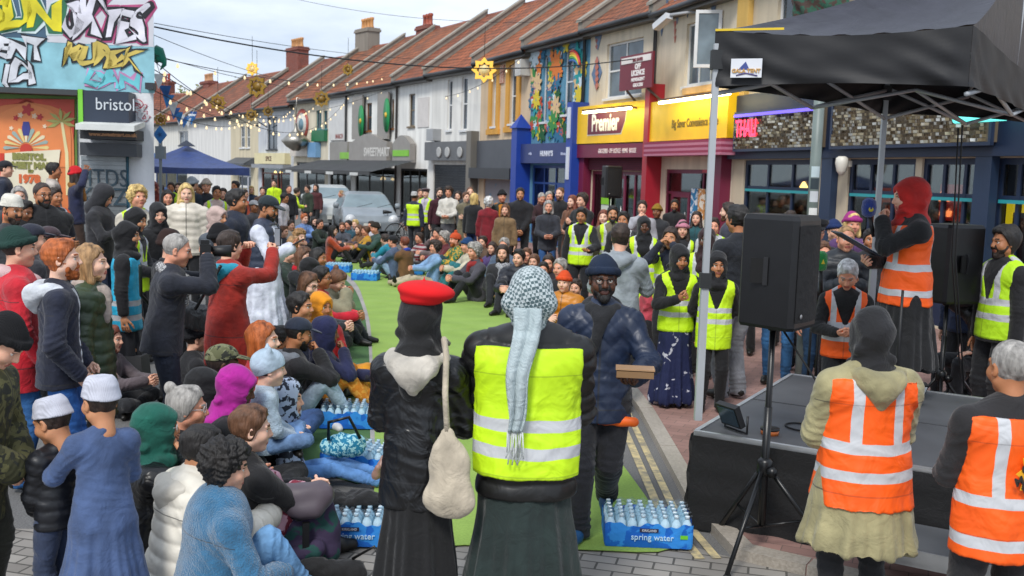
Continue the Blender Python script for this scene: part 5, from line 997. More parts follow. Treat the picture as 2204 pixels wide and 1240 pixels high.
panel('aqua_paint', -200, 60, 332, 190, .002, .006, '8CC0CC', 'paint', v=.25); panel('graffiti_ground', -200, -60, 128, 78, .002, .007, '3E5A70', 'paint', v=.3)
panel('graffiti_ground', 100, -40, 330, 96, .002, .010, 'CFCFD6', 'paint', v=.1)
def graf(t, px, py, h, fill, line, glow=None, sx=1., sh=0, rot=-2, o=.012, sp=.9):
    x, z = pz(px, py, o); z2 = pz(px, py-h, o)[1]; sz = (z2-z)/.72
    lay = ([(glow, .085)] if glow else [])+[(line, .062), (fill, .026)]
    ph = len(t)+px*.1
    for i, (c, b) in enumerate(lay):
        g = text(t, x, z, -o-.007*i, sz, mat('paint', c, v=.3), lb, b*sz*1.5, sx, rot, 'graffiti', shear=sh, space=sp, depth=.003)
        for v in g.data.vertices:          # letters pulled and bent into each other
            a, e = v.co.x/sz, v.co.y/sz; v.co.x += sz*(.10*math.sin(e*7+ph+a*2)+.05*math.sin(e*13+a*9)); v.co.y += sz*(.09*math.sin(a*6.5+ph)+.06*math.sin(a*15+1+e*3)+.12*e*math.sin(a*4.2+ph))
graf('SKYES', 226, 48, 74, 'D6D4DE', '1A1A22', 'B04A78', .66, .1, -6, .014, .92); graf('UN', 62, 32, 66, 'D9CC1E', '2A6A4A', 'C8D8D8', .95, .15, -3, .014); graf('S', -14, 34, 66, 'D9CC1E', '2A6A4A', 'C8D8D8', 1.1, .1, -3, .014)
graf('ENT', 44, 106, 42, 'D4D6DC', '14161C', None, .95, 0, 0, .020, .95); graf('JDI', 44, 158, 42, 'D4D6DC', '14161C', None, .95, 0, 2, .020, .95); graf('MUREK', 212, 122, 42, 'CDB65A', '26282C', None, .92, .2, -4, .022, .9)
graf('DAN', 240, 172, 34, '6CC4CE', 'C88AB8', None, 1.15, .1, -2, .013); graf('G&D', 303, 238, 20, 'D8D8DC', 'C42A48', None, .9, 0, -62, .012)
panel('roof_ledge', -200, 186, 166, 198, .0, .45, '3A3E40'); gp = panel('green_surround', -200, 200, 166, 520, .002, .05, '6A8A3A', v=.2)
om = panel('orange_mural', -200, 212, 160, 520, .05, .07, 'E0804A', v=.12)
x, z = pz(66, 210, .08); P = [(-1.6, -1.6)]+[(1.6*math.sin(a)*abs(math.sin(a))**-.0, 0) for a in ()]
def shape(name, pts, o, col, parent, v=.1): return MB().poly([(pz(x, y, o)[0], -o, pz(x, y, o)[1]) for x, y in pts], .004, (0, 1, 0)).build(name, mat('paint', col, v=v), parent)
shape('mural_arch', [(-30, 236), (10, 226), (40, 222), (58, 212), (76, 222), (110, 228), (140, 240), (152, 262), (158, 300), (160, 262), (160, 214), (-30, 214)][::-1], .076, 'CF4A38', om)
shape('mural_arch', [(-30, 262), (12, 238), (58, 219), (110, 238), (150, 268), (153, 300), (153, 360), (-30, 360)][::-1], .080, 'E88A50', om)
for a in range(11): th = math.pi*a/10; shape('mural_petal', [(56+12*math.cos(th-.15), 318-12*math.sin(th)), (56+46*math.cos(th-.10), 318-40*math.sin(th-.1)), (56+50*math.cos(th), 318-44*math.sin(th)), (56+46*math.cos(th+.10), 318-40*math.sin(th+.1)), (56+12*math.cos(th+.15), 318-12*math.sin(th))], .084+.001*a, ['E6D08A', '9AAFA8', 'E8DCB8'][a % 3], om)
shape('mural_sun', [(56+13*math.cos(t), 322-13*math.sin(t)) for t in np.linspace(0, 6.28, 20)[:-1]], .098, 'C8402E', om); shape('mural_vase', [(50, 262), (62, 262), (65, 275), (62, 292), (50, 292), (47, 275)][::-1], .092, '3A3F8A', om)
for px, py, r, c in ((59, 236, 11, 'B82E30'), (34, 254, 5, 'B82E30'), (86, 252, 6, 'B82E30'), (44, 248, 5, 'E8C8A8'), (74, 250, 5, 'E8C8A8'), (24, 276, 4, 'F0D8B8'), (96, 272, 4, 'F0D8B8')): shape('mural_flower', [(px+r*(1+.3*math.cos(5*t))*math.cos(t), py-r*(1+.3*math.cos(5*t))*math.sin(t)) for t in np.linspace(0, 6.28, 31)[:-1]], .09, c, om)
shape('mural_palm_trunk', [(130, 262), (136, 262), (147, 330), (150, 420), (142, 420), (140, 330)][::-1], .086, 'E6D9A4', om)
for a in (15, 50, 95, 140, 175, 205, -20): c_, s1 = math.cos(R(a)), math.sin(R(a)); shape('mural_palm_leaf', [(132, 262), (132+18*c_-4*s1, 262-18*s1-4*c_), (132+34*c_, 262-30*s1), (132+18*c_+4*s1, 262-18*s1+4*c_)], .09, 'A8A860', om)
shape('mural_scroll', [(10, 330), (58, 326), (130, 322), (124, 372), (120, 480), (10, 480)][::-1], .102, 'E4DCC2', om)
for t_, px, py, hh in (('BRISTOL', 62, 338, 13), ('SWEET MART', 66, 357, 13), ('EST', 66, 369, 4), ('1978', 62, 386, 17)): x, z = pz(px, py, .11); text(t_, x, z, -.110, (pz(px, py-hh, .11)[1]-z)/.72, mat('paint', '8A8A4A' if hh < 17 else 'D86A3A'), om, .012, .98)
shape('red_poster', [(-30, 330), (9, 330), (9, 520), (-30, 520)][::-1], .106, 'C83A28', om)
# fascia box, awning and shutter of the corner unit
fb = panel('shop_sign', 178, 196, 277, 270, .0, .5, '2A3444'); panel('green_edge', 168, 192, 178, 268, .0, .52, '7AC83A'); x, z = pz(248, 226, .51); text('bristol', x, z, -.51, (pz(248, 196, .51)[1]-z)/.80, mat('paint', 'C8CED4'), fb, .0, .86)
aw = MB(); x0, x1, z0, z1 = l.rect(166, 262, 292, 276, .8); aw.add([(x0, -.1, z1+.05), (x1, -.1, z1+.05), (x1, -.9, z0+.05), (x0, -.9, z0+.05), (x0, -.9, z0-.04), (x1, -.9, z0-.04), (x0, -.1, z1-.04), (x1, -.1, z1-.04)], [(0, 3, 2, 1), (3, 4, 5, 2), (4, 6, 7, 5), (0, 6, 4, 3), (1, 2, 5, 7)]); aw.build('white_awning', mat('paint', 'D8DAD6', v=.2), lb)
b1 = panel('lower_sign', 172, 278, 292, 300, .0, .6, '1E2024'); x, z = pz(243, 290, .61); text('www.sweetmart.co.uk', x, z, -.61, .085, mat('paint', 'C08A60'), b1, .004, .95)
panel('shutter_box', 172, 308, 294, 336, .0, .42, '3A3E44'); sh = MB(); x0, x1, z0, z1 = l.rect(176, 336, 272, 600, .1); z0 = .03
for i in range(30): a = z0+(z1-z0)*i/30; sh.box(x0, x1, -.09 if i % 2 else -.075, -.003, a, a+(z1-z0)/30-.004)
rs = sh.build('roller_shutter', mat('metal', '9AA0A2', r=.5), lb); x, z = pz(222, 385, .1); text('HTDS', x, z, -.1, .42, mat('paint', '3A4E5A'), rs, .0, .75, depth=.003); x, z = pz(222, 425, .1); text('KNZ', x, z, -.1, .42, mat('paint', '3A4E5A'), rs, 0, .9, depth=.003)
panel('floodlight', 312, 178, 330, 192, .0, .25, '2E3238'); panel('teal_jamb', 273, 336, 277, 560, .0, .06, '1F5A70')
# ================================================================ stage, gazebos, loudspeakers
ZS = .62
SA = pt(1483, 1132); SU = (pt(1765, 1192)-SA).normalized(); SV = Vector((-SU.y, SU.x, 0)); SL, SD = 4.4, 2.3
SM = Matrix.Translation(SA) @ Matrix.Rotation(math.atan2(SU.y, SU.x), 4, 'Z')
BKF = mat('cloth', '08080A')
st = empty('stage', SA, math.atan2(SU.y, SU.x), 'low grey decked stage with a black skirt and pale metal edge', 'stage')
PAVE.insert(0, (ZS, [tuple((SA+SU*a+SV*b)[:2]) for a, b in ((.05, .05), (SL, .05), (SL, SD-.05), (.05, SD-.05))]))
for i in range(2):
    for j in range(2): MB().box(.03+i*SL/2, (i+1)*SL/2-.008, .03+j*SD/2, (j+1)*SD/2-.008, ZS-.05, ZS).build('deck_panel', mat('paint', '4A4C50', v=.25, r=.6), st)
MB().box(0, SL, -.004, .026, ZS-.09, ZS+.006).box(0, SL, SD-.026, SD+.004, ZS-.09, ZS+.006).box(-.004, .026, .03, SD-.03, ZS-.09, ZS+.007).box(SL-.026, SL+.004, .03, SD-.03, ZS-.09, ZS+.007).build('edge_trim', mat('metal', 'D6D8DA', r=.45), st)
sk = MB()
def drape(p0, p1, n=90):
    p0, p1 = Vector(p0), Vector(p1); d = (p1-p0); nn = Vector((d.y, -d.x, 0)).normalized()
    sk.grid(lambda u, v: p0+d*u+nn*(.022+(1-v)*(.03+.018*math.sin(u*d.length*17+2*math.sin(u*5)))+.006*math.sin(v*20+u*9))+Vector((0, 0, .012+(ZS-.03)*v+.006*math.sin(u*13)*(1-v))), n, 14)
drape((0, 0, 0), (SL, 0, 0)); drape((0, SD, 0), (0, 0, 0), 50); drape((SL, SD, 0), (0, SD, 0)); sk.build('skirt', BKF, st)
for i in range(3):
    for j in range(3): MB().tube([(.3+i*(SL-.6)/2, .2+j*(SD-.4)/2, 0), (.3+i*(SL-.6)/2, .2+j*(SD-.4)/2, ZS-.06)], .025).build('leg', mat('metal', 'A0A2A4'), st)
# step in front of the stage
so = SA+SU*1.12-SV*.56; sp = empty('stage_step', (so.x, so.y, 0), math.atan2(SU.y, SU.x), 'silver framed step with red feet against the stage front', 'step')
MB().box(0, 1.9, 0, .45, .31, .33).build('tread', mat('paint', '55575A', v=.25), sp); MB().box(-.01, 1.91, -.012, .0, .27, .335).box(-.01, 0, 0, .45, .27, .335).box(1.9, 1.91, 0, .45, .27, .335).box(0, 1.9, .005, .03, .24, .268).build('frame', mat('metal', 'C8CACC', r=.4), sp)
for i in (0, 1):
    for j in (0, 1): lg = MB().tube([(.06+i*1.78, .05+j*.34, .06), (.06+i*1.78, .05+j*.34, .28)], .024).build('leg', mat('metal', 'B8BABC', r=.4), sp); MB().tube([(.06+i*1.78, .05+j*.34, 0), (.06+i*1.78, .05+j*.34, .07)], .03).build('foot', mat('rubber', 'B02028'), lg)
# black gazebo over the stage
gz_ = empty('gazebo', (2.9, 7.3, 0), 0, 'black pop up gazebo with a white maker label over the stage', 'gazebo', 'gazebos over the street')
ZB, ZT = 2.79, 3.14
gc = [Vector((1.24, 6.45)), Vector((2.64, 5.95)), Vector((4.75, 9.1)), Vector((3.05, 8.4))]; go = Vector((2.9, 7.3)); ap = Vector((3.62, 7.35))
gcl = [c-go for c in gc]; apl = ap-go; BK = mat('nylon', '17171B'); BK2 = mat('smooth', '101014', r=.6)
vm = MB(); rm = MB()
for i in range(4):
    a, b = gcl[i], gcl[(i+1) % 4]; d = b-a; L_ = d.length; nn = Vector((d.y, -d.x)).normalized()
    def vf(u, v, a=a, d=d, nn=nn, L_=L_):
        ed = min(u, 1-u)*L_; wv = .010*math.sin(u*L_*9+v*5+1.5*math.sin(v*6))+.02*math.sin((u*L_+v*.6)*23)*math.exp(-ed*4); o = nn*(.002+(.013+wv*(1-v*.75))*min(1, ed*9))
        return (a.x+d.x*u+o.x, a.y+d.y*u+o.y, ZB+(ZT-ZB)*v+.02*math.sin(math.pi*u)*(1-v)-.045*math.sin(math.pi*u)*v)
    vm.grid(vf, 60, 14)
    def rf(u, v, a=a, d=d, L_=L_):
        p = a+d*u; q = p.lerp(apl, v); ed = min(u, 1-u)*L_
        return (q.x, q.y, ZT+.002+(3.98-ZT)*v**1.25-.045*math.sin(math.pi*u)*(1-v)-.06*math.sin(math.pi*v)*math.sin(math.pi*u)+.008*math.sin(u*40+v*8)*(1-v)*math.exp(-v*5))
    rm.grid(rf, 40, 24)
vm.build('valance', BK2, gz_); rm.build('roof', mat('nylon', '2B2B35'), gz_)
gm2 = mat('paint', 'A9ADB1', r=.35); GZ0 = {0: ZS, 3: KZ, 2: KZ}
for i in (0, 2, 3): c = gcl[i]*.99; lg = MB().box(c.x-.024, c.x+.024, c.y-.024, c.y+.024, GZ0[i], 1.55).box(c.x-.020, c.x+.020, c.y-.020, c.y+.020, 1.55, ZT-.08).build('leg', gm2, gz_); [MB().box(c.x-.035, c.x+.035, c.y-.035, c.y+.035, a, b).build('bracket', mat('rubber', '2A2C2E'), lg) for a, b in ((1.50, 1.60), (ZT-.24, ZT-.12))]
for i in range(4):
    a, b = gcl[i], gcl[(i+1) % 4]; m_ = (a+b)/2; zt, zl = ZT-.14, ZB-.04
    if i == 0: pr_ = [(a, b, ZT-.16, ZT-.14)]
    else: pr_ = [(a, m_, zt-.02, zl), (a, m_, zl, zt), (m_, b, zl, zt), (m_, b, zt-.02, zl)]
    for p, q, z0, z1 in pr_: MB().tube([(p.x*.98, p.y*.98, z0), (q.x*.98, q.y*.98, z1)], .015, 6).build('truss_bar', gm2, gz_)
    MB().tube([(m_.x*.97, m_.y*.97, zt), (apl.x, apl.y, 3.75)], .014, 6).build('rafter', gm2, gz_) if i else None
    if i > 1 or i == 1: MB().tube([(m_.x*.97, m_.y*.97, zl), (0, .1, zl+.15)], .014, 6).build('truss_bar', gm2, gz_)
a, b = gcl[0], gcl[1]; d = (b-a); dn = d.normalized(); nn = Vector((d.y, -d.x)).normalized(); ang = math.atan2(d.y, d.x)
Ml = Matrix.Translation((a.x+dn.x*.21+nn.x*.055, a.y+dn.y*.21+nn.y*.055, 2.90)) @ Matrix.Rotation(ang, 4, 'Z')
lb_ = MB().box(-.095, .095, -.004, .004, -.058, .058).build('label', mat('paint', 'D8DADF'), gz_, Ml)
MB().poly([(-.05, -.006, -.01), (.02, -.006, -.01), (-.005, -.006, .04)], .003, (0, 1, 0)).build('logo', mat('paint', '3A4A8A'), lb_); text('GALA TENT', 0, -.018, -.0075, .033, mat('paint', 'C89A50'), lb_, .001, 1); MB().tube([(-.06, -.007, -.045), (0, -.007, -.032), (.07, -.007, -.048)], .004, 5).build('logo_arc', mat('paint', '4A3A7A'), lb_)
MB().box(0, .42, -.012, -.002, ZT-.004, ZT+.010, Matrix.Translation((a.x, a.y, 0)) @ Matrix.Rotation(ang, 4, 'Z')).build('yellow_trim', mat('paint', 'D8B820'), gz_)
for x_, y_ in ((.9, -.2), (1.05, .2)): MB().tube([(x_-.8, y_-.3, 2.62), (x_-.75, y_-.25, 1.7), (x_-.5, y_, .75)], .006, 5).build('hanging_cable', mat('rubber', '101012'), gz_)
# blue gazebo down the street
bc = ptd(402, 380, 30); bgz = empty('gazebo', (bc.x, bc.y, 0), R(18), 'blue pop up gazebo far down the street on the left', 'gazebo', 'gazebos over the street')
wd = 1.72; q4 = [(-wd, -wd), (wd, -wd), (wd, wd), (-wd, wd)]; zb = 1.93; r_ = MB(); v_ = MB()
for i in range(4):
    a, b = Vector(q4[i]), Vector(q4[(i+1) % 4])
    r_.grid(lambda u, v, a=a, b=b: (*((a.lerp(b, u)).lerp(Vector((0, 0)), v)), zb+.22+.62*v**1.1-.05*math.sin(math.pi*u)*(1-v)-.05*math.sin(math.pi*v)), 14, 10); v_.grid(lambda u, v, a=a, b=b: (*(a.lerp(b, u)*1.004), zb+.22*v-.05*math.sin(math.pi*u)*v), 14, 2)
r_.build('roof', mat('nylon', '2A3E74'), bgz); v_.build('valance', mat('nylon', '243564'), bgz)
MB().poly([(-.25, -.5, zb+.80), (.25, -.5, zb+.80), (.0, -.1, zb+.98)], .01).build('roof_vent', mat('nylon', '141C30'), bgz)
for a, b in q4: MB().box(a-.03*np.sign(a)-.02, a-.03*np.sign(a)+.02, b-.03*np.sign(b)-.02, b-.03*np.sign(b)+.02, 0, zb+.2).build('leg', mat('paint', 'B8BCC8'), bgz)
# loudspeakers
def speaker(loc, rz, label, s=1, tilt=0, z=0):
    r = empty('loudspeaker', loc, rz, label, 'speaker', 'loudspeakers on stands'); M = Matrix.Translation((0, 0, z)) @ Matrix.Rotation(R(tilt), 4, 'X') @ Matrix.Scale(s, 4)
    mb = MB(); p = [(-.20, -.17), (-.16, -.20), (.16, -.20), (.20, -.17), (.13, .17), (.10, .19), (-.10, .19), (-.13, .17)]; zz = [0, .02, .66, .69]; sc = [.95, 1, 1, .93]
    vs = [(x*c, y*c, h) for h, c in zip(zz, sc) for x, y in p]; fs = [[i*8+k, i*8+(k+1) % 8, (i+1)*8+(k+1) % 8, (i+1)*8+k] for i in range(3) for k in range(8)]+[list(range(8))[::-1], list(range(24, 32))]
    mb.add(vs, fs); c = mb.build('cabinet', mat('smooth', '141416', r=.42), r, M)
    g = MB(); g.grid(lambda u, v: ((u-.5)*.33, -.203-.02*math.sin(math.pi*u), .05+.58*v), 12, 4); g.build('grille', mat('print', '0C0C0D', '1E1E20', s=220., t=.5), c)
    for q in (-1, 1):
        h = MB(); A = Matrix.Translation((q*.168, -.0, .35)) @ Matrix.Rotation(q*-R(11.5)+0, 4, 'Z'); h.box(-.004, .006, -.09, .09, -.075, .075, A); h.build('recess_shade_plate', mat('smooth', '030304', r=.8), c); MB().box(-.012, .016, -.016, .012, -.085, .085, A).build('handle', mat('smooth', '1A1A1D', r=.4), c)  # near-black plate stands in for the shade of a hollow behind the handle
    MB().lathe([(.014, -.002), (.014, .002)], n=14, M=Matrix.Translation((-.12, -.223, .09)) @ UP).build('badge', mat('smooth', '8A8C90', r=.3), c)
    MB().lathe([(.03, -.03), (.03, .01)], (0, 0, 0), 12).build('pole_socket', mat('rubber', '101011'), c)
    return r
def stand(loc, label, h, hub, spread, rz=0, group='loudspeakers on stands'):
    r = empty('tripod_stand', loc, rz, label, 'stand', 'speaker and microphone stands'); bm = mat('smooth', '101113', r=.35)
    MB().tube([(0, 0, hub-.3), (0, 0, h)], .018).tube([(0, 0, max(.12, hub-.35)), (0, 0, hub+.35)], .023).build('pole', bm, r); MB().lathe([(.03, -.05), (.045, -.04), (.045, .03), (.028, .05)], (0, 0, hub), 12).lathe([(.03, -.015), (.03, .015)], n=10, M=Matrix.Translation((.045, -.05, hub-.02)) @ UP).build('hub', bm, r)
    for k in range(3):
        a = R(120*k+250); x, y = math.cos(a), math.sin(a); lg = MB().tube([(x*.03, y*.03, hub-.02), (x*spread, y*spread, .018)], .014).build('leg', bm, r); MB().tube([(x*(spread-.03), y*(spread-.03), .03), (x*(spread+.015), y*(spread+.015), .016)], .018).build('rubber_foot', mat('rubber', '1C1C1C'), lg)
        MB().tube([(0, 0, max(.14, hub-.36)), (x*spread*.55, y*spread*.55, (hub-.02)*.45+.008)], .008, 6).build('brace', bm, r)
    return r
sp0 = pt(1634, 1203, 0); speaker((sp0.x, sp0.y, 0), R(52), 'big black loudspeaker on a tripod in front of the stage', z=1.385, s=.92)
stand((sp0.x, sp0.y, 0), 'black tripod stand under the big loudspeaker in front of the stage', 1.395, .56, .44, R(-18))
p = ptd(2042, 600, 8.6); speaker((p.x, p.y, KZ), R(118), 'black loudspeaker showing its side, behind the speaker in the red scarf', z=1.15, s=.98); stand((p.x, p.y, KZ), 'black stand under the loudspeaker behind the stage', 1.16, .5, .4)
p = fpt(1381); p = Vector((p.x-.9, p.y-1.1)); zz = ptd(1381, 428, p.y).z; speaker((p.x, p.y, KZ), R(20), 'black loudspeaker raised in front of the yellow shop', z=zz-KZ, s=1.12); stand((p.x, p.y, KZ), 'tall tripod stand in front of the maroon shopfront', zz-KZ+.01, .9, .5)
# signpost with stickers
p = pt(1724, 838, KZ); lp = empty('signpost', (p.x, p.y, KZ), 0, 'grey metal post covered in stickers rising past the black gazebo', 'post'); MB().tube([(0, 0, 0), (0, 0, 1.1)], .075, 14).tube([(0, 0, 1.1), (0, 0, 3.35)], .055, 14).build('pole', mat('paint', '76827E', v=.25), lp)
for k, (z, c) in enumerate(((1.45, 'C8CCCE'), (1.62, '3A5A6A'), (1.78, 'D8D8D4'), (1.95, 'C4C8CC'), (2.08, '2E3A40'), (2.2, 'B8C8CC'))): MB().grid(lambda u, v: (.0565*math.sin((u-.6)*1.6), -.0565*math.cos((u-.6)*1.6), z+v*.11), 6, 1).build('sticker', mat('paint', c, v=.3), lp)
# microphones and cables on the stage
def onstage(a, b): q = SA+SU*a+SV*b; return (q.x, q.y, ZS)
ms = empty('microphone_stand', onstage(.95, 1.5), 0, 'microphone stand with a round base at the front left of the stage', 'stand', 'speaker and microphone stands'); MB().lathe([(.13, 0), (.13, .012), (.11, .03), (.02, .04)], n=20).build('base', mat('smooth', '202124'), ms); MB().tube([(0, 0, .03), (0, 0, .85)], .010).build('pole', mat('smooth', '141416'), ms)
for k, (px, py, c, lab) in enumerate(((1768, 562, '0E8A3A', 'green foam covered microphone held up behind the front loudspeaker'), (1752, 548, 'C02038', 'red foam covered microphone beside the green one'))):
    p = ptd(px, py, 8.4+.2*k); m_ = empty('microphone', (p.x, p.y, KZ), 0, lab, 'microphone', 'broadcast microphones'); z = p.z-KZ; MB().lathe([(.012, -.085), (.045, -.07), (.052, 0), (.046, .06), (.02, .085)], (0, 0, z), 14).build('windshield', mat('fleece', c), m_); MB().tube([(0, 0, z-.07), (.02, .01, z-.30)], .016).build('body', mat('smooth', '121214'), m_); MB().tube([(.02, .01, z-.3), (.02, .02, .02)], .012).lathe([(.14, 0), (.14, .02), (.02, .03)], (.02, .02, 0), 14).build('stand', mat('smooth', '101012'), m_)
    if k == 0: MB().poly([(-.015, -.053, z-.02), (.015, -.053, z-.02), (0, -.053, z+.02)], .003, (0, 1, 0)).build('logo', mat('paint', 'D8C030'), m_)
for k, (a, b, rz, lab) in enumerate(((.22, .16, -60, 'small floodlight facing away at the front left corner of the stage'), (1.02, 1.62, 20, 'small floodlight with a pale glowing face near the back of the stage'))):
    f = empty('floodlight', onstage(a, b), R(rz), lab, 'light', 'floodlights on the stage'); MB().box(-.09, .09, -.02, .02, .05, .20, Matrix.Rotation(R(25), 4, 'X')).build('housing', mat('smooth', '141416'), f); MB().box(-.075, .075, -.026, -.021, .065, .185, Matrix.Rotation(R(25), 4, 'X')).build('lens', mat('smooth', 'B8BEC2', r=.2) if k else mat('smooth', '2A3A44', r=.2), f); MB().tube([(-.10, 0, .12), (-.10, .0, .01), (.10, 0, .01), (.10, 0, .12)], .008).build('bracket', mat('smooth', '141416'), f)
f = empty('tape_reel', onstage(.42, .22), 0, 'orange and black round cable reel on the stage corner', 'reel'); MB().lathe([(.055, 0), (.058, .03)], n=18).build('reel', mat('paint', 'B8622A'), f); MB().lathe([(.06, 0), (.06, .012)], (0, 0, .03), 18).build('lid', mat('smooth', '141414'), f)
def cable(pts, label, r=.006, col='0E0E10'): o = MB().tube(pts, r, 6).build('cable', mat('rubber', col)); tagp(o, label, 'cable', 'cables round the stage')
cable([Vector(onstage(.5+.12*math.cos(t)+.02*t, .5+.10*math.sin(t)))+Vector((0, 0, .008)) for t in np.linspace(0, 9, 40)]+[Vector(onstage(1.0, 1.5))+Vector((0, 0, .01))], 'coil of black cable by the orange reel on the stage')
cable([Vector(onstage(x, 1.6+.05*math.sin(x*4)))+Vector((0, 0, .008)) for x in np.linspace(1.9, 4.2, 30)], 'black cable lying along the back of the stage deck')
cable([Vector(onstage(.6+.09*math.cos(t), .75+.08*math.sin(t)))+Vector((0, 0, .008)) for t in np.linspace(0, 12, 40)], 'small coil of white cable on the stage', .007, 'C8C8C4')
cable([(sp0.x+.02, sp0.y-.06, 1.4), (sp0.x+.3, sp0.y-.1, 1.0), (sp0.x+.36, sp0.y-.12, .4), (sp0.x+.30, sp0.y-.12, .1), (sp0.x+.5, sp0.y-.2, .012), (sp0.x+1.0, sp0.y-.1, .012)], 'black cable hanging down from the front loudspeaker')
# ---------------------------------------------------------------- packs of bottled water
BT = [(.004, 0), (.029, .004), (.031, .02), (.028, .05), (.031, .06), (.031, .12), (.026, .145), (.013, .168), (.013, .172)]
bmesh_ = MB(); bmesh_.lathe(BT, n=12); bmesh_.cur = 1; bmesh_.lathe([(.0145, 0), (.0145, .016), (.012, .018)], (0, 0, .172), 10); BME = bmesh_.mesh('bottle'); BME.materials.append(mat('smooth', 'B8D6E6', r=.1)); BME.materials.append(mat('smooth', 'D8E4EC', r=.3))
BLF = mat('print', '0E62C0', '2E8ADC', s=9., t=.5)
def pack(px, py, rz, label, near=True, words=False, stack=0, nx=8, ny=5):
    p = pt(px, py, 0); u = Vector((math.cos(R(rz)), math.sin(R(rz)))); v = Vector((-u.y, u.x)); c = Vector((p.x, p.y))+v*(ny*.0325); g = gz(c.x, c.y) or .02
    r = empty('water_pack', (c.x, c.y, g+stack*.195), R(rz), label, 'water pack', 'shrink wrapped packs of bottled water'); W, D = nx*.065/2, ny*.065/2
    if near:
        for i in range(nx):
            for j in range(ny): o = link('bottle', BME, None, r, Matrix.Translation((-W+.0325+i*.065+random.uniform(-.002, .002), -D+.0325+j*.065, .003)))
    else:
        mb = MB()
        for i in range(nx):
            for j in range(ny): mb.lathe([(.03, 0), (.031, .12), (.013, .165), (.013, .19)], (-W+.0325+i*.065, -D+.0325+j*.065, .003), 6)
        mb.build('bottles', mat('smooth', '9CC8E0', r=.2), r)
    f = MB(); P = []
    for k in range(160):
        t = k/160*4; sd = int(t); a = t-sd; L_ = (W, D, W, D)[sd]; s_ = (a*2-1)*L_; bu_ = .0035*abs(math.cos(math.pi*s_/.065+ (math.pi/2 if (nx if sd % 2 == 0 else ny) % 2 == 0 else 0)))**.5
        P.append([(s_, -D-bu_), (W+bu_, s_), (-s_, D+bu_), (-W-bu_, -s_)][sd])
    rows = [(.98, .0), (1.0, .02), (1.0, .105), (1.0, .138)]; vs = [(x*s_, y*s_, z+(.012*math.sin(k*.37)+.006*math.sin(k*1.1) if z > .1 else 0)) for s_, z in rows for k, (x, y) in enumerate(P)]
    f.add(vs, [[i*160+k, i*160+(k+1) % 160, (i+1)*160+(k+1) % 160, (i+1)*160+k] for i in range(3) for k in range(160)], True); fo = f.build('printed_film', BLF, r)
    if words:
        text('spring water', .02, .065, -D-.0075, .050, mat('paint', 'BFE0F4'), fo, .0, 1.0); text('KIRKLAND', .0, .108, -D-.0105, .018, mat('paint', 'B8BCC8'), fo, .0005, 1); MB().box(-.055, .055, -D-.009, -D-.006, .097, .119).build('label', mat('paint', '2A2438'), fo); MB().box(W-.075, W-.03, -D-.008, -D-.0055, .062, .085).build('label', mat('paint', '6AC02A'), fo)
    w_ = MB(); w_.grid(lambda u, v: ((u-.5)*2*W*.98, (v-.5)*2*D*.97, .193+.007*math.sin(u*nx*math.pi*2+v*3)*math.sin(v*ny*math.pi*2+u*5)+.004*math.sin(u*43+v*31)), nx*4, ny*4); w_.build('clear_wrap', mat('pane', 'E4F0F6'), r) if near else None
for a in ((1395, 1186, -2, 'water pack on the mat corner in front of the stage', True, True), (752, 1184, 2, 'water pack beside the patterned backpack', True, True), (752, 841, 9, 'water pack just behind the hooded children on the left', True), (752, 928, 3, 'water pack beside the outstretched shoe on the left', True), (764, 1030, -6, 'water pack half hidden by bags behind the beret wearer', True),
          (726, 588, -3, 'far water pack on the left edge behind the crouching woman'), (783, 606, -4, 'far water pack alone on the left of the green mat'), (830, 590, -4, 'far water pack left of the pair across the mat'), (884, 593, -3, 'far water pack right of the pair across the mat'), (1000, 622, -4, 'far water pack by the grey haired seated person'), (1040, 645, -6, 'water pack nearest the keffiyeh wearer on the right edge')): pack(*a[:4], near=len(a) > 4, words=len(a) > 5)
pack(1042, 642, -4, 'water pack lying on top of another on the right edge', near=False, stack=1)
# ---------------------------------------------------------------- bags and small things
def lump(name, prims, h, m, parent=None, am=.008, fr=14, seed=1):
    P, F, n = Field(prims, h).mesh(); P = P+n*(am*wob(P, fr, seed)+am*.5*wob(P, fr*2.4, seed+3))[:, None]; return link(name, npmesh(name, P, F, [m]), None, parent)
p = pt(655, 1225, 0); bp_ = empty('backpack', (p.x, p.y, .006), R(15), 'patterned purple and green backpack with a dark flap on the ground', 'backpack')
lump('body', [Cone((-.11, 0, .10), (.11, 0, .10), .09, .09, .05, (0, 1, 0), .9), Cone((-.09, .02, .22), (.09, .02, .22), .11, .11, .06, (0, 1, 0), .7), Cone((-.07, .02, .34), (.07, .02, .34), .09, .09, .06, (0, 1, 0), .75), Cone((-.06, -.09, .12), (.06, -.09, .14), .05, .05, .02)], .010, mat('print', '3A2E4A', '1E4A46', s=9., t=.52), bp_)
lump('flap', [Cone((-.08, -.03, .42), (.08, -.03, .42), .075, .075, .04), Cone((-.05, -.085, .36), (.05, -.085, .36), .045, .045, .05)], .012, mat('smooth', '5A5058', r=.5), bp_); MB().box(-.018, .018, -.125, -.10, .08, .30).build('buckle_strap', mat('smooth', '101012'), bp_)
p = pt(725, 1232, 0); o = lump('handbag', [Cone((-.14, 0, .06), (.12, 0, .05), .065, .06, .04, (0, 1, 0), .9)], .010, mat('cloth', '19191B'), am=.012, fr=22); o.location = (p.x, p.y-.1, .0); tagp(o, 'black leather shoulder bag slumped beside the backpack', 'bag'); MB().tube([(.1, 0, .12), (.22, -.02, .2), (.27, -.04, .1), (.25, -.06, .02)], .008).build('strap', mat('leather', '151515'), o)
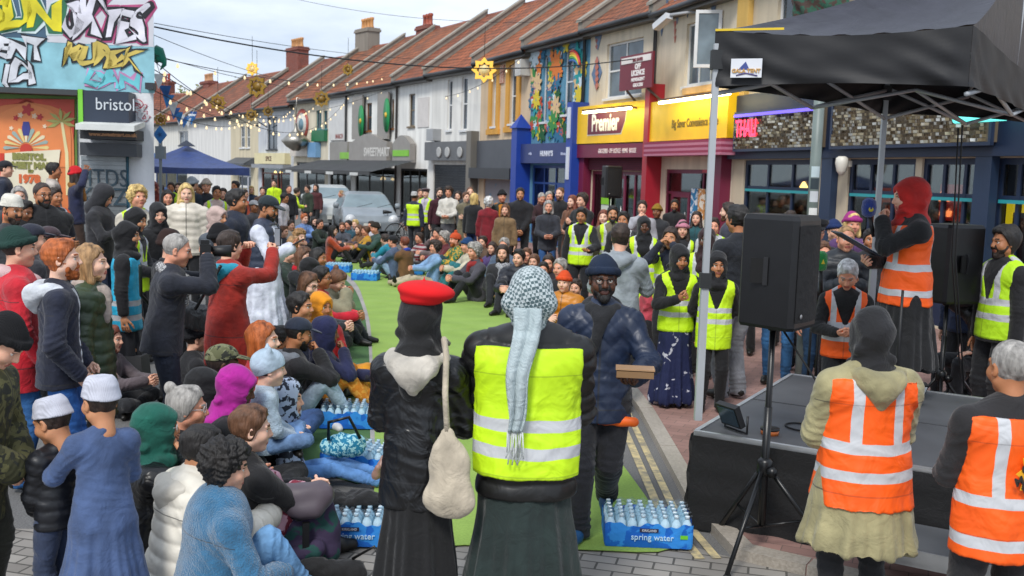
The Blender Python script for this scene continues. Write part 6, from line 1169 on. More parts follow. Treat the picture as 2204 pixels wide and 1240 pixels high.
p = pt(755, 1085, .2); o = lump('folded_coat', [Cone((-.08, 0, .05), (.12, .0, .07), .05, .06, .06, (0, 0, 1), .8), Cone((-.08, .08, .04), (.18, .08, .02), .07, .05, .06)], .011, mat('cloth', '141416'), am=.024, fr=20); o.location = (p.x, p.y, .16); tagp(o, 'black coat dumped on the water packs', 'coat')
p = pt(755, 1010, .1); o = lump('patterned_bag', [Cone((-.09, 0, .06), (.07, 0, .07), .07, .08, .05, (0, 1, 0), .7), Cone((-.03, 0, .12), (.05, 0, .1), .05, .05, .05)], .010, mat('print', '1E7AA0', 'A8D8E0', s=42., t=.5), am=.016); o.location = (p.x-.05, p.y, .20); tagp(o, 'blue patterned bag with a black strap on the packs', 'bag'); MB().tube([(-.1, -.05, .12), (-.09, -.1, .26), (.05, -.1, .3), (.12, -.05, .14)], .012).build('strap', mat('leather', '101010'), o)
p = pt(1445, 648, 0)
o = MB().tube([(0, 0, .0), (0, 0, .16), (0, 0, .19)], [.05, .05, .018], 12).build('bottle', mat('smooth', 'C0281E', r=.3)); q = pt(1086, 636, .0); o.location = (q.x, q.y, gz(q.x, q.y)+.0); tagp(o, 'red bottle standing by the seated man in the dark coat', 'bottle')
for k, (px, py) in enumerate(((1700, 1203), (1713, 1206))): o = lump('paper_scrap', [Cone((0, 0, .01), (.02, .01, .018), .012, .01, .01)], .004, mat('paint', 'D8D8D4'), am=.003, fr=90, seed=k); q = pt(px, py); o.location = (q.x, q.y, 0); tagp(o, ['crumpled white paper scrap on the ground by the stage', 'second paper scrap just right of the first by the stage'][k], 'litter', 'paper scraps')
# tapered reddish litter bin by the far standing row
p = pt(1052, 560, 0); g = gz(p.x, p.y); b_ = empty('litter_bin', (p.x, p.y, g), R(8), 'reddish brown square bin with a wide flared lid among the seated people', 'bin')
zt = ptd(1052, 494, p.y).z-g; mb = MB(); w0, w1 = .27, .34; mb.add([(s1*w, s2*w, z) for z, w in ((0, w0), (zt-.12, w1)) for s1, s2 in ((-1, -1), (1, -1), (1, 1), (-1, 1))], [(3, 2, 1, 0), (4, 5, 6, 7), (0, 1, 5, 4), (1, 2, 6, 5), (2, 3, 7, 6), (3, 0, 4, 7)]); mb.build('body', mat('paint', '8A4A3A', v=.2), b_); mb = MB(); mb.add([(s1*w, s2*w, z) for z, w in ((zt-.115, .38), (zt-.06, .46), (zt, .30)) for s1, s2 in ((-1, -1), (1, -1), (1, 1), (-1, 1))], [(3, 2, 1, 0), (8, 9, 10, 11)]+[(i*4+k, i*4+(k+1) % 4, i*4+4+(k+1) % 4, i*4+4+k) for i in (0, 1) for k in range(4)]); mb.build('lid', mat('paint', '7A4436', v=.2), b_)
p = pt(290, 858, 0); o = MB().add([(s1*w, s2*w, z) for z, w in ((0, .13), (.42, .10)) for s1, s2 in ((-1, -1), (1, -1), (1, 1), (-1, 1))], [(3, 2, 1, 0), (4, 5, 6, 7), (0, 1, 5, 4), (1, 2, 6, 5), (2, 3, 7, 6), (3, 0, 4, 7)]).build('tapered_box', mat('smooth', '3A3A3C')); o.location = (p.x, p.y, 0); tagp(o, 'dark grey tapered box on the ground beside the photographer', 'box')
# ---------------------------------------------------------------- cars
class Prof(Prim):
    def __init__(s, pts, w, r=.05): s.pts = np.array(pts, float); s.w = w; s.r = r; s.k = .001; s.lo = V3(-w(0)[0]-.0, s.pts[:, 0].min(), s.pts[:, 1].min())-r; s.hi = V3(w(0)[0], s.pts[:, 0].max(), s.pts[:, 1].max())+r
    def ev(s, X, Y, Z):
        y, z = np.broadcast_arrays(Y+0*Z, Z+0*Y); d = np.full(y.shape, 1e9); sg = np.ones(y.shape); n = len(s.pts)
        for i in range(n):
            a, b = s.pts[i], s.pts[i-1]; ex, ez = b-a; wx, wz = y-a[0], z-a[1]; t = np.clip((wx*ex+wz*ez)/(ex*ex+ez*ez), 0, 1); d = np.minimum(d, (wx-ex*t)**2+(wz-ez*t)**2)
            c1, c2, c3 = z >= a[1], z < b[1], ex*wz > ez*wx; sg = np.where((c1 & c2 & c3) | (~c1 & ~c2 & ~c3), -sg, sg)
        dd = sg*np.sqrt(d); dx = np.abs(X)-np.interp(Z, *s.w(1)); a, b = dd+s.r, dx+s.r
        return (np.minimum(np.maximum(a, b), 0)+np.hypot(np.maximum(a, 0), np.maximum(b, 0))-s.r).astype(np.float32)
def car(loc, rz, label, col, suv=0):
    h = .12*suv; r = empty('parked_car', loc, rz, label, 'car', 'cars parked down the street')
    pr = [(-2.05, .32), (-2.10, .62), (-1.95, .80+h*.5), (-1.05, .98+h), (-.35, 1.42+h), (.2, 1.50+h), (1.2, 1.46+h), (1.95, 1.02+h), (2.1, .85), (2.1, .32)]
    P, F, n = Field([Prof(pr, lambda k: (.88,) if not k else ([.3, .6, .98+h, 1.5+h], [.84, .88, .84, .60]), .09)], .045).mesh(); c = P[F].mean(1); nf = n[F].mean(1)
    ws = (c[:, 1] > -1.02) & (c[:, 1] < -.30) & (nf[:, 1] < -.35) & (nf[:, 2] > .5) & (c[:, 2] > 1.02+h) & (c[:, 2] < 1.40+h) & (np.abs(c[:, 0]) < .84-.45*(c[:, 2]-1.0-h))
    sw = (np.abs(nf[:, 0]) > .7) & (c[:, 2] > 1.02+h) & (c[:, 2] < 1.38+h) & (c[:, 1] > -.8) & (c[:, 1] < 1.5) & (np.abs(c[:, 1]-.25) > .05)
    def sub(mk_, name, m, parent):
        f = F[mk_]; u, inv = np.unique(f, return_inverse=True); return link(name, npmesh(name, P[u], inv.reshape(f.shape), [m]), None, parent)
    b = sub(~(ws | sw), 'body', mat('smooth', col, r=.22), r); sub(ws, 'windscreen', mat('smooth', '7C8C92', r=.06), r); sub(sw & (c[:, 0] < 0), 'side_window', mat('smooth', '3A444A', r=.08), r); sub(sw & (c[:, 0] > 0), 'side_window', mat('smooth', '3A444A', r=.08), r)
    for x in (-1, 1):
        link('headlight', MB().lathe([(.02, -.04), (.15, -.02), (.16, .03)], n=14, M=Matrix.Translation((x*.66, -2.06, .68)) @ UP).mesh(), mat('smooth', 'D8DCE0', r=.1), b); MB().lathe([(.03, -.09), (.09, -.07), (.10, .06), (.04, .09)], n=10, M=Matrix.Translation((x*.98, -.72, 1.06+h)) @ Matrix.Rotation(R(90), 4, 'Y')).build('wing_mirror', mat('smooth', col, r=.25), b)
        for y in (-1.3, 1.35): w = MB().lathe([(.2, -.11), (.30, -.11), (.33, -.08), (.33, .08), (.30, .11), (.2, .11)], n=20, M=Matrix.Translation((x*.80, y, .33)) @ Matrix.Rotation(R(90), 4, 'Y')).build('wheel', mat('rubber', '1A1A1A'), r); MB().lathe([(.05, -.115), (.2, -.112), (.2, .112), (.05, .115)], n=12, M=Matrix.Translation((x*.80, y, .33)) @ Matrix.Rotation(R(90), 4, 'Y')).build('rim', mat('metal', 'A8AAAC'), w)
    MB().box(-.26, .26, -2.13, -2.105, .45, .57).build('number_plate', mat('paint', 'D8D8D0'), r)
    for x in (-.35, .3): MB().tube([(x, -.99, 1.015+h), (x+.5, -.80, 1.14+h)], .008, 5).build('wiper', mat('rubber', '101010'), r)
    return r
p = ptd(768, 430, 31); car((p.x, p.y+1.6, 0), R(15), 'grey blue hatchback parked facing the crowd, nearer of two', '868E94')
p = ptd(694, 418, 35); car((p.x-.1, p.y+1.8, 0), R(16), 'silver estate car parked behind the grey blue hatchback', 'B2B6B4', 1)
# ---------------------------------------------------------------- bicycles leaning on racks
def bike(loc, rz, label, col, lean=8):
    r = empty('bicycle', loc, rz, label, 'bicycle', 'bicycles parked beside the cars'); r.rotation_euler = (R(lean), 0, rz); fm = mat('smooth', col, r=.3)
    for x in (-.52, .52):
        w = MB().tube([(x+.33*math.cos(t), 0, .345+.33*math.sin(t)) for t in np.linspace(0, 6.283, 25)], .016, 6, False).build('wheel', mat('rubber', '161616'), r); s_ = MB()
        for k in range(10): a = k*.628; s_.tube([(x, .01*(-1)**k, .345), (x+.31*math.cos(a), 0, .345+.31*math.sin(a))], .003, 4)
        s_.build('spokes', mat('metal', 'B8B8B8'), w)
    A, B_, C_, D_ = (-.1, 0, .32), (-.2, 0, .78), (.36, 0, .82), (.52, 0, .345)
    MB().tube([A, B_], .015).tube([B_, C_], .015).tube([A, C_], .018).tube([(-.52, 0, .345), A], .01).tube([(-.52, 0, .345), B_], .009).tube([C_, D_], .014).build('frame', fm, r)
    MB().tube([(.36, 0, .82), (.34, 0, .98)], .014).tube([(.40, -.30, 1.0), (.34, -.12, .99), (.34, .12, .99), (.40, .30, 1.0)], .013).build('handlebar', mat('metal', 'C0C0C0'), r); MB().tube([B_, (-.22, 0, .90)], .012).build('seat_post', mat('metal', 'A0A0A0'), r); MB().tube([(-.36, 0, .93), (-.22, 0, .93), (-.08, 0, .92)], [.065, .05, .02], 8).build('saddle', mat('leather', '141414'), r)
for k, (px, py, rz, c, lab) in enumerate(((846, 520, 20, '2A3A4A', 'dark blue bicycle nearest the grey car'), (880, 528, 35, '9AA0A0', 'silver bicycle in the middle of the parked row'), (915, 534, 15, '1E1E20', 'black bicycle in front of the steward in the yellow vest'), (942, 545, 70, '7A2A28', 'dark red bicycle at the right end of the parked row'), (900, 518, 160, '2E4A3A', 'dark green bicycle behind the others in the row'))):
    p = pt(px, py); bike((p.x, p.y, gz(p.x, p.y)-.0), R(rz), lab, c)
# ---------------------------------------------------------------- overhead cables, festoon lights, stars
def cat(a, b, sag, n=24): return [a.lerp(b, t)-Vector((0, 0, sag*4*t*(1-t))) for t in np.linspace(0, 1, n)]
for k, (a, b, s_, lab) in enumerate((((332, 58, 17.2), (1420, 118, 25.5), .5, 'thick black overhead cable crossing to the cream house'), ((332, 50, 17.2), (1010, 128, 36), .2, 'thin overhead wire just above the thick cable'), ((332, 76, 17.2), (760, 180, 47), .4, 'thin overhead wire sloping to the white houses'), ((560, -20, 30), (1420, 30, 26), .5, 'thin high wire across the top of the sky'), ((332, 118, 17.2), (860, 176, 43), .5, 'dark wire from the corner wall to the terrace'))):
    P = cat(ptd(a[0], a[1], a[2]), ptd(b[0], b[1], b[2]), s_); o = MB().tube(P, .014 if k == 0 else .006, 5).build('overhead_cable', mat('rubber', '22252A')); tagp(o, lab, 'cable', 'overhead cables')
BU = MB(); BU.lathe([(.014, .04), (.018, .02), (.030, -.015), (.02, -.04), (.004, -.045)], n=8); BUM = BU.mesh('bulb'); BUM.materials.append(mat('emit', 'FFE2B0', e=.55))
g_ = random.Random(5)
for k, (a, b, s_, n) in enumerate((((332, 122, 17.3), (830, 165, 44), .35, 13), ((332, 150, 17.3), (700, 205, 50), 1.0, 20), ((332, 195, 17.3), (640, 222, 55), .8, 18), ((332, 132, 17.3), (760, 192, 48), 1.6, 22), ((332, 235, 17.3), (560, 236, 60), .6, 16), ((420, 225, 50), (860, 180, 43), .9, 18), ((900, 205, 42), (1130, 118, 31), .5, 10))):
    A_1, B_1 = ptd(*a), ptd(*b); P = cat(A_1, B_1, s_); st_ = empty('festoon_lights', A_1, 0, ['long string of dark bulbs highest over the street', 'string of warm bulbs second from the top at the corner', 'string of warm bulbs starting low on the corner wall', 'deeply sagging string of warm bulbs under the top one', 'lowest string of warm bulbs over the blue gazebo', 'string of warm bulbs in front of the far terrace', 'short string of bulbs along the white house gutter'][k], 'string lights', 'strings of bulbs over the street')
    MB().tube([p-A_1 for p in P], .008, 5).build('cable', mat('rubber', '1E2024'), st_)
    for i in range(n): t = (i+.5+g_.uniform(-.2, .2))/n; p = A_1.lerp(B_1, t)-Vector((0, 0, s_*4*t*(1-t)))-A_1; o = link('bulb', BUM, None, st_, Matrix.Translation((p.x, p.y, p.z-.07)))
def star(px, py, d, r, label, n=8, lit=False):
    p = ptd(px, py, d); o = MB(); P = [((r if i % 2 == 0 else r*.72)*math.cos(math.pi*i/n), (r if i % 2 == 0 else r*.72)*math.sin(math.pi*i/n)) for i in range(2*n)]
    r *= .72; M = Matrix.Translation(p) @ Matrix.Rotation(R(random.uniform(-20, 20)), 4, 'Z') @ UP; k = 2*n
    vs = [M @ Vector((x*s_, y*s_, z)) for z in (-.04, .04) for s_ in (1, .62) for x, y in P]
    fs = [[i, (i+1) % k, k+(i+1) % k, k+i] for i in range(k)]+[[2*k+i, 3*k+i, 3*k+(i+1) % k, 2*k+(i+1) % k] for i in range(k)]+[[i, 2*k+i, 2*k+(i+1) % k, (i+1) % k] for i in range(k)]+[[k+i, k+(i+1) % k, 3*k+(i+1) % k, 3*k+i] for i in range(k)]
    r_ = empty('star_ornament', p, 0, label, 'ornament', 'gold star ornaments hung over the street'); inv = Matrix.Translation(-p); o.add([inv @ v for v in vs], fs); o.build('rim', mat('smooth', '9A7828', r=.35) if not lit else mat('emit', 'E0B048', e=.45), r_)
    q = MB(); q.lathe([(r*.6, -.01), (r*.6, .01)], n=16, M=inv @ M); q.build('centre', mat('smooth', '8A6A28' if not lit else 'E8D8A0', r=.4), r_); MB().tube([(0, 0, r), (0, 0, r+.8)], .006, 4).build('wire', mat('rubber', '202020'), r_)
for a in ((553, 186, 30, .34, 'large gold star hanging over the middle of the far street'), (469, 221, 28, .24, 'dark gold star near the far chimney'), (541, 248, 30, .2, 'small gold star left of the pale grey house'), (577, 240, 31, .18, 'small gold star against the pale grey house roof'), (692, 213, 30, .26, 'gold star with a hollow centre by the white banner'), (1042, 151, 24, .30, 'brightly lit gold star by the peach house gutter', 8, True), (749, 150, 30, .18, 'small gold star against the roofs'), (346, 258, 24, .16, 'small gold star beside the corner wall'), (543, 148, 30, .2, 'pale gold star above the large one', 8, True)): star(*a)
r_ = empty('bunting', ptd(334, 128, 17.4), 0, 'string of blue and white bunting flags beside the corner wall', 'bunting'); A_1, B_1 = ptd(336, 130, 17.4), ptd(420, 235, 34); P = cat(A_1, B_1, .6, 16)
MB().tube([p-A_1 for p in P], .006, 4).build('cord', mat('rubber', 'D0D0D0'), r_)
for i in range(1, 15): p = P[i]-A_1; MB().poly([(p.x-.12, p.y, p.z), (p.x+.12, p.y+.03, p.z), (p.x+.02*(-1)**i, p.y+.05*(-1)**i, p.z-.28)], .006, (0, 1, 0)).build('flag', mat('cloth', ['2A6EA8', 'C8CCD0', '2A5A9A'][i % 3]), r_)
p = ptd(344, 290, 17.6); ds = empty('diamond_sign', (p.x, p.y, 0), 0, 'blue diamond sign with a star fixed on the corner beside the street', 'sign'); z = p.z; MB().poly([(-.12, 0, z), (0, 0, z-.16), (.12, 0, z), (0, 0, z+.16)], .03, (0, 1, 0)).build('panel', mat('paint', '2A6EB0'), ds); MB().poly([((.05 if i % 2 else .02)*math.cos(i*math.pi/5), -.01, z+(.05 if i % 2 else .02)*math.sin(i*math.pi/5)) for i in range(10)], .005, (0, 1, 0)).build('star', mat('paint', '1A4478'), ds); MB().box(-.08, .08, -.02, .08, z-.42, z-.2).box(-.02, .02, .0, .04, 0, z-.16).build('lamp_post', mat('paint', '7A828A'), ds)
p = ptd(340, 135, 17.5); o = MB().tube([(-.02, 0, .14), (.0, 0, .14), (.10, 0, .03), (.11, 0, -.03), (.04, 0, -.12)], [.16, .14, .06, .04, .01], 10).build('hanging_lantern', mat('cloth', '17705E')); o.location = p; tagp(o, 'green cone lantern jutting from the corner wall', 'lantern')
# far trees above the houses
def tree(px, py, d, hw, label, seed=1):
    p = ptd(px, py, d); g = random.Random(seed); r = empty('tree', (p.x, p.y, 0), 0, label, 'tree', 'trees beyond the far houses'); H = p.z; c = MB(); c.tube([(0, 0, 0), (.1, 0, H*.5), (.0, .1, H*.85)], [.3, .2, .08], 8)
    for k in range(6): a = k*1.05; c.tube([(.05, 0, H*.5), (hw*.6*math.cos(a), hw*.6*math.sin(a), H*(.7+.04*k))], [.1, .03], 5)
    c.build('trunk', mat('paint', '4A4038', v=.3), r); l_ = MB()
    for i in range(2600):
        a, b, q = g.uniform(0, 6.28), g.uniform(-1, 1), g.random()**.4; s_ = math.sqrt(1-b*b); lump_ = 1+.25*math.sin(3*a+seed)+.2*math.sin(5*b*3+a); x, y, z = hw*q*s_*math.cos(a)*lump_, hw*q*s_*math.sin(a)*lump_, H*.8+hw*.75*q*b*lump_; e = g.uniform(.08, .2); t = g.uniform(0, 6.28)
        l_.add([(x-e*math.cos(t), y-e*math.sin(t), z), (x, y, z-e*.5), (x+e*math.cos(t), y+e*math.sin(t), z+e*.3), (x, y, z+e*.5)], [(0, 1, 2, 3)])
    l_.build('crown', mat('print', '6A7A4A', '9A9A6A', s=2.), r)
tree(488, 186, 88, 2.6, 'pale leafy tree showing between the far roofs', 3); tree(385, 196, 95, 2.4, 'smaller tree behind the far red roof', 4)
# ================================================================ the crowd
PEO = {}
SEAT, STAN, FAR, RS, RST = 'people seated on the left of the mat', 'people standing on the left', 'people far down the street', 'people seated on the right of the mat', 'people standing on the right pavement'
def Q(px, py, m, face, label, group=None, key=None, dh=0, **k):
    """px, py: top of the head; m: pixels per metre at that person"""
    d = FPX/m; pose = k.get('pose', 'stand'); z = ptd(px, py, d).z+dh; g = k.get('g')
    if g is None: c = ptd(px, py, d); g = gz(c.x, c.y)
    h = z-g; ht = {'stand': 1.745, 'step': 1.72, 'sit': .925, 'kneel': 1.08, 'stool': 1.30, 'squat': 1.07}[pose]; kid = k.pop('kid', 0)
    k.setdefault('dist', d); H = h/ht*1.75; H = min(max(H, 1.05 if kid else 1.48), 1.45 if kid else 1.98)
    i = person(px, py, H, face, label, group=group, **k)
    if key: PEO[key] = i
    return i
BLK, NVY, GRY, KH = '17171A', '1C2438', '55585E', '6B6A4A'
YV, OV = 'C8F01A', 'FF5E0A'
# --- three at the front
Q(1300, 552, 366, 186, 'bearded man walking towards the camera in a navy quilted jacket and beanie', key='navy', feet={-1: ((-.07, -.32, .20), (0, 1, -.1), (0, .7, -.7)), 1: ((.09, .04, .085), (0, 1, 0), (.15, 1, 0))}, top=('quilt', '1E2A42'), bot=('baggy', '14161E'), hat=('beanie', '18253A'), skin='d', beard='bblack', arms=('tray', 'down'), glasses='1A1A1A', w=1.02, scarf=('15161A', 'cloth'), hd=(-8, 0), hem=.17, shoes='1E4E7A')
Q(1145, 575, 478, 2, 'person seen from behind in a yellow vest, chequered scarf and dark green skirt', key='kef', top=('puffer', '141414'), bot=('skirt', '1C2A28'), vest=('hivis', YV, .10, {'b1': .035, 'b2': .155}), hat=('keffiyeh', 'B4BEC0', 'check', '4A5E62'), arms='clasp', w=1.18, vneck=False, hd=(6, 0), hem=.20, shoes='101010')
Q(908, 613, 478, 10, 'person seen from behind in a red beret and black leather jacket with a tote bag', key='ber', top=('leather', '101114'), bot=('skirt', '0B0B0D'), hat=('hijab', '0D0D0F'), hood=('BDB6AA',), arms='clasp', w=.96, hem=.22, hd=(10, 0), dh=-.03)
# --- near left
Q(38, 676, 478, 88, 'man bending over in a black beanie and camouflage coat at the left edge', STAN, key='camo', top=('parka', '5C5A38', 'camo', '3A3A22'), hat=('beanie', '111114'), arms=('low', 'low'), lean=10, hd=(0, 35), bot=('trousers', '2A2A22'), hair=('short', 'dark'), hem=.3)
Q(102, 885, 470, -62, 'small boy in a white prayer cap and black padded jacket facing left', STAN, kid=1, hair=('crop', 'dark'), hat=('kufi', 'C6C8D4'), skin='t', top=('gpuffer', '14161C'), bot=('robe', '2E3E5E') if 0 else ('baggy', '2E3A54'), arms=('low', 'phone'), hd=(-10, 18), hs=1.05, w=.95)
Q(215, 832, 478, -38, 'boy in a white prayer cap and long blue grey robe seen from behind', STAN, kid=1, hair=('crop', 'dark'), hat=('kufi', 'C6C8D4'), skin='t', top=('robe', '43577E'), arms=('tray', 'clasp'), hd=(-12, 4), hs=1.05)
Q(35, 490, 328, 60, 'person in a bright red coat with a dark green bobbly beanie at the left edge', STAN, top=('jacket', 'C0182A'), hat=('beanie', '1E3A34'), bot=('jeans', '2A5A8E'), arms='pocket', w=1.2, scarf=('C8A8A8', 'knit'), hem=.25)
Q(126, 510, 350, 72, 'ginger bearded man in a navy bomber jacket over a pale hoodie', STAN, top=('jacket', '161C30'), bot=('jeans', '1E5090'), hair=('short', 'ginger'), beard='bginger', skin='p', arms='pocket', inner=('cloth', 'C8CCD0'), hood=('C4C8CE',), w=1.05, hd=(4, -3))
Q(190, 526, 322, 84, 'light brown haired woman in a long green padded coat', STAN, top=('puffer', '34442E'), hem=.42, bot=('trousers', '1A1A1A'), hair=('bob', 'sandy'), arms='down', skin='p', scarf=('A89A90', 'cloth'), hd=(0, -4))
Q(237, 705, 250, 95, 'seated red haired woman glimpsed behind the green padded coat', SEAT, pose='sit', top=('jacket', '5A5054'), hair=('bob', 'auburn'), arms='knee')
Q(272, 478, 232, 80, 'woman in a black hijab and sky blue tabard looking right', STAN, top=('hoodie', '121216'), vest=('hivis', '2FB4DC', .25, {'b1': -.1, 'b2': .04}), hat=('hijabs', '0E0E12'), skin='t', bot=('skirt', '15171E'), arms='down', vneck=False)
Q(386, 498, 288, 72, 'bald man in a dark jacket taking a photograph with a black camera', STAN, key='pho', top=('jacket', '1A1E2A'), bot=('jeans', '141C2C'), hair=('crop', 'grey'), skin='r', arms='eye', lean=8, w=1.15, scarf=('B8B8B8', 'check', '33363A'), hd=(5, 8))
Q(493, 495, 262, 38, 'photographer in a rust red coat and teal hood holding up a phone', STAN, key='ph2', top=('jacket', '9A2418'), hem=.35, bot=('jeans', '1E3A55'), hair=('short', 'dark'), hood=('2088A0',), arms=('eye', 'up'), w=1.15)
Q(582, 420, 192, 98, 'man in a white robe and grey padded gilet with a black cap', STAN, key='gil', top=('robe', 'D4D8E8'), gilet='3A4254', hat=('cap', '16242A'), skin='o', beard='bblack', arms=('cross', 'phone'), hd=(6, 14), hair=('short', 'black'), w=1.1)
Q(508, 405, 186, 92, 'heavy dark haired man in a navy jacket looking right', STAN, top=('jacket', '1B2436'), hair=('short', 'black'), skin='o', arms='down', w=1.25)
Q(468, 443, 190, 115, 'woman in a pale pink hijab behind the photographers', STAN, top=('jacket', '4A5058'), hat=('hijabs', 'B8A098'), skin='t', arms='clasp')
Q(400, 394, 150, 162, 'long haired blonde woman in a cream coat facing the camera', STAN, top=('puffer', 'D8CFC0'), hair=('long', 'blond'), skin='p', arms='down', w=1.15, hd=(-6, 0))
Q(341, 435, 190, 140, 'woman in a black hijab and dark coat facing the camera', STAN, top=('jacket', '101014'), hat=('hijab', '0D0D11'), skin='l', arms='clasp', hd=(8, 6))
Q(296, 447, 200, 88, 'woman in a black hijab and bright yellow vest seen from the side', STAN, top=('jacket', '17171C'), vest=('hivisb', YV), hat=('hijabs', '0E0E12'), skin='t', arms='clasp', hd=(10, 10))
Q(294, 399, 172, 142, 'curly blonde woman in a yellow vest looking up', STAN, top=('jacket', 'C8C0B0'), vest=('hivisb', YV), hair=('curly', 'blond'), skin='r', arms='clasp', hd=(-8, -8))
Q(232, 397, 165, 92, 'man in a dark grey hood looking down at his phone', STAN, key='hoo', top=('hoodie', '26262B'), hat=('hood', '26262B'), skin='r', arms='phone', bot=('jeans', '1E2E4A'), hd=(0, 28), w=1.2)
Q(90, 390, 192, 140, 'bald bearded man with glasses and folded arms in black', STAN, top=('jacket', '141417'), hair=('crop', 'dark'), skin='o', beard='bblack', arms='cross', glasses='201818', w=1.3, vest=('hivisb', OV) if 0 else None, hd=(-10, 0))
Q(28, 418, 225, 130, 'bearded man in a white prayer cap and grey jacket', STAN, top=('jacket', '34363A'), hair=('crop', 'dark'), hat=('kufi', 'D8D4C8'), skin='o', beard='bdark', arms='down', hd=(-15, 10), inner=('cloth', 'D0D0D0'))
Q(54, 428, 195, 110, 'dark haired boy between two bearded men', STAN, top=('jacket', '1A1A1E'), hair=('short', 'black'), skin='b', arms='down', hd=(0, 12))
Q(40, 400, 160, 150, 'grey haired woman in an orange vest behind the white prayer cap', STAN, top=('jacket', '3A3A3E'), vest=('hivisb', OV), hair=('bob', 'grey'), skin='l')
Q(66, 482, 262, 50, 'person in a navy cap seen from behind near the left edge', STAN, top=('jacket', '26262C'), hat=('cap', '1C2030'), arms='down')
Q(103, 489, 240, 60, 'person in a dark maroon cap behind the ginger man', STAN, top=('jacket', '2A2226'), hat=('cap', '3A2A30'), arms='down')
Q(118, 402, 150, 120, 'steward in an orange vest behind the bald bearded man', STAN, top=('jacket', '1C1E26'), vest=('hivisb', OV), hair=('short', 'dark'), skin='o')
Q(365, 497, 240, 40, 'person in a brown beanie behind the bald photographer', STAN, top=('jacket', '1A1A1E'), hat=('beanie', '33221E'))
Q(475, 484, 235, 60, 'person in a black beanie beside the phone photographer', STAN, top=('jacket', '17181C'), hat=('beanie', '121216'), arms='down')
# bench behind them
b1 = ptd(-40, 400, 15.9); b2 = ptd(235, 400, 15.7); bn = empty('bench', (b1.x, b1.y-.3, 0), math.atan2(b2.y-b1.y, b2.x-b1.x), 'long low wooden bench along the orange mural wall with people standing on it', 'bench'); bl = (b2-b1).length
for i in range(3): MB().box(0, bl, -.18+i*.15, -.05+i*.15, .41, .45).build('seat', mat('paint', '6A4A30', v=.3), bn)
for i in range(4): MB().box(.1+i*(bl-.3)/3, .2+i*(bl-.3)/3, -.15, .2, 0, .405).build('leg', mat('paint', '3A3A3C'), bn)
def onb(px): p = ptd(px, 400, 15.8); return (p.x, p.y-.26)
for px, py, f, lab, kw in ((28, 345, 75, 'man in a black cap standing on the bench by the orange mural', dict(top=('jacket', '1C2436'), hat=('cap', '14161E'), skin='l')), (130, 348, 70, 'dark haired man in a beige top standing on the bench', dict(top=('hoodie', 'B8AFA6'), hair=('short', 'black'), skin='o', bot=('trousers', '6A5A4A'))), (178, 359, 60, 'person in a red and white hat waving from the bench end', dict(top=('jacket', '1E2444'), hat=('beanie', 'C42028'), skin='b', scarf=('9A6A38', 'knit'), arms=('down', 'raise'), bot=('trousers', '3A2A22'), hair=('long', 'dark')))):
    x, y = onb(px); m = FPX/y; person(px, py, (ptd(px, py, y).z-.45), f, lab, g=.45, pos=(x, y), group='people standing on the bench', **kw)
# --- seated left
S = dict(pose='sit', group=SEAT)
Q(490, 945, 455, 58, 'curly black haired person in a blue fleece jacket seated at the front', **S, legs='one', top=('fleece', '2F6A90'), bot=('jeans', '6E9CC8'), hair=('curly', 'black'), skin='l', arms='thigh', w=1.35, lean=6, hd=(14, 5))
Q(442, 905, 432, 52, 'dark haired person in a cream padded coat with its hood down', **S, top=('puffer', 'E2DCCE'), hair=('short', 'black'), skin='t', arms='knee', w=1.25, hood=('CFC8BA', 'nylon'), lean=10, hd=(10, 8), bot=('trousers', '1C1E26'))
Q(337, 862, 405, 66, 'person in a dark green hood and black leather jacket, hand on cheek', **S, top=('leather', '121316'), hat=('hijabs', '0E5A4C'), skin='t', arms=('knee', 'cheek'), glasses='D8D8D8', bot=('trousers', '141416'), legs='up', lean=6)
Q(540, 865, 408, 46, 'short brown haired person in a black sweatshirt hugging pink floral knees', **S, legs='up', top=('hoodie', '0F0F12'), hair=('short', 'brown'), skin='p', arms='knee', bot=('print', 'C89AA8', '7A2438'), lean=5, hd=(26, 2))
Q(402, 825, 378, 80, 'grey haired woman with glasses and hair tied up in a bun', **S, top=('jacket', '141214'), hair=('bun', 'grey'), skin='r', glasses='C8C8C8', arms='knee')
Q(478, 738, 312, 66, 'man in a camouflage baseball cap with a blue hood', **S, top=('jacket', '2A2E34'), hat=('cap', '5C5E40', 'camo', '77785A'), skin='d', hood=('1C2F7A',), arms='knee', hd=(0, 0))
Q(522, 783, 345, 92, 'woman in a bright magenta hijab and black coat', **S, top=('jacket', '111114'), hat=('hijabs', 'A8188C'), skin='d', arms='lap', hd=(0, 15))
Q(562, 688, 282, 88, 'ginger long haired woman in a red top holding a child', **S, top=('hoodie', 'B01824'), hair=('long', 'ginger'), skin='p', arms='lap', bot=('jeans', '33507E'), hd=(0, -4))
Q(578, 768, 330, 70, 'toddler in a pale blue hat with cat ears on a lap', **S, kid=1, top=('fleece', 'A8BCCC'), hat=('catears', 'A9BCCB'), skin='p', arms='lap', bot=('jeans', '6A8AB4'), g=.30, hs=1.1)
Q(612, 835, 315, 92, 'young child in pale leopard print pyjamas and jeans stretching a leg', **S, kid=1, lean=-8, legs='out', top=('hoodie', 'B8C4D8', 'print', '2A2E3A'), hat=('hood', 'B8C4D8', 'print', '2A2E3A'), bot=('jeans', '5A86BE'), shoes='A07C70', hs=1.15)
Q(646, 680, 258, 66, 'bearded man in a navy cap and grey hood, hand to his mouth', **S, top=('jacket', '141418'), hat=('cap', '1A2436'), skin='o', beard='bblack', arms=('lap', 'chin'), hood=('6A7078',), legs='one', bot=('jeans', '9AAEBE'), shoes='C8C8C8', hair=('short', 'black'), hd=(0, 8))
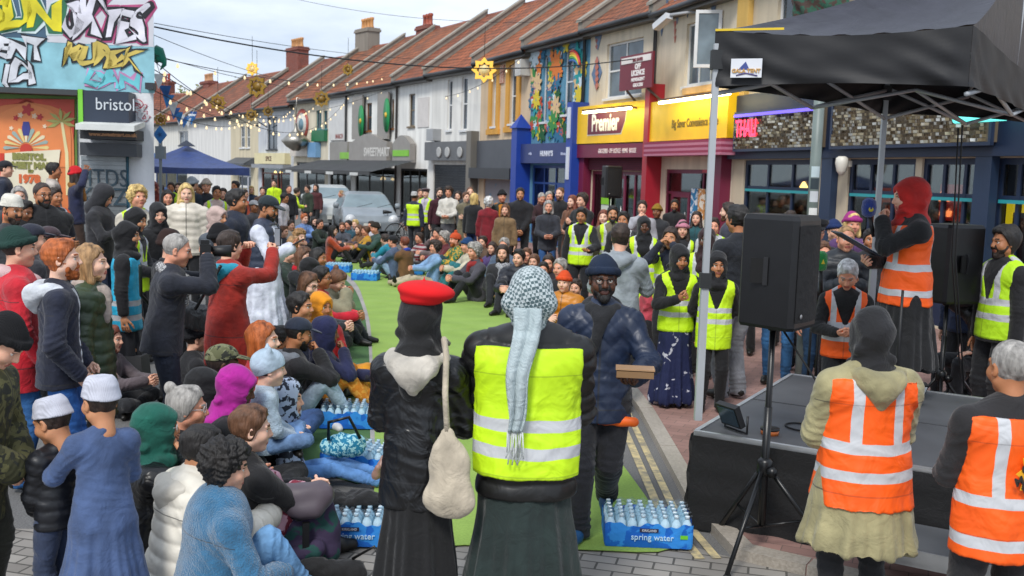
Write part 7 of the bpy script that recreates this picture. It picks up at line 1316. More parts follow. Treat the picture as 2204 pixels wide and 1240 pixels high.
Q(701, 683, 246, 86, 'child in a dark navy hood touching their face', **S, top=('jacket', '141A40'), hat=('hood', '161C46'), skin='b', arms=('knee', 'chin'), legs='up', bot=('print', 'C87A1A', 'D89A3A'))
Q(691, 625, 222, 132, 'girl in a golden yellow hijab looking towards the camera', **S, top=('jacket', 'B01420'), hat=('hijab', 'D88A08'), skin='o', arms='lap', bot=('skirt', 'C8860E'))
Q(643, 624, 228, 100, 'dark haired boy in a navy tracksuit leaning back', **S, top=('jacket', '151E3A'), hair=('short', 'black'), skin='t', arms='prop', lean=-8)
Q(668, 582, 190, 100, 'auburn haired person with glasses in a dark coat, head tilted', **S, top=('jacket', '1E2226'), hair=('bob', 'brown'), skin='p', glasses='201818', arms='knee', hd=(15, 12))
Q(692, 570, 176, 96, 'person with black hair and glasses in a bright red jacket', **S, top=('jacket', 'C0142A'), hair=('short', 'black'), skin='o', glasses='141414', arms='knee')
Q(738, 573, 172, 100, 'woman with a brown bun eating in a beige coat', **S, top=('parka', '8E8A70'), hair=('bun', 'brown'), skin='p', arms=('lap', 'chin'), legs='up', lean=14, hd=(0, 30), bot=('trousers', '1C2226'))
Q(652, 516, 145, 110, 'brown haired woman in a red scarf near the white robed man', **S, top=('jacket', '1A1E22'), hair=('long', 'brown'), skin='p', scarf=('B01828',), arms='knee')
Q(668, 552, 162, 60, 'person in a black hijab seen from behind in the seated group', **S, top=('jacket', '141619'), hat=('hijabs', '101114'), arms='knee')
Q(685, 530, 146, 105, 'girl with dark hair and a maroon scarf seated by the mat', **S, top=('jacket', '15161A'), hair=('long', 'black'), skin='o', scarf=('4A1420',), arms='knee')
Q(632, 505, 125, 120, 'person in sunglasses seated behind the girl with the maroon scarf', **S, top=('jacket', 'B8A8A0'), hair=('short', 'sandy'), skin='r', glasses='101010', arms='knee')
Q(645, 488, 112, 130, 'sandy haired person seated far down the left side', **S, top=('jacket', '6A4A3A'), hair=('curly', 'sandy'), skin='p', arms='knee')
Q(600, 700, 250, 60, 'dark haired person in black sitting behind the ginger woman', **S, top=('jacket', '121316'), hair=('short', 'black'), arms='knee', skin='o')
Q(420, 700, 250, 60, 'person in black crouching behind the camouflage cap', **S, top=('jacket', '131419'), hat=('beanie', '121318'), arms='knee', w=1.2)
Q(440, 790, 330, 70, 'person in black seated behind the grey haired woman', **S, top=('jacket', '101114'), hat=('hijabs', '101114'), arms='knee')
# --- far left behind, beside the blue gazebo
F_ = [(296, 383, 105, 150, 'person in a white bobble hat behind the curly blonde woman', dict(top=('jacket', 'B8B4B4'), hat=('bobble', 'D0CCC8'))), (331, 390, 100, 165, 'woman in a rust brown hijab under the blue gazebo', dict(top=('jacket', '8A3A28'), hat=('hijab', '6A2418'), skin='t')),
 (360, 408, 130, 150, 'dark haired woman left of the blonde in the cream coat', dict(top=('jacket', '3A2E2A'), hair=('long', 'black'), skin='r')), (368, 391, 90, 170, 'distant steward in a yellow vest under the gazebo', dict(top=('jacket', '222226'), vest=('hivis', YV), hair=('short', 'dark'), skin='o')),
 (414, 381, 105, 30, 'person in a grey beanie facing away by the gazebo', dict(top=('jacket', '1E2A38'), hat=('beanie', '9AA0A6'))), (444, 385, 105, 165, 'man in a beige beanie and dark coat by the gazebo', dict(top=('jacket', '1A1C26'), hat=('beanie', 'A89C90'), skin='r')),
 (466, 399, 110, 150, 'man in a yellow vest over a pink jumper', dict(top=('hoodie', 'C0A8A0'), vest=('hivisb', YV), hair=('short', 'black'), skin='o')), (507, 388, 90, 200, 'dark haired person at the right end of the blue gazebo', dict(top=('jacket', '22242E'), hair=('short', 'black'), skin='o')),
 (318, 400, 95, 150, 'person in a grey coat beside the rust brown hijab', dict(top=('jacket', '4A4A50'), hair=('short', 'dark'))), (385, 392, 88, 180, 'person in a maroon coat beneath the gazebo', dict(top=('jacket', '5A2428'), hair=('bob', 'dark'))),
 (526, 408, 85, 100, 'far steward in an orange coat beyond the heavy dark haired man', dict(top=('jacket', 'E0521A'), hair=('short', 'dark'))), (546, 432, 110, 120, 'person in a grey cap beside the black cap', dict(top=('hoodie', '3A3A40'), hat=('cap', '8A8C90'), skin='b')),
 (590, 386, 62, 180, 'police officer in a yellow jacket in the shop doorway', dict(top=('jacket', 'C2E818'), hair=('short', 'dark'))), (612, 416, 88, 100, 'person in a white sweatshirt walking past the white robe', dict(top=('hoodie', 'D0CCD2'), hair=('short', 'black'), skin='o')),
 (622, 398, 72, 150, 'officer in dark uniform by the far shops', dict(top=('jacket', '15171E'), hair=('crop', 'dark'), skin='r')), (640, 400, 70, 60, 'officer in a yellow jacket leaning over by the silver car', dict(top=('jacket', 'C8EC18'), hair=('short', 'dark'), lean=25, arms='tray')),
 (662, 398, 66, 220, 'person in a dark green coat by the awning', dict(top=('jacket', '2E3A2C'), hair=('short', 'dark'))), (680, 396, 62, 200, 'person in a maroon top under the black awning', dict(top=('jacket', '4A1E22'), hair=('long', 'dark'))), (735, 412, 64, 250, 'red faced man between the two parked cars', dict(top=('jacket', '2A2C30'), hair=('short', 'sandy'), skin='r')),
 (716, 398, 58, 200, 'person in a light grey top outside the shop under the awning', dict(top=('jacket', '9A9CA0'), hair=('short', 'grey'))), (565, 402, 75, 160, 'person in a brown coat near the pale houses', dict(top=('jacket', '4A3228'), hair=('short', 'dark'))), (540, 400, 72, 150, 'person in a blue coat near the pale houses', dict(top=('jacket', '24344E'), hair=('bob', 'blond'))),
 (430, 396, 95, 190, 'person in black between the two beanies', dict(top=('jacket', '121418'), hair=('short', 'black'), skin='o')), (480, 404, 100, 170, 'woman in a cream scarf behind the heavy man', dict(top=('jacket', '8A8078'), hair=('long', 'dark'))), (345, 396, 88, 200, 'person in a dark parka deep under the gazebo', dict(top=('jacket', '2A2E34'), hair=('short', 'dark')))]
for x, y, m, f, lab, kw in F_: Q(x, y, m, f, lab, FAR, **kw)
# --- far right standing row
T_R = [(892, 412, 84, 20, 'steward in a white cap and yellow vest seen from behind by the bicycles', dict(top=('jacket', '22283E'), vest=('hivis', YV), hat=('kufi', 'B8B8B8'), skin='b', vneck=False, bot=('trousers', '22252E'))), (917, 405, 80, 200, 'person in a dark maroon beret and yellow vest', dict(top=('jacket', 'B8B0C0'), vest=('hivis', YV), hat=('beret', '33141E'), skin='p')),
 (905, 406, 76, 170, 'person with brown hair behind the white capped steward', dict(top=('jacket', '6A5A3A'), hair=('short', 'brown'))), (946, 403, 84, 160, 'bearded man in a maroon checked shirt by the roller shutter', dict(top=('shirt', '4A1A28', 'check', '24141E'), hair=('short', 'dark'), beard='bdark', skin='p')),
 (966, 401, 85, 190, 'curly haired woman in a white jumper and grey skirt holding a red bag', dict(top=('hoodie', 'CCC8C0'), hair=('curly', 'dark'), skin='r', bot=('skirt', '4A4A50'), arms='clasp')), (986, 411, 84, 195, 'dark haired woman in a cream scarf and black coat', dict(top=('jacket', '1A181A'), hair=('long', 'dark'), scarf=('B8AC90', 'cloth'), skin='p')),
 (1012, 401, 86, 170, 'balding man in grey at the back of the standing row', dict(top=('jacket', '3A3C40'), hair=('crop', 'brown'), skin='p')), (1003, 412, 88, 150, 'woman in a khaki coat with folded arms', dict(top=('coat', '6A6450'), hair=('short', 'brown'), arms='cross', skin='p')), (1021, 415, 93, 30, 'blonde person in a black jacket and blue trousers facing away', dict(top=('jacket', '13151A'), hair=('bob', 'blond'), bot=('jeans', '22305A'))),
 (1052, 424, 96, 10, 'white haired person in a dark red coat seen from behind', dict(top=('jacket', '7A1422'), hair=('curly', 'white'), bot=('trousers', '1A1A1E'), hem=.3)), (1081, 409, 95, 170, 'person in a black beanie with an orange top under a green jacket', dict(top=('jacket', '2A332C'), inner=('cloth', 'B8741A'), hat=('beanie', '14161A'), skin='r', bot=('trousers', '5A4028'), hood=('A8681A',))),
 (1120, 403, 102, 178, 'tall bearded man in a black hoodie, hands in its pocket', dict(top=('hoodie', '17171B'), hair=('short', 'black'), beard='sblack', skin='t', arms='low', w=1.2)), (1168, 413, 98, 160, 'bald man in a dark maroon coat looking down', dict(top=('jacket', '331A20'), hair=('crop', 'grey'), skin='r', arms='phone', hd=(0, 25))), (1182, 411, 92, 165, 'grey haired man half hidden behind the maroon coat', dict(top=('jacket', '5A4A3A'), hair=('short', 'grey'), skin='r')),
 (1181, 431, 112, 178, 'grey haired woman in a charcoal coat and jeans holding a booklet', dict(top=('jacket', '2E3038'), hair=('bob', 'grey'), skin='r', arms='clasp', bot=('jeans', '2A5080'), hem=.2)), (1206, 402, 100, 210, 'bald man with a ginger beard in a black coat', dict(top=('jacket', '121216'), hair=('crop', 'brown'), beard='bbrown', skin='p')), (1233, 419, 108, 225, 'long haired woman in a long brown coat', dict(top=('coat', '6E4630'), hair=('long', 'auburn'), skin='p', arms='clasp')),
 (1254, 415, 116, 230, 'curly topped young man in a black jacket', dict(top=('jacket', '15181A'), hair=('wavy', 'dark'), skin='l', arms='phone', w=1.1)), (1252, 445, 142, 195, 'young man in a yellow vest over a pale grey hood pointing left', dict(top=('jacket', '131317'), vest=('hivisb', YV), hair=('short', 'black'), skin='o', hood=('A8AAB4',), arms=('tray', 'down'), hd=(0, 10))), (1319, 442, 140, 180, 'bearded man in a khaki coat and yellow vest', dict(top=('jacket', '6A6450'), vest=('hivisb', YV), hair=('short', 'black'), beard='bblack', skin='t')),
 (1343, 454, 152, 200, 'man with glasses in a black jacket with yellow bands', dict(top=('jacket', '141418'), vest=('hivisb', '1C1C1E'), hair=('short', 'black'), skin='o', glasses='181414')), (1383, 430, 122, 190, 'young man in a light grey hoodie with a hand on his mouth', dict(top=('hoodie', '9C9CA2'), hair=('short', 'dark'), skin='l', arms=('down', 'chin'))), (1387, 466, 165, 182, 'tall woman in a black abaya and open yellow vest', dict(top=('robe', '0E0F14'), vest=('hivisb', YV, .35), hat=('hijab', '0C0D12'), skin='d', arms='down')),
 (1453, 428, 104, 195, 'bearded man in black in the shop doorway', dict(top=('jacket', '121216'), hair=('short', 'black'), beard='bblack', skin='o')), (1470, 477, 152, 188, 'woman in a dusty pink beanie and yellow vest', dict(top=('jacket', '1A1A1E'), vest=('hivisb', YV), hat=('beanie', 'B8788A'), skin='l', hair=('long', 'dark'))), (1522, 492, 200, 200, 'woman in a dark maroon headscarf with a solemn face', dict(top=('jacket', '3A1418'), hat=('hijab', '2A1216'), skin='d', vest=('hivisb', YV))),
 (1537, 468, 155, 190, 'dark haired person in a patterned scarf and yellow vest', dict(top=('jacket', 'B8BCC0'), hair=('short', 'dark'), skin='r', scarf=('B8B8B8', 'check', '3A3A3E'), vest=('hivisb', YV))), (1570, 434, 150, 290, 'man with a ginger brown beard in profile beside the speaker', dict(top=('jacket', '3A3C4A'), hair=('short', 'dark'), beard='bbrown', skin='p', arms='down')), (1590, 438, 222, 330, 'man in a dark jacket and grey baggy trousers behind the front loudspeaker', dict(top=('jacket', '1A1E26'), hair=('short', 'black'), skin='o', bot=('baggy', '8A8C92'), arms='clasp', hem=.1)),
 (1690, 478, 205, 200, 'man in jeans hidden behind the front loudspeaker', dict(top=('jacket', '2A2A30'), hair=('short', 'dark'), bot=('jeans', '2C5A86'))), (1760, 472, 190, 185, 'police officer in a peaked cap beside the signpost', dict(top=('jacket', '1A1C22'), hat=('peaked', '101218'), skin='r', glasses='302828', hair=('short', 'grey'))), (1796, 474, 175, 170, 'second person in a dark cap behind the police officer', dict(top=('jacket', '22242A'), hat=('beanie', '1C2E5A'), skin='l')),
 (1835, 457, 182, 178, 'woman in a magenta hat with a blonde fringe', dict(top=('jacket', '5A3A6A'), hat=('beanie', '9A3078'), hair=('bob', 'blond'), skin='r')), (1822, 483, 228, 184, 'bald man in a grey and black padded coat behind the stage', dict(top=('puffer', '22262C'), hair=('crop', 'sandy'), skin='r', w=1.2, arms='phone')),
 (1826, 560, 268, 195, 'white haired woman in an orange vest reading a booklet', dict(top=('hoodie', '101012'), vest=('hivisb', OV), hair=('short', 'white'), skin='r', arms='book', hd=(5, 32))), (1444, 490, 190, 200, 'woman in a yellow vest raising a phone to film', dict(top=('hoodie', '1A2030'), vest=('hivis', YV), skin='t', arms='eye', hair=('long', 'dark'))),
 (1466, 530, 232, 176, 'girl in a black hijab and yellow vest looking at her phone', dict(top=('hoodie', '101014'), vest=('hivis', YV), hat=('hijabs', '0D0D11'), skin='o', arms=('down', 'phone'), bot=('skirt', '131C44', 'B8B8C4') , hd=(-5, 12))), (1545, 556, 236, 184, 'smiling girl in a black hijab, yellow vest and black leggings', dict(top=('hoodie', '101014'), vest=('hivis', YV, .22), hat=('hijabs', '0D0D11'), skin='o', arms='back', bot=('trousers', '0E0E12'))),
 (1337, 478, 232, 15, 'balding man in a pale grey hoodie seen from behind', dict(top=('hoodie', '8E969C'), hair=('short', 'dark'), skin='l', hood=('8E969C',), arms='phone', w=1.1))]
for x, y, m, f, lab, kw in T_R: Q(x, y, m, f, lab, RST, **kw)
for a in ((1702, 452, 165, 190, 'man in a maroon jumper just left of the signpost', dict(top=('hoodie', '4A1A22'), hair=('short', 'dark'), skin='o')), (1735, 500, 190, 200, 'short haired woman in a navy coat behind the front loudspeaker', dict(top=('jacket', '1A2238'), hair=('bob', 'dark'), skin='l')), (1770, 520, 215, 170, 'person in a charcoal hoodie beneath the coloured microphones', dict(top=('hoodie', '2C2E33'), hair=('short', 'brown'), skin='r', bot=('jeans', '22405E'))),
          (1875, 492, 190, 190, 'dark haired man between the gazebo leg and the speaking woman', dict(top=('jacket', '17191F'), hair=('short', 'black'), skin='o')), (1615, 470, 175, 210, 'young woman in a grey scarf left of the big loudspeaker', dict(top=('jacket', '22242A'), hair=('long', 'brown'), skin='l', scarf=('7A7C80',))), (1500, 455, 125, 200, 'woman in a teal coat in front of the shop posters', dict(top=('jacket', '1C4A50'), hair=('long', 'dark'), skin='l')),
          (1415, 440, 118, 200, 'man in a mustard beanie before the maroon doorway', dict(top=('jacket', '2A2C30'), hat=('beanie', '8A6A20'), skin='b')), (1300, 452, 128, 195, 'woman in a plum coat beside the bearded steward', dict(top=('jacket', '3E1E34'), hair=('long', 'auburn'), skin='p')), (1088, 440, 105, 190, 'short person in a tan coat in front of the green jacket', dict(top=('jacket', '7A6244'), hair=('bob', 'brown'), skin='l')), (2085, 560, 215, 230, 'person in a dark blue coat seen past the second loudspeaker', dict(top=('jacket', '1C2A48'), hair=('short', 'dark'), skin='l'))):
    Q(*a[:5], RST, **a[5])
# --- seated right and far
U_ = [(1395, 628, 188, 330, 'person in a dusty red headscarf seated with their back to us', dict(top=('jacket', '15151A'), hat=('hijabs', 'A83A48'))), (1215, 583, 165, 200, 'child in an orange beanie and mustard coat', dict(top=('puffer', 'B8740E'), hat=('beanie', 'D04A1E'), skin='p', arms='knee')), (1207, 553, 150, 215, 'grey haired man with glasses in black behind the orange beanie', dict(top=('jacket', '141418'), hair=('short', 'grey'), glasses='1A1414', skin='r')),
 (1181, 546, 138, 190, 'woman with tied dark hair seated on the right', dict(top=('jacket', '2A2228'), hair=('bun', 'dark'), skin='r')), (1170, 561, 142, 185, 'dark haired person low behind the keffiyeh wearer', dict(top=('jacket', '1C1C20'), hair=('short', 'black'), skin='r')), (1118, 530, 136, 205, 'man with glasses in a dark padded coat', dict(top=('puffer', '1A1C26'), hair=('short', 'black'), glasses='141010', skin='l', w=1.25, legs='up')),
 (1134, 531, 126, 190, 'fair man behind the man in the dark padded coat', dict(top=('jacket', '3A3A40'), hair=('short', 'brown'), skin='r')), (1083, 524, 128, 190, 'woman with dark hair and a large black and white scarf', dict(top=('jacket', '2A2A2E'), hair=('bob', 'dark'), skin='l', scarf=('B8BAC0', 'check', '2A2A2E'), arms='lap', legs='up')), (1086, 506, 116, 200, 'grey haired man beside the litter bin', dict(top=('jacket', '4A5A6E'), hair=('short', 'grey'), skin='r')),
 (1022, 521, 126, 235, 'grey haired person in a slate coat with a red scarf', dict(top=('jacket', '44424A'), hair=('curly', 'grey'), skin='r', scarf=('8A2A2A',), legs='up')), (1006, 511, 114, 250, 'man in a blue beanie and green trousers', dict(top=('jacket', 'B8B09A'), hat=('beanie', '1C3E6A'), skin='r', bot=('trousers', '1E6A70'), legs='up')), (980, 500, 106, 240, 'bearded man in a green and yellow jacket and orange hat', dict(top=('jacket', '1E6A4A', 'print', 'C89A2E'), hat=('bobble', 'C8502A'), beard='bginger', skin='r', bot=('trousers', '1A3A44'), legs='one')),
 (938, 517, 112, 245, 'woman with long dark hair in a denim jacket', dict(top=('jacket', '7A9CC0'), hair=('curly', 'dark'), skin='r', bot=('trousers', 'B0A48A'), legs='out', lean=-6)), (957, 497, 102, 250, 'grey haired person in maroon seen from the side', dict(top=('jacket', '5A1822'), hair=('curly', 'grey'), skin='r')), (943, 488, 96, 240, 'person resting their chin on a hand by the bicycles', dict(top=('jacket', '6A5A5A'), hair=('short', 'black'), skin='r', arms=('knee', 'chin'))),
 (871, 508, 106, 305, 'person in a brown coat and blue shawl seen from behind', dict(top=('jacket', '6A4A2A'), hair=('short', 'auburn'), scarf=('1A3A9A', 'cloth'), w=1.15)), (846, 505, 106, 290, 'person in a black cap and pale jeans', dict(top=('jacket', '4A5A74'), hat=('cap', '101218'), skin='r', bot=('jeans', '8AA4BC'), legs='up')), (828, 498, 98, 300, 'person in a bright teal jacket bending forward', dict(top=('jacket', '0E7E94'), hair=('short', 'dark'), lean=22, legs='out')),
 (808, 478, 90, 240, 'person in a brown flat cap in the far seated row', dict(top=('jacket', '2E4A44'), hat=('beanie', '2A241E'), skin='r', legs='up')), (788, 485, 90, 250, 'person in a mustard top in the far seated row', dict(top=('hoodie', 'C09020'), hair=('short', 'brown'), legs='up', skin='r')), (773, 484, 86, 230, 'long haired woman in a tan coat in the far seated row', dict(top=('jacket', '7A5634'), hair=('long', 'brown'), skin='p', legs='up', bot=('trousers', '5A4A50'))),
 (765, 471, 82, 200, 'fair haired person in the far seated row', dict(top=('jacket', '5A6A7A'), hair=('short', 'blond'), skin='p', legs='up')), (750, 473, 82, 215, 'dark haired person in a teal coat in the far seated row', dict(top=('jacket', '1E4A5A'), hair=('short', 'black'), skin='r', bot=('jeans', '5A8ABE'), legs='up')), (800, 474, 84, 220, 'person in a white shirt in the far seated row', dict(top=('shirt', 'B8B8C0'), hair=('short', 'dark'), skin='r', legs='up')),
 (716, 484, 92, 85, 'dark haired woman in an orange knitted cardigan facing right', dict(top=('fleece', 'B8481E'), hair=('long', 'black'), skin='p', arms='knee', legs='up')), (688, 470, 84, 120, 'man in a dark green coat in the far left row', dict(top=('jacket', '26332A'), hair=('short', 'dark'), skin='r')), (655, 458, 80, 130, 'child with ginger hair in a denim shirt', dict(top=('jacket', '6A8ABE'), hair=('short', 'ginger'), skin='p')),
 (676, 466, 78, 140, 'dark haired woman behind the dark green coat', dict(top=('jacket', '22242A'), hair=('long', 'black'), skin='p')), (737, 478, 84, 180, 'bearded person in a grey coat beside the orange cardigan', dict(top=('jacket', '4A4E58'), hair=('short', 'brown'), beard='bbrown', skin='r', legs='up')), (903, 500, 96, 230, 'person in a striped top beside the bicycles', dict(top=('shirt', 'A8A0A0', 'stripe', '7A2430'), hair=('short', 'dark'), skin='r')),
 (1060, 520, 110, 210, 'child in a purple coat beside the litter bin', dict(top=('jacket', '4A3A6A'), hair=('long', 'dark'), skin='l')), (1150, 545, 130, 200, 'person in a burgundy coat low on the right', dict(top=('jacket', '4A1A22'), hair=('bob', 'brown'), skin='l')), (1240, 600, 160, 200, 'person in a black coat right of the orange beanie', dict(top=('jacket', '16181C'), hair=('short', 'dark'), skin='l')), (1040, 506, 104, 210, 'person in a brown coat behind the slate coat', dict(top=('jacket', '5A4636'), hair=('short', 'dark'), skin='l')),
 (625, 472, 88, 120, 'person in a pale coat at the far left of the seated crowd', dict(top=('jacket', '9A9690'), hair=('short', 'dark'), skin='l')), (610, 484, 98, 110, 'person in a navy coat at the far left of the seated crowd', dict(top=('jacket', '1E2636'), hair=('short', 'brown'), skin='l')), (622, 520, 140, 100, 'person in a green coat seated just behind the white robe', dict(top=('jacket', '26362E'), hair=('short', 'dark'), skin='l'))]
for x, y, m, f, lab, kw in U_:
    kw.setdefault('arms', 'knee'); kw.setdefault('legs', 'cross'); Q(x, y, m, f, lab, RS if x > 820 else SEAT, pose='sit', **kw)
# --- stage and front right
Q(1960, 391, 292, 272, 'woman in a red hijab and orange vest speaking on the stage', RST, key='spk', g=ZS, top=('coat', '0E0F12'), vest=('hivisb', OV, .16, {'b1': -.04, 'b2': .16}), hat=('hijabs', 'B01A14'), skin='l', arms=('mic', 'book'), w=1.25, hem=.66, hs=1.12, bot=('trousers', '101114'), hd=(0, 4), vneck=False)
Q(1880, 665, 468, -4, 'person in a black hijab and khaki parka under an orange vest, seen from behind', key='prk', g=0, top=('parka', '978F6A'), bot=('trousers', '1E1E22'), hat=('hijabs', '121216'), vest=('hivisb', OV, .16, {'b1': .02, 'b2': .16}), hood=('978F6A',), arms='clasp', w=1.12, hem=.38, vneck=False)
Q(2182, 733, 520, -8, 'grey haired man in an orange vest cut off by the right edge', key='gre', g=0, top=('hoodie', '1C1A1C'), bot=('trousers', '1C1C20'), hair=('crop', 'grey'), skin='o', vest=('hivisb', OV, .20, {'b1': -.1, 'b2': .10}), arms='clasp', w=1.2, vneck=False)
Q(2168, 485, 255, 262, 'bearded officer in a lime police vest beside the stage', RST, top=('jacket', '121216'), vest=('hivisb', 'B8E81E'), hair=('wavy', 'black'), beard='bdark', skin='o', arms='down', w=1.15)
Q(2118, 602, 225, 250, 'man in a black leather jacket seated with a phone at his ear', RST, pose='stool', key='sea', top=('leather', '141518'), hair=('short', 'dark'), skin='l', arms=('thigh', 'ear'), bot=('trousers', '15161A'), hd=(0, 15))
# belongings held by people
def held(name, i, v, label, cat, build, group=None, rz=None):
    p = wpt(i, v); r = empty(name, p, i['face'] if rz is None else rz, label, cat, group); build(r); return r
s6 = lambda i: i['s']
def phone(key, q, label, rx=60, sc=1.0, off=(0, .03, .07)):
    i = PEO[key]; w_ = i['wr'][q]; held('phone', i, (w_[0]+off[0], w_[1]+off[1]+.06, w_[2]+off[2]), label, 'phone', lambda r: (MB().box(-.037*sc, .037*sc, -.005, .005, -.075*sc, .075*sc, Matrix.Rotation(R(rx-90), 4, 'X')).build('case', mat('smooth', '1C1C20'), r), MB().box(-.033*sc, .033*sc, -.0075, -.0055, -.07*sc, .07*sc, Matrix.Rotation(R(rx-90), 4, 'X')).build('screen', mat('smooth', '8A9098', r=.1), r)), 'phones held in hands')
phone('ph2', 1, 'phone held up by the photographer in the rust red coat', 90, off=(0, .0, .12)); phone('gil', 1, 'phone held by the man in the white robe', 30); phone('hoo', 1, 'phone in the hands of the man in the grey hood', 30)
i = PEO['pho']; h_ = i['H']; held('camera', i, (h_[0], h_[1]+.20, h_[2]+.0), 'black camera with a long lens held to the bald man\'s face', 'camera', lambda r: (MB().box(-.075, .075, -.04, .04, -.05, .05).box(-.03, .03, -.035, .03, .05, .08).build('body', mat('smooth', '101012'), r), MB().tube([(0, .04, -.005), (0, .12, -.005), (0, .19, -.005)], [.038, .042, .046], 14).build('lens', mat('smooth', '18181A'), r)))
def bag(i, v, size, label, col, kind='leather', name='shoulder_bag', strap=None):
    p = wpt(i, v); a, b, c = size; o = lump(name, [Cone((-a/2, 0, 0), (a/2, 0, -.02), c, c*.95, .03, (0, 1, 0), b), Cone((-a/2, 0, -c*.8), (a/2, 0, -c*.8), c*.7, c*.7, .04, (0, 1, 0), b)], .010, mat(kind, col), am=.008, fr=18); o.location = p; o.rotation_euler = (0, 0, i['face']); tagp(o, label, 'bag')
    if strap: inv = lambda q: tuple(np.array(q)-np.array(v)); MB().tube([inv(q) for q in strap], .014, 6).build('strap', mat(kind, strap and col), o)
i = PEO['ber']; s_ = i['s']; n = i['N']
p_ = wpt(i, (.20*s_, -.17*s_, .90*s_)); o = lump('tote_bag', [Cone((-.045, 0, -.10), (.045, 0, -.10), .070, .070, .04, (0, 1, 0), .5), Cone((0, 0, -.08), (.0, 0, .08), .098, .085, .05, (0, 1, 0), .5), Cone((-.01, 0, .08), (-.015, 0, .20), .08, .035, .04, (0, 1, 0), .45)], .010, mat('cloth', 'B8AC98'), am=.005, fr=22); o.location = p_; o.rotation_euler = (0, 0, i['face']); tagp(o, 'cream cotton tote bag hanging from the shoulder of the beret wearer', 'bag')
MB().tube([(-.015, 0, .18), (-.03, -.0, .38), (-.04, .05, .54), (-.07, .12, .60), (-.08, .24, .56)], .014, 6).build('strap', mat('cloth', 'B8AC98'), o)
for k in (1,):
    key = hatmesh('beret', 0); HSb = s_; o = link('beret', npmesh('beret', key[0]*1.08, key[1], [mat('smooth', 'D20A12', r=.9)]), None, i['root'], Matrix.Translation(tuple(i['H']+np.array((0, -.005, .035)))) @ Matrix.Scale(s_, 4))
i = PEO['pho']; bag(i, (-.27, .02, .88), (.16, .7, .10), 'dark green camera bag at the bald photographer\'s hip', '26302A', 'nylon', 'camera_bag', [(-.27, .02, .96), (-.2, -.16, 1.2), (.08, -.15, 1.45)])
i = PEO['ph2']; bag(i, (-.36, -.05, .95), (.30, .6, .10), 'large black bag slung from the photographer in the rust red coat', '15171A', 'leather', 'shoulder_bag', [(-.28, -.12, 1.0), (-.05, -.2, 1.15), (.14, -.17, 1.40)])
# scarf tail of the chequered headscarf, with a fringe
i = PEO['kef']; s_ = i['s']; H_ = i['H']; tm = MB()
def tail(u, v):
    w = .062*(1-v)+.032*v; x = (u-.5)*2*w-.015-.035*v+.008*math.sin(v*9); y = -.115-.10*min(v*2, 1)+.045*max(0, v-.6)+.010*math.sin(u*12+v*5)-(.02 if v > .2 else 0); return (H_[0]+x*s_, H_[1]-.02+y*s_, H_[2]+(-.03-.52*v)*s_)
tm.grid(tail, 16, 40); o = tm.build('scarf_tail', mat('check', 'B8C4C6', '8A9A9E', s=150.), i['root']); so_ = o.modifiers.new('thick', 'SOLIDIFY'); so_.thickness = .008
fm_ = MB()
for k in range(14): a = tail(k/13, 1); fm_.tube([a, (a[0]+.006*math.sin(k*3), a[1]-.004, a[2]-.05-.03*(k % 3)), (a[0]+.01*math.sin(k*5), a[1], a[2]-.09-.03*(k % 3))], .003, 4)
fm_.build('fringe', mat('cloth', 'D0D4D4'), i['root'])
i = PEO['navy']; w_ = i['wr'][-1]; held('food_box', i, (w_[0], w_[1]+.14, w_[2]+.045), 'brown cardboard food box carried by the man in the navy jacket', 'box', lambda r: (MB().box(-.10, .10, -.08, .08, 0, .035).build('tray', mat('paint', '8A6A48'), r), MB().box(-.105, .105, -.085, .085, .036, .044, Matrix.Rotation(R(3), 4, 'X')).build('lid', mat('paint', 'A88460'), r)))
o = lump('orange_bag', [Cone((-.10, .0, 0), (.10, .0, .0),   .030, .026, .02, (0, 1, 0), .9)], .008, mat('smooth', 'FF6A14', r=.5)); o.location = wpt(i, (-.115*i['s'], .075*i['s'], .765*i['s'])); o.rotation_euler = (0, 0, i['face']); tagp(o, 'bright orange pouch tucked under the navy jacket', 'pouch')
i = PEO['spk']; w_ = i['wr'][-1]; H_ = i['H']
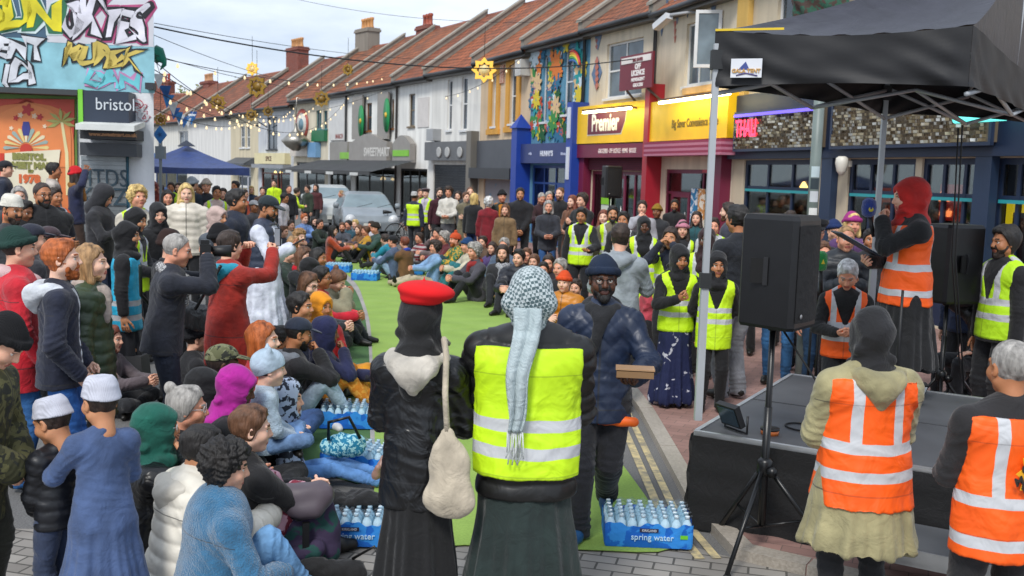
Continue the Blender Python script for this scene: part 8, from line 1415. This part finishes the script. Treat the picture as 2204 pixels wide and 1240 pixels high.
held('microphone', i, (w_[0]+.02, w_[1]+.07, w_[2]+.0), 'blue foam covered microphone held by the woman on the stage', 'microphone', lambda r: (MB().lathe([(.02, -.07), (.046, -.05), (.054, 0), (.048, .05), (.02, .075)], (0, .03, .09), 14).build('windshield', mat('fleece', '10307E'), r), MB().tube([(0, .02, .03), (0, -.02, -.12)], .016).build('body', mat('smooth', '121214'), r), MB().lathe([(.018, -.002), (.018, .002)], n=12, M=Matrix.Translation((-.05, .03, .08)) @ Matrix.Rotation(R(90), 4, 'Y')).build('badge', mat('paint', 'C8B830'), r)), 'broadcast microphones')
w_ = i['wr'][1]; held('clipboard', i, (w_[0]-.05, w_[1]+.13, w_[2]+.14), 'dark folder held open by the woman on the stage', 'folder', lambda r: (MB().box(-.12, .12, -.17, .17, -.006, .006, Matrix.Rotation(R(28), 4, 'X')).build('cover', mat('smooth', '1C2436'), r), MB().box(-.11, .11, -.16, .16, .007, .010, Matrix.Rotation(R(28), 4, 'X')).build('page', mat('paint', 'C8C8C8'), r)))
# sun emblem on the vest at the right edge
i = PEO['gre']; s_ = i['s']; P = i['P']; M = Matrix.Translation((.05*s_, -.178*s_, P[2]+.235*s_)) @ UP
em = MB(); em.poly([M @ Vector(((.105 if k % 2 else .075)*math.cos(k*math.pi/9), (.105 if k % 2 else .075)*math.sin(k*math.pi/9), 0)) for k in range(18)], .004, (0, -1, 0)); e_ = em.build('sun_emblem', mat('paint', 'E8A81E'), i['root'])
for k, t_ in enumerate(('Great', 'MARCH', 'for it')): link('lettering', text_mesh(t_, .05, .002, .001), mat('paint', '2A2420'), i['root'], Matrix.Translation((.02*s_, -.186*s_, P[2]+(.275-.045*k)*s_)) @ UP @ Matrix.Rotation(R(22), 4, 'Z'))
# chair for the seated man and a wheel beside it
i = PEO['sea']; r = empty('folding_chair', i['pos'], i['face'], 'black folding chair under the seated man behind the stage', 'chair'); MB().box(-.2, .2, -.18, .2, .37, .395).build('seat', mat('smooth', '17171A'), r); MB().box(-.2, .2, -.24, -.22, .5, .82).build('backrest', mat('smooth', '17171A'), r)
for q in (-1, 1): MB().tube([(q*.2, .18, 0), (q*.2, -.12, .4), (q*.2, -.23, .82)], .011).build('leg', mat('metal', '6A6A6E'), r); MB().tube([(q*.19, -.2, 0), (q*.19, .15, .38)], .011).build('leg', mat('metal', '6A6A6E'), r)
